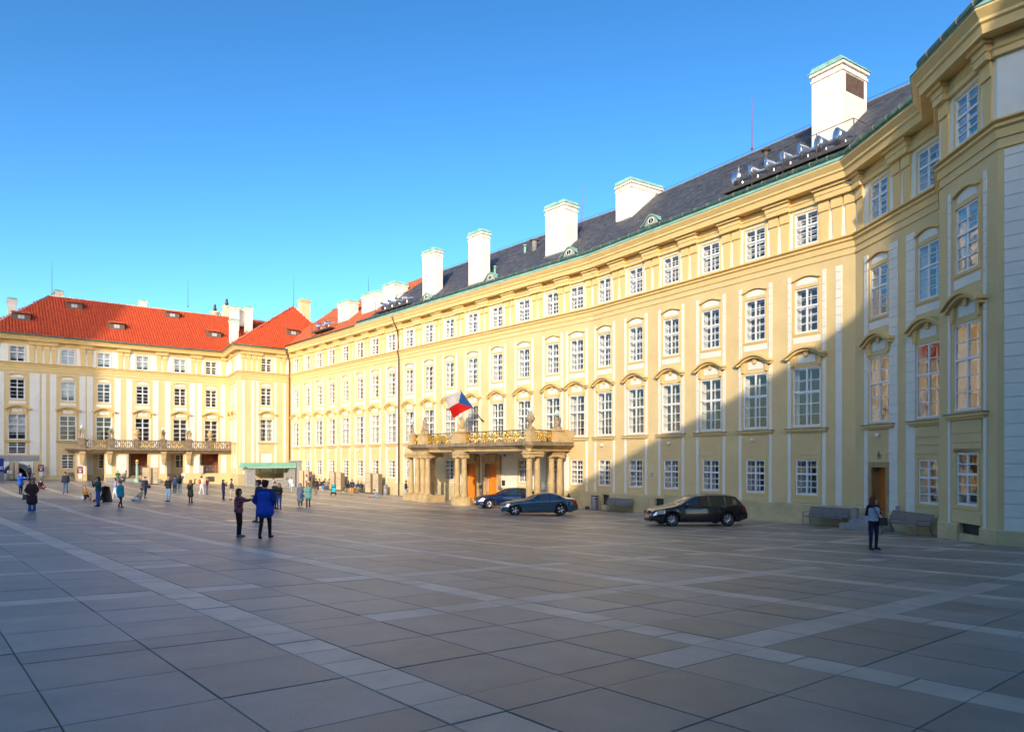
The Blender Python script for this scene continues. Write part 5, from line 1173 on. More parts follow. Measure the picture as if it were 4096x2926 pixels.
# exhibition boards
def board_mat(seed):
    m = bpy.data.materials.new('board_print'); m.use_nodes = True; N = m.node_tree.nodes; Lk = m.node_tree.links; p = N['Principled BSDF']; p.inputs['Roughness'].default_value = 0.6
    tc = N.new('ShaderNodeTexCoord'); mp = N.new('ShaderNodeMapping'); mp.inputs['Location'].default_value = (seed * 3.1, 0, seed * 1.7); Lk.new(tc.outputs['Object'], mp.inputs[0])
    bt = N.new('ShaderNodeTexBrick'); bt.inputs['Scale'].default_value = 2.6; bt.inputs['Mortar Size'].default_value = 0.035; bt.inputs['Color1'].default_value = (0.62, 0.47, 0.28, 1); bt.inputs['Color2'].default_value = (0.09, 0.07, 0.06, 1); bt.inputs['Mortar'].default_value = (0.62, 0.47, 0.28, 1); bt.inputs['Bias'].default_value = -0.1
    rt = N.new('ShaderNodeMapping'); rt.inputs['Rotation'].default_value = (rad(90), 0, 0); Lk.new(mp.outputs[0], rt.inputs[0]); Lk.new(rt.outputs[0], bt.inputs['Vector'])
    nz = N.new('ShaderNodeTexNoise'); nz.inputs['Scale'].default_value = 14; Lk.new(mp.outputs[0], nz.inputs['Vector']); mx = N.new('ShaderNodeMix'); mx.data_type = 'RGBA'; mx.inputs['B'].default_value = (0.62, 0.47, 0.28, 1)
    th = N.new('ShaderNodeMath'); th.operation = 'GREATER_THAN'; th.inputs[1].default_value = 0.52; Lk.new(nz.outputs['Fac'], th.inputs[0]); Lk.new(th.outputs[0], mx.inputs['Factor']); Lk.new(bt.outputs['Color'], mx.inputs['A'])
    Lk.new(mx.outputs['Result'], p.inputs['Base Color']); return m
BEIGE = mat('board_beige', (0.62, 0.47, 0.28), 0.6)
def board(wall, px0, px1, off, pyt, label, seed, plain=False, yaw=0.0):
    P, s = ground_at(wall, (px0 + px1) / 2, off); W = abs(wall.s_of(px1, off) - wall.s_of(px0, off)); h = CAMZ + (HY - pyt) / F_PX * P.y - P.z
    o = thing('exhibition_board', label, 'display board', tuple(P), group='tall beige exhibition boards'); M = wall.mat(s, P.z, off) @ Matrix.Rotation(yaw, 4, 'Z')
    part('frame', MB().box(-W / 2, W / 2, 0.0, 0.06, 0.0, h).box(-W / 2, -W / 2 + 0.02, -0.02, 0, 0, h).box(W / 2 - 0.02, W / 2, -0.02, 0, 0, h).box(-W / 2 + 0.02, W / 2 - 0.02, -0.02, 0, h - 0.02, h).box(-W / 2 + 0.02, W / 2 - 0.02, -0.02, 0, 0, 0.13), mat('board_frame', (0.11, 0.08, 0.06), 0.6), o, M)
    pf = part('printed_panel', MB().box(-W / 2 + 0.02, W / 2 - 0.02, -0.012, -0.001, 0.13, h - 0.02), BEIGE, o, M)
    if not plain: part('pictures', MB().box(-W / 2 + 0.07, W / 2 - 0.07, -0.016, -0.013, h * 0.28, h * 0.72), board_mat(seed), pf, M)
    part('side_panel', MB().box(W / 2, W / 2 + 0.03, 0.0, 0.42, 0, h * 0.96), mat('board_side', (0.20, 0.14, 0.09), 0.7), o, M)
for i, (p0, p1, t, lab, pl) in enumerate(((1195, 1213, 1880, 'blank beige exhibition board next to the grey stone portal', True), (1217, 1235, 1881, 'beige exhibition board with four small pictures left of the crowded bench', False),
        (1318, 1338, 1885, 'beige exhibition board right behind the turquoise pushchair', False), (1343, 1364, 1887, 'beige exhibition board with five picture rows right of the pushchair', False),
        (1460, 1483, 1890, 'left one of the two exhibition boards near the litter bin', False), (1491, 1514, 1891, 'right one of the two exhibition boards near the litter bin', False))):
    board(WA, p0, p1, 1.1, t, lab, i, pl)
board(WL, 568, 600, 9.5, 1868, 'left exhibition board before the balcony, behind the man in the tracksuit', 7); board(WL, 604, 632, 9.2, 1869, 'right exhibition board before the balcony with three rows of pictures', 8)
board(WL, 37, 55, 0.9, 1846, 'left exhibition board standing inside the pointed stone gateway', 9); board(WL, 57, 75, 0.9, 1846, 'right exhibition board standing inside the pointed stone gateway', 10)
# red notice boards, blue banner, small sign
RED = mat('sign_red', (0.22, 0.012, 0.03), 0.5); SGR = mat('sign_text', (0.75, 0.68, 0.6), 0.6)
def red_sign(px0, px1, off, pyt, pym, label):
    P, s = ground_at(WL, (px0 + px1) / 2, off); W = abs(WL.s_of(px1, off) - WL.s_of(px0, off)); k = P.y / F_PX; zt, zm = CAMZ + (HY - pyt) * k, CAMZ + (HY - pym) * k
    o = thing('notice_board', label, 'notice board', tuple(P), group='dark red notice boards'); M = WL.mat(s, 0, off)
    part('panel', MB().box(-W / 2, W / 2, -0.03, 0.03, zm, zt), RED, o, M)
    tx = MB(); h = zt - zm
    for z, w in ((0.80, 0.12), (0.60, 0.36), (0.50, 0.30), (0.12, 0.16)): tx.box(-w * W, w * W, -0.036, -0.03, zm + z * h, zm + (z + 0.06) * h)
    tx.box(-0.20 * W, 0.20 * W, -0.036, -0.03, zm + 0.2 * h, zm + 0.4 * h); tx.sphere((-W * 0.36, -0.03, zm + 0.84 * h), 0.05, 6, 4); tx.sphere((W * 0.36, -0.03, zm + 0.84 * h), 0.05, 6, 4)
    part('lettering', tx, SGR, o, M)
    for x in (-W / 2 + 0.02, W / 2 - 0.02): part('post', MB().tube([(x, 0, P.z), (x, 0, zm)], 0.018, 5), STEEL, o, M)
    part('paper', MB().box(-W * 0.28, W * 0.28, -0.02, 0, zm - 0.55, zm - 0.08), WHITE, o, M)
red_sign(152, 176, 0.5, 1857, 1884, 'dark red notice board on thin posts right of the stone gateway'); red_sign(308, 333, 3.3, 1864, 1892, 'dark red notice board on thin posts before the balcony corner')
P, s = ground_at(WL, -4, 2.0); o = thing('banner_stand', 'deep blue banner stand at the left edge of the courtyard', 'banner', tuple(P)); M = WL.mat(s, P.z, 2.0)
part('panel', MB().box(-0.42, 0.42, -0.06, 0.06, 0.95, 2.45), mat('banner_blue', (0.01, 0.02, 0.22), 0.5, var=0.5, scale=1.5), o, M); part('lettering', MB().box(0.05, 0.34, -0.065, -0.06, 1.5, 1.56).box(0.05, 0.30, -0.065, -0.06, 1.38, 1.44).box(0.05, 0.33, -0.065, -0.06, 1.26, 1.31), WHITE, o, M); part('base', MB().box(-0.42, 0.42, -0.10, 0.10, 0, 0.95), STEEL, o, M)
P, s = ground_at(WL, 38, 2.2); o = thing('small_sign', 'small white sign on a post before the stone gateway', 'sign', tuple(P)); M = WL.mat(s, P.z, 2.2)
part('post', MB().tube([(0, 0, 0), (0, 0, 0.85)], 0.02, 5), STEEL, o, M); part('plate', MB().box(-0.2, 0.2, -0.02, 0.02, 0.85, 1.15), WHITE, o, M); part('emblem', MB().sphere((0, -0.02, 0.99), 0.09, 8, 5, 0, (1.2, 0.2, 0.8)), mat('sign_purple', (0.08, 0.05, 0.22)), o, M)
for px, py, r, lab in ((957, 2081, 0.62, 'round brass-coloured disc standing for a sun patch behind the pointing woman'), (637, 2024, 0.55, 'round pale disc standing for a sun patch left of the man in the leather jacket')):  # metal discs laid in for round patches of reflected sun on the paving
    P = pix_ground(px, py); e = 0.5; nx = (gzf(P.x + e, P.y) - gzf(P.x - e, P.y)) / (2 * e); ny = (gzf(P.x, P.y + e) - gzf(P.x, P.y - e)) / (2 * e)
    M = Matrix.Translation(P + Vector((0, 0, 0.006))) @ Vector((0, 0, 1)).rotation_difference(Vector((-nx, -ny, 1))).to_matrix().to_4x4()
    tag(link('sun_patch_disc', MB().lathe([(r, -0.02), (r, 0.004), (r * 0.93, 0.008), (r * 0.90, 0.004), (0.05, 0.006)], 28).mesh('sun_patch_disc', mat('sun_patch_brass', (0.62, 0.45, 0.20), 0.28, metal=0.8)), None, M), lab, 'sun patch', 'round sun patches on the paving')

# ------------------------------------------------------------------ pushchairs
def wheel_(c, r, w, ax='x'):
    mb = MB(); n = 14
    for rr_, m_ in ((r, 0),):
        pts = [((c[0] + 0) if ax == 'x' else c[0] + rr_ * math.cos(t), c[1] + (rr_ * math.cos(t) if ax == 'x' else 0), c[2] + rr_ * math.sin(t)) for t in np.linspace(0, 2 * math.pi, n + 1)[:-1]]
        mb.tube(pts, w, 6, 0, True)
    for k in range(4):
        t = k * math.pi / 4; d = (0, r * math.cos(t), r * math.sin(t)); mb.tube([(c[0], c[1] - d[1], c[2] - d[2]), (c[0], c[1] + d[1], c[2] + d[2])], 0.008, 4)
    return mb
def stroller(P, yaw, hood, label, extra=None):
    o = thing('pushchair', label, 'pushchair', tuple(P), yaw)
    fr = MB()
    for x in (-0.22, 0.22): fr.tube([(x, -0.38, 0.12), (x, 0.18, 0.78), (x, 0.32, 1.02)], 0.016, 6).tube([(x, 0.32, 0.12), (x, -0.10, 0.62)], 0.016, 6)
    fr.tube([(-0.22, 0.32, 1.02), (0.22, 0.32, 1.02)], 0.02, 6); part('frame', fr, IRON, o)
    for x in (-0.22, 0.22):
        for y, r in ((-0.38, 0.10), (0.32, 0.12)): part('wheel', wheel_((x, y, r + 0.0), r - 0.02, 0.022), BLACK, o)
    part('seat', MB().add([(-0.2, -0.22, 0.40), (0.2, -0.22, 0.40), (0.2, 0.06, 0.36), (-0.2, 0.06, 0.36), (-0.2, 0.2, 0.85), (0.2, 0.2, 0.85), (-0.2, -0.22, 0.35), (0.2, -0.22, 0.35), (0.2, 0.1, 0.31), (-0.2, 0.1, 0.31), (-0.2, 0.25, 0.84), (0.2, 0.25, 0.84)], [(0, 1, 2, 3), (3, 2, 5, 4), (7, 6, 9, 8), (8, 9, 10, 11), (0, 3, 9, 6), (3, 4, 10, 9), (1, 7, 8, 2), (2, 8, 11, 5), (0, 6, 7, 1), (4, 5, 11, 10)]), hood, o)
    vs = []; fs = []; n, m_ = 8, 8
    for i in range(n + 1):
        a = math.pi * (0.02 + 0.62 * i / n)
        for j in range(m_ + 1): b = math.pi * j / m_; vs.append((0.24 * math.cos(b), 0.24 - 0.44 * math.sin(a) * math.sin(b) ** 0.4 * (i / n), 0.72 + 0.36 * math.sin(b) ** 0.6 * math.cos(a * 0.55)))
    for i in range(n):
        for j in range(m_): k = i * (m_ + 1) + j; fs.append((k, k + 1, k + m_ + 2, k + m_ + 1))
    part('hood', MB().add(vs, fs), hood, o, None, True); part('basket', MB().box(-0.19, 0.19, -0.12, 0.24, 0.16, 0.28), BLACK, o)
    return o
stroller(pix_ground(1334, 1980), rad(10), mat('turquoise_fabric', (0.01, 0.42, 0.48), 0.7), 'turquoise pushchair standing alone on the sunny paving')
st2 = stroller(pix_ground(408, 2007), rad(-100), mat('black_fabric', (0.02, 0.02, 0.024), 0.8), 'black pushchair hung with bags beside the woman taking a picture')
P = pix_ground(429, 2007); mb = MB().add([(-0.28, -0.12, 0.0), (0.28, -0.12, 0.0), (0.28, 0.14, 0.0), (-0.28, 0.14, 0.0), (-0.22, -0.10, 0.62), (0.22, -0.10, 0.62), (0.20, 0.10, 0.62), (-0.20, 0.10, 0.62), (0.02, -0.06, 1.02), (0.16, -0.06, 1.0), (0.14, 0.06, 1.0), (0.0, 0.06, 1.02)], [(3, 2, 1, 0), (0, 1, 5, 4), (1, 2, 6, 5), (2, 3, 7, 6), (3, 0, 4, 7), (4, 5, 9, 8), (5, 6, 10, 9), (6, 7, 11, 10), (7, 4, 8, 11), (8, 9, 10, 11)])
tag(link('travel_bag', mb.mesh('travel_bag', mat('black_nylon', (0.015, 0.015, 0.02), 0.5, var=0.3, scale=8)), None, Matrix.Translation(P)), 'tall black travel bag leaning on the pushchair', 'bag')
# ------------------------------------------------------------------ bodies: tapered limbs fused into one skin, coloured by the nearest limb
def capsule(mb, p0, r0, p1, r1, seg=12, rings=4):
    p0, p1 = Vector(p0), Vector(p1); ax = p1 - p0; L = ax.length
    ax = ax / L if L > 1e-6 else Vector((0, 0, 1)); a = ax.cross(Vector((0.31, 0.2, 1.0)) if abs(ax.z) < 0.9 else Vector((1, 0, 0))).normalized(); b = ax.cross(a)
    ringl = []
    for i in range(1, rings + 1): t = math.pi / 2 * i / rings; ringl.append((p0 - ax * r0 * math.cos(t), r0 * math.sin(t)))
    for i in range(rings): t = math.pi / 2 * i / rings; ringl.append((p1 + ax * r1 * math.sin(t), r1 * math.cos(t)))
    vs = [tuple(p0 - ax * r0)]; fs = []
    for c, r in ringl:
        for k in range(seg): an = 2 * math.pi * k / seg; vs.append(tuple(c + (a * math.cos(an) + b * math.sin(an)) * r))
    vs.append(tuple(p1 + ax * r1)); n = len(ringl)
    for k in range(seg): fs.append((0, 1 + (k + 1) % seg, 1 + k))
    for i in range(n - 1):
        for k in range(seg): k2 = (k + 1) % seg; fs.append((1 + i * seg + k, 1 + i * seg + k2, 1 + (i + 1) * seg + k2, 1 + (i + 1) * seg + k))
    t = len(vs) - 1
    for k in range(seg): fs.append((t, 1 + (n - 1) * seg + k, 1 + (n - 1) * seg + (k + 1) % seg))
    mb.add(vs, fs)
BODY_JOBS = []          # (object, caps, materials, voxel)
def body_object(name, caps, mats, parent, M, voxel=0.02, smooth_it=3):
    """caps: (p0, r0, p1, r1, material index)"""
    mb = MB()
    for c in caps: capsule(mb, *c[:4], seg=10 if voxel > 0.02 else 12, rings=3)
    me = mb.mesh(name + '_rough', mats[0]); o = link(name, me, parent, M)
    BODY_JOBS.append((o, caps, mats, voxel, smooth_it)); return o
def finish_bodies():
    for o, caps, mats, vx, it in BODY_JOBS:
        m = o.modifiers.new('fuse', 'REMESH'); m.mode = 'VOXEL'; m.voxel_size = vx; m.use_smooth_shade = True
        if it: s = o.modifiers.new('soften', 'SMOOTH'); s.factor = 0.5; s.iterations = it
    dg = bpy.context.evaluated_depsgraph_get(); dg.update()
    news = []
    for o, caps, mats, vx, it in BODY_JOBS: news.append(bpy.data.meshes.new_from_object(o.evaluated_get(dg)))
    for (o, caps, mats, vx, it), me in zip(BODY_JOBS, news):
        old = o.data; o.modifiers.clear(); o.data = me; me.name = o.name; bpy.data.meshes.remove(old)
        me.materials.clear()
        for m in mats: me.materials.append(m)
        n = len(me.polygons); C = np.zeros(n * 3); me.polygons.foreach_get('center', C); C = C.reshape(-1, 3)
        best = np.full(n, 1e9); idx = np.zeros(n, int)
        for p0, r0, p1, r1, mi in caps:
            a = np.array(p0); d = np.array(p1) - a; L2 = max(1e-9, d @ d); t = np.clip(((C - a) @ d) / L2, 0, 1)
            ds = np.linalg.norm(C - a - t[:, None] * d, axis=1) - (r0 + (r1 - r0) * t); w = ds < best; best[w] = ds[w]; idx[w] = mi
        me.polygons.foreach_set('material_index', idx.astype(np.int32)); me.polygons.foreach_set('use_smooth', np.ones(n, bool)); me.update()

SKIN = mat('skin', (0.56, 0.32, 0.22), 0.55)
def col(n, c, r=0.8, v=0.12): return mat(n, c, r, var=v, scale=9)
ARMS = {  # elbow, hand relative to the shoulder; x counts outwards, -y is forward
    'down': ((0.05, 0.03, -0.29), (0.07, -0.03, -0.54)), 'phone': ((0.07, -0.17, -0.22), (-0.09, -0.30, 0.10)), 'point': ((0.03, -0.25, -0.10), (-0.03, -0.50, -0.04)),
    'pocket': ((0.11, 0.08, -0.27), (0.00, -0.07, -0.44)), 'cross': ((0.07, -0.08, -0.28), (-0.20, -0.20, -0.24)), 'hold': ((0.05, -0.03, -0.29), (-0.07, -0.24, -0.30)),
    'up': ((0.08, -0.20, 0.10), (-0.02, -0.28, 0.32)), 'face': ((0.05, -0.18, -0.24), (-0.10, -0.17, 0.06)), 'back': ((0.07, 0.14, -0.27), (-0.02, 0.16, -0.50)), 'lap': ((0.06, -0.10, -0.27), (-0.06, -0.30, -0.36)), 'knee': ((0.10, -0.18, -0.24), (0.04, -0.40, -0.36)), 'lean': ((0.10, 0.16, -0.26), (0.14, 0.26, -0.52)), 'hug': ((0.10, -0.20, -0.16), (-0.16, -0.36, -0.16))}
def figure(pose='stand', arms=('down', 'down'), female=False, bulk=1.0, coat=0.0, lean=0.0, hair='short', skirt=0.0, shorts=False, fingers=False, flare=False, head_yaw=0.0, hood=False, hat=False):
    """capsule list for a 1.75 m person facing -y; materials: 0 top, 1 bottom, 2 shoe, 3 skin, 4 hair, 5 second top colour"""
    c = []; sw = 0.155 if female else 0.185; hw = 0.10
    def V(*a): return a
    if pose in ('stand', 'walk', 'stride'):
        hz = 0.92; dl = {'stand': (0.0, 0.0), 'walk': (-0.24, 0.26), 'stride': (-0.14, 0.16)}[pose]
        hips = [(-0.09, 0, hz), (0.09, 0, hz)]; legs = []
        for i, sg in enumerate((-1, 1)):
            d = dl[i]; an = (sg * 0.095, d, 0.085 + (0.05 if d > 0.1 else 0)); kn = (sg * 0.10, d * 0.42 - 0.03 - abs(d) * 0.10, 0.50); legs.append((hips[i], kn, an, (sg * 0.115, an[1] - 0.165, 0.035 + (0.0 if d <= 0.1 else -0.005))))
        base = Vector((0, 0, hz))
    elif pose == 'sit':
        hz = 0.52; hips = [(-0.09, 0, hz), (0.09, 0, hz)]; legs = [((sg * 0.09, 0, hz), (sg * 0.13, -0.44, 0.53), (sg * 0.12, -0.46, 0.085), (sg * 0.13, -0.62, 0.035)) for sg in (-1, 1)]; base = Vector((0, 0, hz))
    elif pose == 'floor':
        hz = 0.13; hips = [(-0.10, 0, hz), (0.10, 0, hz)]; legs = [((sg * 0.10, 0, hz), (sg * 0.36, -0.32, 0.20), (-sg * 0.04, -0.40, 0.085), (-sg * 0.16, -0.44, 0.06)) for sg in (-1, 1)]; base = Vector((0, 0, hz))
    elif pose == 'kneel':
        hz = 0.30; hips = [(-0.10, 0, hz), (0.10, 0, hz)]; legs = [((sg * 0.10, 0, hz), (sg * 0.14, -0.40, 0.10), (sg * 0.12, 0.02, 0.08), (sg * 0.12, 0.16, 0.05)) for sg in (-1, 1)]; base = Vector((0, 0, hz))
    else:   # stretched legs on the ground
        hz = 0.13; hips = [(-0.10, 0, hz), (0.10, 0, hz)]; legs = [((-0.10, 0, hz), (-0.12, -0.44, 0.16), (-0.10, -0.86, 0.08), (-0.12, -0.92, 0.20)), ((0.10, 0, hz), (0.14, -0.42, 0.28), (0.10, -0.70, 0.09), (0.11, -0.84, 0.05))]; base = Vector((0, 0, hz))
    R = Matrix.Rotation(lean, 3, 'X')                     # + leans back, - leans forward
    def T(x, y, z): return tuple(base + R @ Vector((x, y, z)))
    low = 3 if shorts else 1
    for i, (h, k, a, t) in enumerate(legs):
        c.append((h, 0.095, k, 0.066, 1)); c.append((k, 0.062, a, 0.085 if flare else 0.048, 3 if (shorts or skirt) else 1))
        if skirt or shorts: c.append((h, 0.10, tuple(Vector(h).lerp(Vector(k), 0.9)), 0.085, 1))
        c.append((a, 0.050, (a[0], a[1] + 0.02, max(0.045, a[2] - 0.04)), 0.045, 2)); c.append(((a[0], a[1] + 0.01, max(0.045, t[2])), 0.045, t, 0.036, 2))
    b = bulk
    c.append((T(-0.065, 0, 0.03), 0.125 * (1.03 if female else 0.98), T(0.065, 0, 0.03), 0.125 * (1.03 if female else 0.98), 1))
    for sg in (-1, 1):
        c.append((T(sg * 0.062, 0, 0.12), 0.105 * b, T(sg * sw * 0.52, 0.0, 0.38), 0.118 * b, 0))
    c.append((T(-sw * 0.5, 0, 0.38), 0.118 * b, T(sw * 0.5, 0, 0.38), 0.118 * b, 0)); c.append((T(-sw * 0.92, 0.01, 0.49), 0.072 * b, T(sw * 0.92, 0.01, 0.49), 0.072 * b, 5)); c.append((T(0, 0, 0.10), 0.115 * b, T(0, 0, 0.34), 0.12 * b, 0))
    if female: c.append((T(-0.06, -0.075, 0.36), 0.062, T(0.06, -0.075, 0.36), 0.062, 0))
    c.append((T(-0.06, 0, 0.06), 0.128 * b, T(0.06, 0, 0.06), 0.128 * b, 0)) if coat >= 0 else None
    if coat > 0.05:
        for sg in (-1, 1): c.append((T(sg * 0.07, 0, 0.08), 0.125 * b, (sg * 0.10, 0.0, max(0.1, base.z - coat)), 0.135 * b, 0))
        c.append((T(0, 0, 0.08), 0.14 * b, (0, 0, max(0.1, base.z - coat)), 0.15 * b, 0))
    if skirt:
        for sg in (-1, 1): c.append((T(sg * 0.06, 0, 0.02), 0.125, (sg * 0.10, -0.01, max(0.1, base.z - skirt)), 0.14, 1))
    for i, sg in enumerate((-1, 1)):
        e, h = ARMS[arms[i]]; sh = Vector((sg * (sw + 0.015), 0.01, 0.485)); E = sh + Vector((sg * e[0], e[1], e[2])); Hd = sh + Vector((sg * h[0], h[1], h[2]))
        c.append((T(*sh), 0.058 * b, T(*E), 0.047 * b, 5)); W = E.lerp(Hd, 0.86); c.append((T(*E), 0.046 * b, T(*W), 0.036 * b, 0))
        d = (Hd - E).normalized(); pl = W + d * 0.075; c.append((T(*W), 0.030, T(*pl), 0.036, 3))
        if fingers:
            side = d.cross(Vector((0, 0, 1)) if abs(d.z) < 0.8 else Vector((0, 1, 0))).normalized(); nrm = side.cross(d)
            for k, ln in enumerate((0.062, 0.075, 0.07, 0.055)):
                q = pl + side * (k - 1.5) * 0.021 + d * 0.012; m1 = q + d * ln * 0.55 - nrm * 0.008; m2 = m1 + d * ln * 0.45 - nrm * 0.022; c.append((T(*q), 0.0105, T(*m1), 0.010, 3)); c.append((T(*m1), 0.010, T(*m2), 0.009, 3))
            q = W + d * 0.02 + side * 0.03; c.append((T(*q), 0.013, T(*(q + side * 0.028 + d * 0.045)), 0.010, 3))
        else: c.append((T(*pl), 0.034, T(*(pl + d * 0.055)), 0.024, 3))
    c.append((T(0, 0.01, 0.50), 0.058, T(0, -0.005, 0.60), 0.052, 3))
    Hq = Matrix.Rotation(head_yaw, 3, 'Z')
    def HD(x, y, z): v = Hq @ Vector((x, y, z)); return T(v.x, v.y - 0.015, v.z + 0.70)
    c += [(HD(0, 0.005, 0.025), 0.095, HD(0, -0.012, -0.03), 0.082, 3), (HD(0, -0.035, -0.06), 0.055, HD(0, -0.045, -0.085), 0.040, 3), (HD(0, -0.092, 0.005), 0.012, HD(0, -0.110, -0.022), 0.016, 3), (HD(-0.090, 0.0, -0.01), 0.016, HD(-0.092, 0.005, 0.02), 0.016, 3), (HD(0.090, 0.0, -0.01), 0.016, HD(0.092, 0.005, 0.02), 0.016, 3)]
    hm = 5 if hood else 4
    if hair != 'bald' or hood:
        c += [(HD(0, 0.028, 0.052), 0.098, HD(0, 0.045, 0.0), 0.085, hm), (HD(-0.045, -0.02, 0.075), 0.060, HD(0.045, -0.02, 0.075), 0.060, hm)]
    if hair == 'long':
        c += [(HD(-0.05, 0.055, 0.0), 0.062, HD(-0.07, 0.065, -0.24), 0.050, 4), (HD(0.05, 0.055, 0.0), 0.062, HD(0.07, 0.065, -0.24), 0.050, 4), (HD(0, 0.07, 0.0), 0.070, HD(0, 0.085, -0.26), 0.055, 4), (HD(-0.085, 0.0, 0.02), 0.035, HD(-0.10, 0.0, -0.18), 0.034, 4), (HD(0.085, 0.0, 0.02), 0.035, HD(0.10, 0.0, -0.18), 0.034, 4)]
    if hair == 'bob': c += [(HD(-0.08, 0.02, 0.02), 0.045, HD(-0.085, 0.02, -0.08), 0.040, 4), (HD(0.08, 0.02, 0.02), 0.045, HD(0.085, 0.02, -0.08), 0.040, 4), (HD(0, 0.06, 0.0), 0.075, HD(0, 0.065, -0.07), 0.065, 4)]
    if hair == 'bun': c.append((HD(0, 0.11, 0.06), 0.05, HD(0, 0.12, 0.05), 0.045, 4))
    if hat: c += [(HD(0, 0.01, 0.075), 0.098, HD(0, 0.02, 0.095), 0.085, 4), (HD(-0.04, -0.09, 0.065), 0.022, HD(0.04, -0.09, 0.065), 0.022, 4)]
    eyes = [HD(-0.036, -0.083, 0.012), HD(0.036, -0.083, 0.012)]; mouth = (HD(-0.022, -0.085, -0.058), HD(0.022, -0.085, -0.058)); hips_ = T(0, 0, 0); chest = T(0, 0.13, 0.3)
    return c, eyes, mouth, chest
PEOPLE = {}
def person(key, px, py, hpx, yaw, label, top, bottom, shoe=(0.03, 0.03, 0.035), hairc=(0.05, 0.03, 0.02), top2=None, P=None, H=None, vox=None, zoff=0.0, near=False, glasses=False, **kw):
    P = P if P is not None else pix_ground(px, py)
    if H is None: H = min(1.90, max(1.50, hpx * P.y / F_PX))
    k = H / 1.76; caps, eyes, mouth, chest = figure(fingers=near, **kw)
    caps = [(tuple(Vector(a) * k), r0 * k, tuple(Vector(b) * k), r1 * k, mi) for a, r0, b, r1, mi in caps]
    M = Matrix.Translation((P.x, P.y, P.z + zoff - 0.004)) @ Matrix.Rotation(rad(yaw), 4, 'Z')
    o = link('person', None, None, M); tag(o, label, 'person', 'people in the courtyard')
    def mm(c, nm): return c if not isinstance(c, tuple) else col('cloth_%s_%s' % (key, nm), c)
    mats = [mm(top, 'top'), mm(bottom, 'bottom'), mm(shoe, 'shoe'), SKIN, mm(hairc, 'hair'), mm(top2 or top, 'second')]
    b = body_object('body', caps, mats, o, M, vox or (0.0115 if near else 0.022), 2 if near else 3)
    fm = MB()
    for e in eyes: fm.sphere(tuple(Vector(e) * k), 0.015 * k, 8, 5, 0, (1.0, 0.8, 0.8) if not glasses else (2.0, 0.9, 1.4))
    part('eyes', fm, mat('eye_dark', (0.02, 0.015, 0.012), 0.2), o, M); part('mouth', MB().tube([tuple(Vector(mouth[0]) * k), tuple((Vector(mouth[0]) + Vector(mouth[1])) * 0.5 * k + Vector((0, -0.006, -0.003))), tuple(Vector(mouth[1]) * k)], 0.007 * k, 5), mat('lips', (0.38, 0.12, 0.10), 0.5), o, M)
    PEOPLE[key] = (o, M, k, P, H); return o
def pattern_mat():
    m = bpy.data.materials.new('floral_jacket'); m.use_nodes = True; N = m.node_tree.nodes; Lk = m.node_tree.links; tc = N.new('ShaderNodeTexCoord'); v = N.new('ShaderNodeTexVoronoi'); v.inputs['Scale'].default_value = 34; Lk.new(tc.outputs['Object'], v.inputs['Vector'])
    r = N.new('ShaderNodeValToRGB'); e = r.color_ramp.elements; e[0].color = (0.035, 0.015, 0.05, 1); e[1].color = (0.40, 0.045, 0.10, 1); e[0].position = 0.35; e[1].position = 0.6; x = e.new(0.85); x.color = (0.45, 0.20, 0.18, 1); Lk.new(v.outputs['Color'], r.inputs[0]); Lk.new(r.outputs[0], N['Principled BSDF'].inputs['Base Color']); N['Principled BSDF'].inputs['Roughness'].default_value = 0.7; return m
def stripe_mat():
    m = bpy.data.materials.new('striped_shirt'); m.use_nodes = True; N = m.node_tree.nodes; Lk = m.node_tree.links; tc = N.new('ShaderNodeTexCoord'); s = N.new('ShaderNodeSeparateXYZ'); Lk.new(tc.outputs['Object'], s.inputs[0]); w = N.new('ShaderNodeMath'); w.operation = 'SINE'; q = N.new('ShaderNodeMath'); q.operation = 'MULTIPLY'; q.inputs[1].default_value = 75; Lk.new(s.outputs['Z'], q.inputs[0]); Lk.new(q.outputs[0], w.inputs[0])
    g = N.new('ShaderNodeMath'); g.operation = 'GREATER_THAN'; g.inputs[1].default_value = 0; Lk.new(w.outputs[0], g.inputs[0]); mx = N.new('ShaderNodeMix'); mx.data_type = 'RGBA'; mx.inputs['A'].default_value = (0.01, 0.01, 0.015, 1); mx.inputs['B'].default_value = (0.75, 0.74, 0.72, 1); Lk.new(g.outputs[0], mx.inputs['Factor']); Lk.new(mx.outputs['Result'], N['Principled BSDF'].inputs['Base Color']); return m
BLK = (0.012, 0.012, 0.016); NAVY = (0.018, 0.024, 0.06); JEAN = (0.035, 0.10, 0.26); LJEAN = (0.22, 0.34, 0.48); WHT = (0.72, 0.71, 0.70); BRN = (0.10, 0.045, 0.02); GRY = (0.20, 0.20, 0.21)
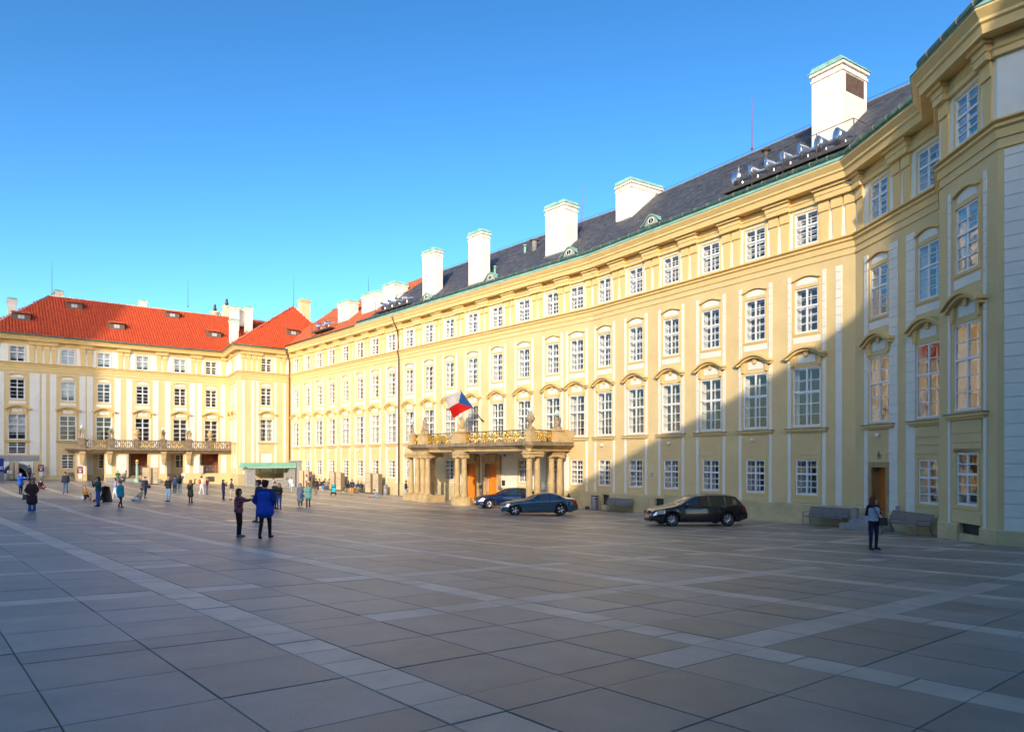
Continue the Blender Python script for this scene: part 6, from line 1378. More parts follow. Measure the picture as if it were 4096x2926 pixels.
# nearest figures
person('cardigan', 3493, 2196, 213, 6, 'woman in black cardigan and pale shirt looking aside near the wooden door', (0.40, 0.44, 0.52), (0.014, 0.016, 0.05), BLK, (0.12, 0.04, 0.02), BLK, near=True, arms=('down', 'hold'), female=True, hair='long', head_yaw=rad(62), bulk=1.05)
person('floral', 955, 2147, 196, 92, 'woman in dark pink patterned jacket pointing with both hands', pattern_mat(), BLK, (0.14, 0.16, 0.16), BRN, near=True, arms=('point', 'point'), female=True, hair='bob', bulk=1.18, pose='stand')
person('bluejacket', 1060, 2152, 234, 178, 'man in bright blue jacket and black trousers seen from behind', (0.012, 0.075, 0.55), BLK, BLK, (0.03, 0.02, 0.015), (0.008, 0.03, 0.20), near=True, arms=('pocket', 'pocket'), hair='short', bulk=1.30, coat=0.12, pose='stride')
person('hiddenman', 1035, 2089, 172, -95, 'man in dark clothes mostly hidden behind the man in the blue jacket', (0.02, 0.03, 0.05), (0.02, 0.05, 0.10), (0.02, 0.06, 0.07), arms=('pocket', 'hold'), pose='stride', vox=0.018)
person('hugman', 1098, 2034, 110, 75, 'man in dark green jumper with his arm round a woman', (0.03, 0.05, 0.05), (0.02, 0.05, 0.14), BLK, arms=('hug', 'hug')); person('hugwoman', 1117, 2036, 106, -8, 'woman with long brown hair and open dark jacket held by the man in the jumper', (0.025, 0.025, 0.022), JEAN, (0.10, 0.02, 0.03), (0.20, 0.08, 0.035), arms=('hold', 'hold'), female=True, hair='long', top2=(0.03, 0.03, 0.025))
person('greycoat', 1201, 2026, 95, 12, 'woman in blue-grey coat with white scarf and black tights', (0.09, 0.13, 0.20), BLK, (0.40, 0.38, 0.36), (0.06, 0.02, 0.015), arms=('down', 'hold'), female=True, coat=0.42, hair='bob', bulk=1.1); person('greenjacket', 1233, 2027, 97, 4, 'woman in sea-green jacket and sunglasses with a backpack', (0.10, 0.30, 0.27), (0.015, 0.02, 0.04), BLK, (0.03, 0.015, 0.012), arms=('cross', 'down'), female=True, hair='long', coat=0.18, bulk=1.15, glasses=True)
person('navywoman', 893, 2000, 84, 85, 'woman with long brown hair in navy jacket photographing to the right', NAVY, (0.02, 0.025, 0.06), (0.05, 0.10, 0.16), (0.10, 0.045, 0.03), arms=('phone', 'phone'), female=True, hair='long', bulk=1.05); person('shortsman', 925, 1999, 86, -70, 'man in grey hooded top and pale shorts looking up', (0.09, 0.08, 0.08), (0.50, 0.45, 0.38), BLK, (0.05, 0.035, 0.03), arms=('back', 'pocket'), shorts=True)
person('leather', 674, 2005, 103, -15, 'man in black leather jacket and light blue jeans with hand at his face', (0.015, 0.013, 0.012), (0.16, 0.30, 0.48), (0.03, 0.03, 0.03), (0.35, 0.22, 0.17), arms=('hold', 'face'), hair='bald', bulk=1.1, pose='stand'); person('navyman', 699, 1977, 78, 170, 'man in navy jacket seen from behind lifting a camera', (0.02, 0.045, 0.12), (0.012, 0.016, 0.04), (0.5, 0.5, 0.5), arms=('phone', 'phone'), bulk=1.1)
person('blackjacket', 719, 1976, 77, 178, 'woman in black jacket and pale jeans holding up a sheet of paper', (0.02, 0.018, 0.018), (0.35, 0.48, 0.55), (0.6, 0.6, 0.58), (0.05, 0.03, 0.02), arms=('up', 'hold'), female=True, hair='long'); person('blackcoat', 762, 2010, 93, 172, 'woman in black coat and dark tights with a raised phone', (0.012, 0.013, 0.012), (0.035, 0.012, 0.035), BLK, (0.24, 0.11, 0.05), arms=('up', 'hold'), female=True, coat=0.34, hair='long', skirt=0.0)
person('whiteman', 806, 1977, 76, 150, 'man all in white carrying an orange backpack', (0.70, 0.68, 0.66), (0.72, 0.70, 0.68), (0.7, 0.7, 0.7), (0.05, 0.03, 0.02), arms=('hold', 'hold'), pose='stride'); person('maroon', 827, 1977, 71, 110, 'man in maroon jumper and dark jeans beside the man in white', (0.12, 0.012, 0.03), (0.04, 0.08, 0.18), (0.03, 0.04, 0.08), (0.06, 0.04, 0.03), arms=('face', 'hold'))
person('tracksuit', 580, 1993, 88, 62, 'man in navy tracksuit with white sleeve stripe looking at his phone', (0.025, 0.035, 0.075), (0.04, 0.05, 0.08), (0.02, 0.02, 0.02), (0.03, 0.03, 0.05), arms=('down', 'hold'), hood=True, pose='stride', bulk=1.08, top2=(0.03, 0.045, 0.10)); person('stripes', 557, 2004, 60, -95, 'man in black and white striped shirt sitting cross-legged', stripe_mat(), (0.42, 0.55, 0.66), WHT, (0.02, 0.015, 0.012), pose='floor', arms=('lap', 'lap'), lean=rad(-12), H=1.75)
person('turquoise', 482, 2028, 104, 70, 'person in turquoise jacket and dark trousers walking right', (0.005, 0.27, 0.42), (0.018, 0.015, 0.03), BLK, (0.03, 0.02, 0.02), arms=('down', 'down'), pose='walk', bulk=1.22, coat=0.12); person('lilac', 461, 1999, 90, -50, 'woman in lilac top and white trousers beside the pushchair', (0.34, 0.32, 0.58), WHT, (0.55, 0.55, 0.6), (0.12, 0.045, 0.02), arms=('down', 'hold'), female=True, hair='bob', pose='stride')
person('tealphoto', 393, 2024, 119, -32, 'woman in dark teal jumper and blue jeans taking a picture', (0.008, 0.065, 0.065), (0.02, 0.08, 0.30), BLK, (0.03, 0.012, 0.012), arms=('phone', 'phone'), female=True, hair='long', bulk=1.12); person('mustard', 345, 1998, 60, 50, 'woman in mustard top kneeling over a small child', (0.40, 0.21, 0.03), (0.03, 0.022, 0.02), BLK, (0.03, 0.015, 0.012), pose='kneel', arms=('knee', 'knee'), lean=rad(-32), female=True, hair='long', H=1.66)
person('child', 362, 2001, 40, -40, 'small child in peach clothes sitting before the kneeling woman', (0.62, 0.30, 0.20), (0.62, 0.32, 0.24), WHT, (0.05, 0.02, 0.02), pose='floor', arms=('lap', 'lap'), H=0.95); person('cap', 262, 1973, 86, 18, 'man in navy jacket, blue jeans and dark cap walking towards the viewer', (0.014, 0.02, 0.038), (0.05, 0.13, 0.27), (0.06, 0.03, 0.02), (0.04, 0.025, 0.03), arms=('down', 'down'), pose='stride', hat=True, bulk=1.18)
person('browncoat', 128, 2049, 137, 42, 'woman in dark brown coat and flared blue jeans wearing sunglasses', (0.028, 0.016, 0.02), (0.02, 0.09, 0.28), (0.35, 0.40, 0.45), (0.16, 0.035, 0.02), arms=('pocket', 'pocket'), female=True, coat=0.36, hair='long', flare=True, bulk=1.15, glasses=True); person('bluehood', 82, 1977, 88, 82, 'person in bright blue hooded jacket holding out a phone', (0.008, 0.10, 0.52), (0.014, 0.012, 0.022), (0.05, 0.12, 0.13), top2=(0.008, 0.11, 0.56), arms=('point', 'point'), hood=True, bulk=1.2, coat=0.08)
Pw, _ = ground_at(WL, 117, 3.4); person('brownman', 117, 0, 0, 75, 'man in grey-brown jacket walking past the stone gateway', (0.10, 0.085, 0.075), (0.012, 0.02, 0.05), BLK, (0.16, 0.09, 0.06), P=Pw, H=1.78, pose='walk', arms=('down', 'down')); person('behindwoman', 134, 1972, 78, 85, 'woman with brown hair half hidden behind the woman in the brown coat', (0.07, 0.09, 0.13), (0.03, 0.04, 0.07), BLK, (0.11, 0.045, 0.03), female=True, hair='bob', arms=('hold', 'hold'))
person('redtrousers', 160, 1955, 40, 70, 'person in dark top and red trousers sitting on the paving', (0.02, 0.03, 0.04), (0.30, 0.012, 0.03), BLK, (0.03, 0.05, 0.04), pose='floor', arms=('lap', 'lap'), H=1.68, lean=rad(8)); Pw, _ = ground_at(WL, 472, 2.95); person('greenseat', 472, 0, 0, 45, 'person in green jacket sitting on the stone bench under the balcony', (0.03, 0.13, 0.03), (0.06, 0.14, 0.26), BLK, (0.30, 0.20, 0.14), P=Pw, H=1.70, pose='sit', arms=('lap', 'lap'), lean=rad(-10))
Pw, _ = ground_at(WL, 497, 2.95); person('greyseat', 497, 0, 0, -50, 'man in grey suit jacket sitting on the stone bench under the balcony', (0.17, 0.17, 0.17), (0.06, 0.06, 0.065), BLK, (0.22, 0.13, 0.09), P=Pw, H=1.75, pose='sit', arms=('lap', 'lap'), lean=rad(-14), bulk=1.2); person('redshirt', 1052, 1966, 61, 92, 'person in red top just behind the head of the man in blue', (0.52, 0.012, 0.025), (0.04, 0.04, 0.06), BLK, arms=('hold', 'hold'))
person('whiteshirt', 1095, 1972, 61, 100, 'dark-haired man in white top behind the embracing couple', WHT, (0.05, 0.05, 0.06), BLK, (0.03, 0.02, 0.015), arms=('hold', 'down')); person('whitejacket', 1163, 1968, 63, 8, 'woman in white jacket, pink top and pale jeans by the stone portal', (0.70, 0.66, 0.62), (0.38, 0.48, 0.58), (0.55, 0.35, 0.28), (0.09, 0.035, 0.02), arms=('hold', 'hold'), female=True, hair='long')
Pw, _ = ground_at(WA, 1226, 2.2); person('hairwoman', 1226, 0, 0, -70, 'woman with long brown hair standing at the four-picture board', (0.60, 0.56, 0.52), (0.20, 0.10, 0.04), BLK, (0.14, 0.06, 0.03), P=Pw, H=1.68, female=True, hair='long', arms=('hold', 'hold')); Pw, _ = ground_at(WA, 1240, 2.6); person('navyback', 1240, 0, 0, 95, 'man in dark blue jacket by the four-picture board', (0.025, 0.04, 0.10), (0.35, 0.20, 0.08), BLK, P=Pw, H=1.78, arms=('hold', 'hold'))
person('blackcap', 1264, 1976, 64, 15, 'man in flat cap and black jacket with a white bag standing by the crowded bench', (0.015, 0.014, 0.016), (0.08, 0.08, 0.08), (0.10, 0.06, 0.04), (0.05, 0.07, 0.09), arms=('hold', 'cross'), hat=True, bulk=1.1)
def seat(key, wall, px, off, yaw, label, *a, **kw): Pw, _ = ground_at(wall, px, off); return person(key, px, 0, 0, yaw, label, *a, P=Pw, pose='sit', zoff=-0.02, **kw)
yA = math.degrees(math.atan2(WA.n.x, -WA.n.y))
seat('benchpink', WA, 1277, 1.45, yA + 8, 'seated woman in pink at the left end of the crowded bench', (0.42, 0.14, 0.20), (0.25, 0.25, 0.25), WHT, H=1.65, female=True, hair='long', arms=('lap', 'lap')); seat('benchblack', WA, 1290, 1.45, yA - 20, 'seated man in black leaning forward on the crowded bench', (0.018, 0.018, 0.018), (0.02, 0.02, 0.022), BLK, H=1.78, arms=('knee', 'lap'), lean=rad(-20), bulk=1.1)
seat('benchtan', WA, 1306, 1.45, yA - 12, 'seated person in tan jumper and blue jeans at the right end of the crowded bench', (0.40, 0.28, 0.17), (0.08, 0.20, 0.42), WHT, H=1.74, arms=('knee', 'knee'), lean=rad(-22)); seat('benchdark', WA, 1392, 1.45, yA - 25, 'woman in black seated with outstretched legs left of the man in orange trousers', (0.02, 0.018, 0.018), (0.03, 0.035, 0.045), WHT, (0.13, 0.05, 0.02), H=1.68, female=True, hair='long', arms=('lap', 'lap'))
person('blazer', 1408, 1981, 65, 4, 'man in navy blazer, blue shirt, flat cap and orange trousers', (0.024, 0.03, 0.06), (0.55, 0.22, 0.015), (0.10, 0.05, 0.03), (0.05, 0.09, 0.11), arms=('hold', 'hold'), hat=True, bulk=1.15); seat('benchold', WA, 1432, 1.45, yA - 10, 'grey-haired man seated behind the man in orange trousers', (0.05, 0.05, 0.07), (0.20, 0.15, 0.08), BLK, (0.30, 0.28, 0.26), H=1.74, arms=('lap', 'lap')); seat('benchold2', WA, 1445, 1.45, yA - 14, 'balding man in dark jacket with red scarf at the right end of the far bench', (0.045, 0.045, 0.07), (0.22, 0.17, 0.09), BLK, (0.45, 0.25, 0.18), H=1.76, arms=('lap', 'lap'), bulk=1.15, hair='bald')
person('bluedress', 1512, 1990, 30, -80, 'woman in pale blue dress reclining on the paving by the litter bin', (0.22, 0.33, 0.44), (0.24, 0.36, 0.48), (0.10, 0.06, 0.05), (0.02, 0.015, 0.015), pose='long', arms=('lean', 'lap'), lean=rad(30), female=True, hair='bun', H=1.64, shorts=True); person('column', 1624, 1994, 74, 80, 'person in dark jacket and pale blue skirt beside the left portico columns', (0.03, 0.035, 0.05), (0.36, 0.44, 0.50), (0.5, 0.35, 0.3), (0.03, 0.02, 0.015), female=True, skirt=0.30, arms=('down', 'hold'))
# things people carry
def carried(name, key, off, mb, m, label, cat, smooth=True):
    o, M, k, P, H = PEOPLE[key]; return tag(link(name, mb.mesh(name, m, smooth), None, M @ Matrix.Translation(Vector(off) * k)), label, cat)
def pack(w=0.15, d=0.09, h=0.22):
    mb = MB().sphere((0, 0, 0), 1.0, 12, 8, 0, (w, d, h)).sphere((0, d * 0.75, -h * 0.3), 1.0, 10, 6, 0, (w * 0.7, d * 0.5, h * 0.45))
    for sg in (-1, 1): mb.tube([(sg * w * 0.55, -d * 0.5, h * 0.7), (sg * w * 0.6, -d - 0.05, h * 1.05), (sg * w * 0.75, -d - 0.15, h * 0.9)], 0.014, 5)
    return mb
carried('backpack', 'whiteman', (0, 0.20, 1.22), pack(), col('orange_pack', (0.55, 0.12, 0.02)), 'orange backpack on the man in white', 'backpack'); carried('backpack', 'greenjacket', (0.06, 0.20, 1.18), pack(), col('navy_pack', (0.02, 0.025, 0.05)), 'dark backpack on the woman in the sea-green jacket', 'backpack'); carried('backpack', 'blackcoat', (0.04, 0.19, 1.20), pack(0.13, 0.08, 0.18), col('black_pack', (0.015, 0.015, 0.015)), 'small black backpack on the woman in the black coat', 'backpack')
def handbag(w=0.16, h=0.12, strap=0.55, side=0.0):
    return MB().add([(-w, -0.05, -h), (w, -0.05, -h), (w, 0.05, -h), (-w, 0.05, -h), (-w * 0.8, -0.035, h), (w * 0.8, -0.035, h), (w * 0.8, 0.035, h), (-w * 0.8, 0.035, h)], [(3, 2, 1, 0), (4, 5, 6, 7), (0, 1, 5, 4), (1, 2, 6, 5), (2, 3, 7, 6), (3, 0, 4, 7)])
bagm = handbag(0.15, 0.12).tube([(-0.10, -0.03, 0.10), (-0.20, -0.055, 0.24), (-0.34, -0.02, 0.48), (-0.40, 0.10, 0.52)], 0.013, 6).tube([(0.09, 0.03, 0.10), (-0.02, 0.16, 0.30), (-0.30, 0.22, 0.50)], 0.013, 6)
carried('shoulder_bag', 'cardigan', (0.25, -0.12, 0.93), bagm, col('black_bag', (0.01, 0.01, 0.016), 0.5), 'black shoulder bag at the hip of the woman in the cardigan', 'bag', False)
carried('handbag', 'browncoat', (-0.26, 0.08, 0.80), handbag(0.14, 0.13).tube([(-0.1, 0, 0.12), (0, 0, 0.50), (0.1, 0, 0.12)], 0.012, 5), col('grey_bag', (0.10, 0.11, 0.11)), 'grey handbag of the woman in the dark brown coat', 'bag', False); carried('handbag', 'greycoat', (0.17, -0.22, 0.84), handbag(0.15, 0.11), col('blue_bag', (0.03, 0.05, 0.09)), 'flat dark bag held by the woman in the blue-grey coat', 'bag', False); carried('carrier_bag', 'whitejacket', (0.20, -0.12, 0.86), handbag(0.12, 0.15), col('white_bag', (0.75, 0.75, 0.73)), 'white bag held by the woman in the white jacket', 'bag', False); carried('handbag', 'tracksuit', (0.22, -0.14, 0.96), handbag(0.15, 0.12), col('dark_bag', (0.02, 0.018, 0.02)), 'black bag held by the man in the tracksuit', 'bag', False)
carried('sheet_of_paper', 'blackjacket', (-0.16, -0.30, 1.80), MB().box(-0.14, 0.14, -0.004, 0.004, -0.12, 0.12), WHITE, 'white sheet of paper held up by the woman in the black jacket', 'paper', False)
for key, off, lab in (('tealphoto', (0.0, -0.40, 1.54), 'pale phone held up by the woman in the teal jumper'), ('bluehood', (0.0, -0.60, 1.42), 'dark phone held out by the person in the blue hood'), ('blackcoat', (-0.17, -0.34, 1.76), 'phone raised by the woman in the black coat')):
    carried('phone', key, off, MB().box(-0.075, 0.075, -0.006, 0.006, -0.04, 0.04), mat('phone_glass', (0.25, 0.27, 0.30), 0.2) if key == 'tealphoto' else BLACK, lab, 'phone', False)
carried('camera', 'navyman', (0, -0.32, 1.54), MB().box(-0.07, 0.07, -0.03, 0.03, -0.045, 0.045).lathe([(0.035, -0.1), (0.035, 0.0)], 10), BLACK, 'black camera raised by the man in the navy jacket', 'camera', False)
P = pix_ground(332, 1997); tag(link('tote_bag', handbag(0.12, 0.14).mesh('tote_bag', WHITE), None, Matrix.Translation(P + Vector((0, 0, 0.14)))), 'small pale bag on the paving behind the kneeling woman', 'bag')
P = pix_ground(1381, 1964); tag(link('rucksack', pack(0.2, 0.16, 0.22).mesh('rucksack', col('olive_pack', (0.38, 0.24, 0.05)), True), None, Matrix.Translation(P + Vector((0, 0, 0.2)))), 'olive yellow rucksack on the ground before the seated woman in black', 'rucksack')

# ------------------------------------------------------------------ sculpture
def fig_at(off, yaw, sc, **kw):
    c, *_ = figure(**kw); R = Matrix.Rotation(rad(yaw), 3, 'Z'); o = Vector(off); return [(tuple(o + R @ (Vector(a) * sc)), r0 * sc * 1.12, tuple(o + R @ (Vector(b) * sc)), r1 * sc * 1.12, 0) for a, r0, b, r1, mi in c]
def blob(a, ra, b, rb): return [(a, ra, b, rb, 0)]
def sculpture(wall, s, off, z, yaw, caps, label, lantern=None, m=STATUE, group='statues on the portico', name='statue'):
    M = wall.mat(s, z, off) @ Matrix.Rotation(rad(yaw), 4, 'Z'); o = link(name, None, None, M); tag(o, label, 'statue', group)
    body_object('figure', caps, [m], o, M, 0.024, 1)
    if lantern is not None:
        x, y, h = lantern
        part('lantern', MB().lathe([(0.10, h), (0.17, h + 0.04), (0.17, h + 0.10), (0.08, h + 0.13)], 10, (x, y)), COPPER, o, M); part('lantern_globe', MB().sphere((x, y, h + 0.28), 0.17, 12, 8), mat('lantern_glass', (0.72, 0.72, 0.70), 0.15), o, M, True)
        part('lantern_cage', MB().tube([(x + 0.185 * math.cos(t), y, h + 0.28 + 0.19 * math.sin(t)) for t in np.linspace(-0.6, math.pi + 0.6, 12)], 0.012, 4), COPPER, o, M)
base_ = lambda w, d, h: blob((-w, 0, h * 0.3), h, (w, 0, h * 0.3), h) + blob((0, -d, h * 0.3), h, (0, d, h * 0.3), h)
sculpture(WA, PS['cherub'][0], PS['cherub'][1], 3.86, -10, base_(0.12, 0.1, 0.14) + fig_at((0, 0, 0.05), 0, 0.55, pose='kneel', arms=('up', 'up'), bulk=1.3), 'stone cherub with lantern at the left end of the gilded balcony', (0, -0.05, 0.92))
sculpture(WA, PS['lady'][0], PS['lady'][1], 3.86, 15, base_(0.25, 0.15, 0.16) + fig_at((0, 0, 0.08), 0, 0.72, pose='stand', arms=('hold', 'hold'), coat=0.5, bulk=1.45, female=True, hair='bun') + fig_at((0.25, 0.05, 0.1), -40, 0.42, pose='kneel', arms=('knee', 'hold'), bulk=1.3) + blob((-0.2, 0, 0.2), 0.16, (-0.12, 0, 0.6), 0.12), 'dark stone figure without lantern beside the cherub')
sculpture(WA, PS['trio'][0], PS['trio'][1], 3.86, 0, base_(0.35, 0.12, 0.16) + fig_at((-0.28, 0, 0.12), 35, 0.46, pose='kneel', arms=('up', 'point'), bulk=1.3) + fig_at((0.16, 0, 0.1), -20, 0.58, pose='stride', arms=('up', 'up'), bulk=1.25) + fig_at((-0.02, 0.1, 0.1), 0, 0.5, pose='stand', arms=('up', 'hold'), bulk=1.3), 'group of stone cherubs with lantern on the front balcony pedestal', (-0.02, -0.02, 0.98), STONE)
sculpture(WA, PS['group'][0], PS['group'][1], 3.86, -30, base_(0.3, 0.2, 0.2) + fig_at((0.1, 0, 0.1), 40, 0.5, pose='sit', arms=('up', 'lap'), bulk=1.4) + fig_at((-0.15, 0.05, 0.15), -60, 0.52, pose='stand', arms=('point', 'up'), bulk=1.35) + blob((0.2, -0.1, 0.3), 0.17, (-0.1, 0.0, 0.75), 0.16), 'entwined stone figures with lantern at the right corner of the gilded balcony', (0.0, 0, 1.0))
def urn_mesh(h=1.0): return MB().box(-0.2, 0.2, -0.2, 0.2, 0, 0.1).lathe([(0.17, 0.1), (0.12, 0.2), (0.10, 0.30), (0.20, 0.45), (0.30, 0.62), (0.33, 0.74), (0.27, 0.80), (0.20, 0.86), (0.24, 0.92), (0.20, 1.0)], 16).sphere((0.28, 0, 0.62), 0.11).sphere((-0.28, 0, 0.62), 0.11)
def urn(wall, s, off, z, label, lantern=True, group='stone urns', m=STATUE):
    M = wall.mat(s, z, off); o = link('urn', None, None, M); tag(o, label, 'urn', group); part('vase', urn_mesh(), m, o, M, True)
    if lantern: part('lantern', MB().lathe([(0.12, 1.0), (0.16, 1.05), (0.16, 1.12), (0.08, 1.15)], 10), COPPER, o, M); part('lantern_globe', MB().sphere((0, 0, 1.31), 0.17, 12, 8), mat('lantern_glass', (0.72, 0.72, 0.70), 0.15), o, M, True)
    else: part('flowers', MB().sphere((0, 0, 1.06), 0.2, 8, 5, 0, (1.1, 1, 0.7)).sphere((-0.14, 0, 1.12), 0.1).sphere((0.14, 0, 1.12), 0.1), m, o, M)
urn(WA, PS['urn'][0], PS['urn'][1], 3.86, 'stone urn with lantern on the gilded balcony railing')
nm = {'pair_left': 'leftmost', 'pair_second': 'second from the left', 'pair_third': 'third from the left', 'pair_fourth': 'rightmost'}
for i, (k, px) in enumerate(BP.items()):
    s = sL(px, OFFL + 0.42)
    if 'pair' in k: sculpture(WL, s, OFFL + 0.42, 4.12, (-15, 20, 0, 30)[i % 4], base_(0.2, 0.1, 0.12) + fig_at((-0.17, 0, 0.05), 30, 0.62, pose='stand', arms=('hug', 'up'), bulk=1.3) + fig_at((0.17, 0.02, 0.05), -35, 0.6, pose='stride', arms=('up', 'hug'), bulk=1.3), 'stone pair with lantern on the far balcony, %s of the four' % nm[k], (0, 0, 1.05), STATUE, 'statues on the far balcony')
    else: urn(WL, s, OFFL + 0.42, 4.12, 'stone flower urn on the far balcony, %s of the two' % ('left' if 'left' in k else 'right'), False, m=STONE)
finish_bodies()
# ------------------------------------------------------------------ cars: front at -x, wheels on z = 0
def paint(name, c, rough=0.25):
    m = mat(name, c, rough, metal=0.35, spec=0.6); p = m.node_tree.nodes['Principled BSDF']; p.inputs['Coat Weight'].default_value = 1.0; p.inputs['Coat Roughness'].default_value = 0.05; return m
CARGLASS = mat('car_glass', (0.02, 0.03, 0.035), 0.04, spec=0.9); p_ = CARGLASS.node_tree.nodes['Principled BSDF']; p_.inputs['Coat Weight'].default_value = 0.6
CHROME = mat('chrome', (0.80, 0.80, 0.82), 0.12, metal=1.0); TYRE = mat('tyre', (0.014, 0.014, 0.015), 0.75); RIM = mat('alloy_rim', (0.62, 0.63, 0.65), 0.22, metal=0.9); TRIM = mat('black_trim', (0.012, 0.012, 0.013), 0.45)
LAMP = mat('headlamp', (0.55, 0.58, 0.60), 0.08, metal=0.4); TAIL = mat('tail_lamp', (0.45, 0.008, 0.012), 0.15)
def car(name, label, P, yaw, spec, pm):
    o = thing(name, label, 'car', tuple(P), yaw, 'cars by the palace wall'); M = WM[o.name]; L, Wd = spec['L'], spec['W']; wb, fo, wr = spec['wb'], spec['fo'], spec['wr']; wf, wrr = fo, fo + wb
    tx, tz = zip(*spec['top']); bx, bz = zip(*spec['belt']); N = 96
    xs = np.linspace(0, L, N + 1); xs = np.unique(np.concatenate([xs, [x for x in tx]]))
    def sm(x, X, Z): return float(np.interp(x, X, Z))
    rows = []
    for x in xs:
        zt = sm(x, tx, tz); zb = min(sm(x, bx, bz), zt - 0.02); e = min(x, L - x); tap = 1 - 0.20 * max(0, 1 - x / 0.75) ** 2.2 - 0.13 * max(0, 1 - (L - x) / 0.6) ** 2.2
        hw = Wd / 2 * tap; cab = max(0.0, zt - zb - 0.05); zl = spec['sill']
        for wx in (wf, wrr):
            d = abs(x - wx); R = wr + 0.055
            if d < R: zl = max(zl, wr + math.sqrt(R * R - d * d) - 0.0)
        zl = min(zl, zb - 0.16); lift = 0.10 * max(0, 1 - x / 0.5) + 0.14 * max(0, 1 - (L - x) / 0.55); zl = max(zl, spec['sill'] + lift)
        zm = zl + (zb - zl) * 0.45; tumble = min(0.30, cab * 0.52); hr = hw - 0.07 - tumble
        rows.append([(hw - 0.05, zl), (hw - 0.005, zl + (zb - zl) * 0.16), (hw, zm), (hw - 0.02, zl + (zb - zl) * 0.78), (hw - 0.045, zb), (hw - 0.065, zb + 0.012), (hr + 0.0, max(zb + 0.014, zt - 0.055)), (hr * 0.86, zt - 0.018), (hr * 0.45, zt - 0.002), (0.0, zt)])
    K = len(rows[0]); body, glass = MB(), MB()
    for half in (1, -1):
        for mbx, want in ((body, False), (glass, True)):
            vs = [(x - L / 2, half * y, z) for x, r in zip(xs, rows) for y, z in r]; fs = []
            for i in range(len(xs) - 1):
                xm = (xs[i] + xs[i + 1]) / 2
                for k in range(K - 1):
                    isg = False
                    if k == 5 and spec['win'][0] < xm < spec['win'][1] and not any(a < xm < b for a, b in spec['pillars']): isg = True
                    if k >= 6 and (spec['ws'][0] < xm < spec['ws'][1] or spec['rw'][0] < xm < spec['rw'][1]): isg = True
                    if k == 5 and (spec['ws'][0] + 0.10 < xm < spec['win'][0]): isg = False
                    if isg == want:
                        a, b = i * K + k, (i + 1) * K + k; f = (a, b, b + 1, a + 1); fs.append(f if half < 0 else f[::-1])
            mbx.add(vs, fs)
    # end caps and a flat floor close the shell
    for xi in (0, len(xs) - 1):
        r = rows[xi]; x = xs[xi] - L / 2; loop = [(x, y, z) for y, z in r] + [(x, -y, z) for y, z in r[::-1][1:]]; body.add(loop, [tuple(range(len(loop))) if xi else tuple(range(len(loop)))[::-1]])
    bo = body.mesh('body', pm, True)
    def weld(me):
        b = bmesh.new(); b.from_mesh(me); bmesh.ops.remove_doubles(b, verts=b.verts, dist=0.0008); loose = [v for v in b.verts if not v.link_faces]; bmesh.ops.delete(b, geom=loose, context='VERTS'); bmesh.ops.recalc_face_normals(b, faces=b.faces); b.to_mesh(me); b.free(); me.polygons.foreach_set('use_smooth', [True] * len(me.polygons)); me.update()
    weld(bo); bd = part('body', bo, None, o, M); gm_ = glass.mesh('windows', CARGLASS, True); weld(gm_); part('windows', gm_, None, o, M)
    part('underbody', MB().box(-L / 2 + 0.35, L / 2 - 0.35, -Wd / 2 + 0.22, Wd / 2 - 0.22, spec['sill'] - 0.02, 0.5), TRIM, o, M)
    for half in (-1, 1): part('sill_trim', MB().box(wf + wr + 0.10 - L / 2, wrr - wr - 0.10 - L / 2, half * (Wd / 2 - 0.045) - 0.012, half * (Wd / 2 - 0.045) + 0.012, spec['sill'] - 0.02, spec['sill'] + 0.05), TRIM if not spec.get('chromesill') else CHROME, o, M)
    # wheels
    def wheel_meshes():
        r = wr; w = 0.11
        t = MB(); prof = [(r * 0.70, -w), (r * 0.94, -w), (r, -w * 0.7), (r, w * 0.7), (r * 0.94, w), (r * 0.70, w)]; n = 30; vs = []; fs = []
        for rr_, y in prof:
            for k in range(n): a = 2 * math.pi * k / n; vs.append((rr_ * math.cos(a), y, rr_ * math.sin(a)))
        m_ = len(prof)
        for i in range(m_):
            for k in range(n): k2 = (k + 1) % n; i2 = (i + 1) % m_; fs.append((i * n + k, i * n + k2, i2 * n + k2, i2 * n + k))
        t.add(vs, fs); tm = t.mesh('tyre', TYRE, True)
        q = MB(); rim = [(r * 0.715 * math.cos(a), -w * 0.85, r * 0.715 * math.sin(a)) for a in np.linspace(0, 2 * math.pi, 31)[:-1]]; q.tube(rim, r * 0.035, 6, 0, True)
        ns = spec['spokes']
        for k in range(ns):
            a = 2 * math.pi * k / ns; da = 0.10 if ns > 6 else 0.20
            for s in (-da, da) if spec.get('twin') else (0,):
                q.tube([(0, -w * 0.78, 0), (r * 0.40 * math.cos(a + s * 0.6), -w * 0.80, r * 0.40 * math.sin(a + s * 0.6)), (r * 0.70 * math.cos(a + s), -w * 0.86, r * 0.70 * math.sin(a + s))], [r * 0.09, r * 0.075, r * 0.085 if not spec.get('twin') else r * 0.05], 6)
        q.sphere((0, -w * 0.8, 0), r * 0.15, 10, 6, 0, (1, 0.4, 1)); rm = q.mesh('rim', RIM, True)
        dsk = MB(); nn = 20; dsk.add([(r * 0.70 * math.cos(2 * math.pi * k / nn), -w * 0.2, r * 0.70 * math.sin(2 * math.pi * k / nn)) for k in range(nn)], [tuple(range(nn))[::-1]]); dk = dsk.mesh('brake_disc', mat('wheel_dark', (0.02, 0.02, 0.022), 0.5, metal=0.3)); return tm, rm, dk
    tm, rm, dk = wheel_meshes()
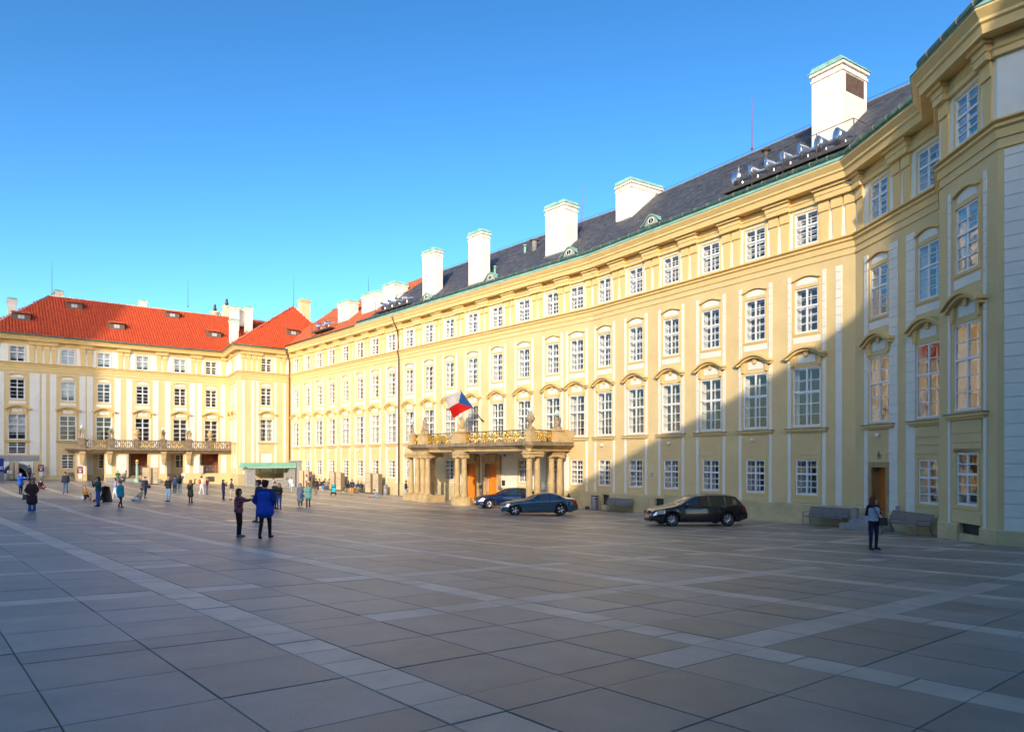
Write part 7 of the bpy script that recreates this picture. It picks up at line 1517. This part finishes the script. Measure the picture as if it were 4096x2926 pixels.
    for wx in (wf, wrr):
        for half in (-1, 1):
            W_ = M @ Matrix.Translation((wx - L / 2, half * (Wd / 2 - 0.125), wr)) @ (Matrix.Rotation(math.pi, 4, 'Z') if half > 0 else Matrix())
            if wx == wf: W_ = W_ @ Matrix.Rotation(rad(spec.get('steer', 0)), 4, 'Z')
            w = link('wheel', dk, o, W_); link('tyre', tm, w, W_); link('rim', rm, w, W_)
    # lamps, mirrors, handles, grille, plate
    def yat(x, k=3): i = int(np.argmin(abs(xs - x))); return rows[i][k][0], rows[i][k][1]
    def surf(x0, x1, k0, k1, out=0.006, half=-1, n=8):        # a patch that follows the body side
        vs = []; fs = []
        for i in range(n + 1):
            x = x0 + (x1 - x0) * i / n; j = int(np.argmin(abs(xs - x)))
            for kk in (k0, k1):
                lo = int(math.floor(kk)); fr = kk - lo; a, b = rows[j][lo], rows[j][min(lo + 1, K - 1)]; y, z = a[0] + (b[0] - a[0]) * fr + out, a[1] + (b[1] - a[1]) * fr; vs.append((xs[j] - L / 2 - (out if x < 0.3 else 0), half * y, z))
            if i: fs.append((2 * i - 2, 2 * i, 2 * i + 1, 2 * i - 1) if half < 0 else (2 * i - 1, 2 * i + 1, 2 * i, 2 * i - 2))
        return MB().add(vs, fs)
    for half in (-1, 1):
        part('headlight', surf(spec['hl'][0], spec['hl'][1], 2.7, 4.4, 0.008, half), LAMP, o, M); part('tail_light', surf(L - spec['tl'], L - 0.02, 2.6, 4.2, 0.008, half), TAIL, o, M)
        mx_ = spec['mir']; y, z = yat(mx_, 4); mr = part('mirror', MB().sphere((mx_ - L / 2, half * (y + 0.14), z + 0.10), 0.10, 10, 6, 0, (0.75, 1.05, 0.62)).tube([(mx_ - L / 2, half * (y - 0.02), z + 0.03), (mx_ - L / 2, half * (y + 0.08), z + 0.07)], 0.025, 6), pm, o, M, True)
        for hx in spec['handles']: y, z = yat(hx, 3); part('door_handle', MB().box(hx - L / 2 - 0.11, hx - L / 2 + 0.11, half * (y + 0.018) - 0.012, half * (y + 0.018) + 0.012, z + 0.02, z + 0.05), CHROME if spec.get('chromeh') else pm, o, M)
        pts = []                                              # bright line round the side glass
        for x in np.linspace(spec['win'][0] - 0.02, spec['win'][1] + 0.02, 26): j = int(np.argmin(abs(xs - x))); y, z = rows[j][6]; pts.append((xs[j] - L / 2, half * (y + 0.008), z))
        part('window_trim', MB().tube(pts, 0.013, 5), CHROME, o, M)
        for a, b in spec['shut']:                             # door gaps
            i0 = int(np.argmin(abs(xs - a))); q = [(xs[i0] - L / 2, half * (rows[i0][k][0] + 0.002), rows[i0][k][1]) for k in (1, 2, 3, 4)]; part('door_gap', MB().tube(q, 0.005, 4), TRIM, o, M)
    zf = spec['grille']; i1 = 1
    part('grille', MB().box(-L / 2 - 0.012, -L / 2 + 0.06, -0.42, 0.42, zf[0], zf[1]), TRIM, o, M); part('grille_bar', MB().box(-L / 2 - 0.022, -L / 2 - 0.012, -0.42, 0.42, (zf[0] + zf[1]) / 2 - 0.012, (zf[0] + zf[1]) / 2 + 0.012), CHROME, o, M)
    part('lower_grille', MB().box(-L / 2 + 0.0, -L / 2 + 0.1, -0.55, 0.55, 0.24, 0.36), TRIM, o, M)
    pl = part('number_plate', MB().box(-L / 2 - 0.02, -L / 2 - 0.008, -0.26, 0.26, 0.42, 0.53), mat('plate_white', (0.7, 0.72, 0.72), 0.5), o, M)
    part('plate_band', MB().box(-L / 2 - 0.023, -L / 2 - 0.02, 0.21, 0.26, 0.42, 0.53), mat('plate_blue', (0.01, 0.03, 0.3), 0.5), pl, M)
    part('badge', MB().sphere((-L / 2 - 0.02, 0, (zf[0] + zf[1]) / 2), 0.07, 8, 5, 0, (0.3, 0.8, 1)), CHROME, o, M)
    # no seats are modelled: the window glass is opaque and near black
    return o
def place(fpx, fpy, rpx, rpy, wb):
    a, b = pix_ground(fpx, fpy), pix_ground(rpx, rpy); d = (b - a); d.z = 0; mid = (a + b) / 2; yaw = math.atan2(d.y, d.x); return mid, yaw, d.length
HATCH = dict(L=4.86, W=1.86, wb=2.84, fo=0.98, wr=0.335, sill=0.23, top=[(0, 0.62), (0.06, 0.74), (0.25, 0.84), (0.7, 0.94), (1.15, 1.02), (1.38, 1.08), (2.02, 1.44), (2.35, 1.53), (2.9, 1.577), (3.5, 1.57), (4.05, 1.53), (4.32, 1.46), (4.58, 1.16), (4.68, 1.06), (4.80, 0.98), (4.86, 0.70)], belt=[(0, 0.58), (0.3, 0.78), (1.0, 0.90), (1.6, 0.97), (4.3, 1.04), (4.7, 0.98), (4.86, 0.66)],
    win=(1.72, 4.12), pillars=[(2.84, 2.93), (3.72, 3.76)], ws=(1.40, 2.26), rw=(4.36, 4.60), hl=(0.06, 0.62), tl=0.26, mir=1.72, handles=(2.62, 3.62), shut=[(1.62, 0), (2.88, 0), (3.78, 0)], grille=(0.60, 0.76), spokes=10, chromeh=True, chromesill=False)
COUPE = dict(L=4.64, W=1.83, wb=2.81, fo=0.78, wr=0.335, sill=0.21, top=[(0, 0.60), (0.05, 0.70), (0.25, 0.78), (0.8, 0.88), (1.35, 0.95), (1.55, 0.99), (2.12, 1.27), (2.45, 1.36), (2.8, 1.384), (3.1, 1.36), (3.5, 1.25), (3.85, 1.08), (4.0, 1.04), (4.4, 1.02), (4.56, 0.99), (4.64, 0.70)], belt=[(0, 0.56), (0.3, 0.70), (1.0, 0.82), (1.7, 0.90), (3.6, 0.96), (4.4, 0.95), (4.64, 0.64)],
    win=(1.86, 3.62), pillars=[(2.86, 2.93)], ws=(1.58, 2.34), rw=(3.45, 3.80), hl=(0.05, 0.50), tl=0.34, mir=1.86, handles=(2.78,), shut=[(1.52, 0), (2.98, 0)], grille=(0.56, 0.70), spokes=5, twin=True)
SEDAN = dict(L=5.12, W=1.89, wb=3.03, fo=0.86, wr=0.35, sill=0.22, top=[(0, 0.66), (0.05, 0.76), (0.3, 0.86), (0.9, 0.97), (1.45, 1.04), (1.62, 1.08), (2.25, 1.38), (2.6, 1.47), (3.1, 1.49), (3.6, 1.45), (4.1, 1.28), (4.45, 1.13), (4.6, 1.10), (4.95, 1.07), (5.05, 1.03), (5.12, 0.75)], belt=[(0, 0.6), (0.4, 0.80), (1.2, 0.92), (1.8, 0.97), (4.2, 1.03), (4.9, 1.0), (5.12, 0.68)],
    win=(1.98, 4.15), pillars=[(2.92, 3.0), (3.86, 3.90)], ws=(1.64, 2.45), rw=(3.85, 4.40), hl=(0.05, 0.50), tl=0.30, mir=1.98, handles=(2.72, 3.72), shut=[(1.70, 0), (2.96, 0), (3.95, 0)], grille=(0.58, 0.78), spokes=10, chromesill=True, steer=18)
def on_slope(mid, yaw, wb, W):
    u = Vector((math.cos(yaw), math.sin(yaw))); n = Vector((-u.y, u.x)); c = Vector((mid.x, mid.y)) + n * (W / 2 - 0.12); return Vector((c.x, c.y, gzf(c.x, c.y) + 0.0))
for nm_, lb, args, sp_, pm_ in (('parked_car', 'black hatchback with silver wheels standing in the shade by the wall', (2692, 2104, 2905, 2103), HATCH, paint('black_paint', (0.008, 0.008, 0.010))),
        ('parked_car', 'blue-grey two-door convertible with soft roof in front of the portico', (2054, 2060, 2250, 2061), COUPE, paint('bluegrey_paint', (0.035, 0.085, 0.135)))):
    mid, yaw, dl_ = place(*args, sp_['wb']); c = on_slope(mid, yaw, sp_['wb'], sp_['W']); u = Vector((math.cos(yaw), math.sin(yaw))); shift = (sp_['L'] / 2 - (sp_['fo'] + sp_['wb'] / 2)); c.x += u.x * shift; c.y += u.y * shift; c.z = gzf(c.x, c.y) + 0.012
    car(nm_, lb, c, yaw, sp_, pm_)
f = pix_ground(1958, 2034); yaw = rad(14); c = Vector((f.x, f.y)) + Vector((math.cos(yaw), math.sin(yaw))) * (SEDAN['L'] / 2 - SEDAN['fo']) + Vector((-math.sin(yaw), math.cos(yaw))) * (SEDAN['W'] / 2 - 0.12)
car('parked_car', 'dark navy saloon with front wheels turned, half hidden behind the convertible', Vector((c.x, c.y, gzf(c.x, c.y) + 0.012)), yaw, SEDAN, paint('navy_paint', (0.008, 0.018, 0.075)))
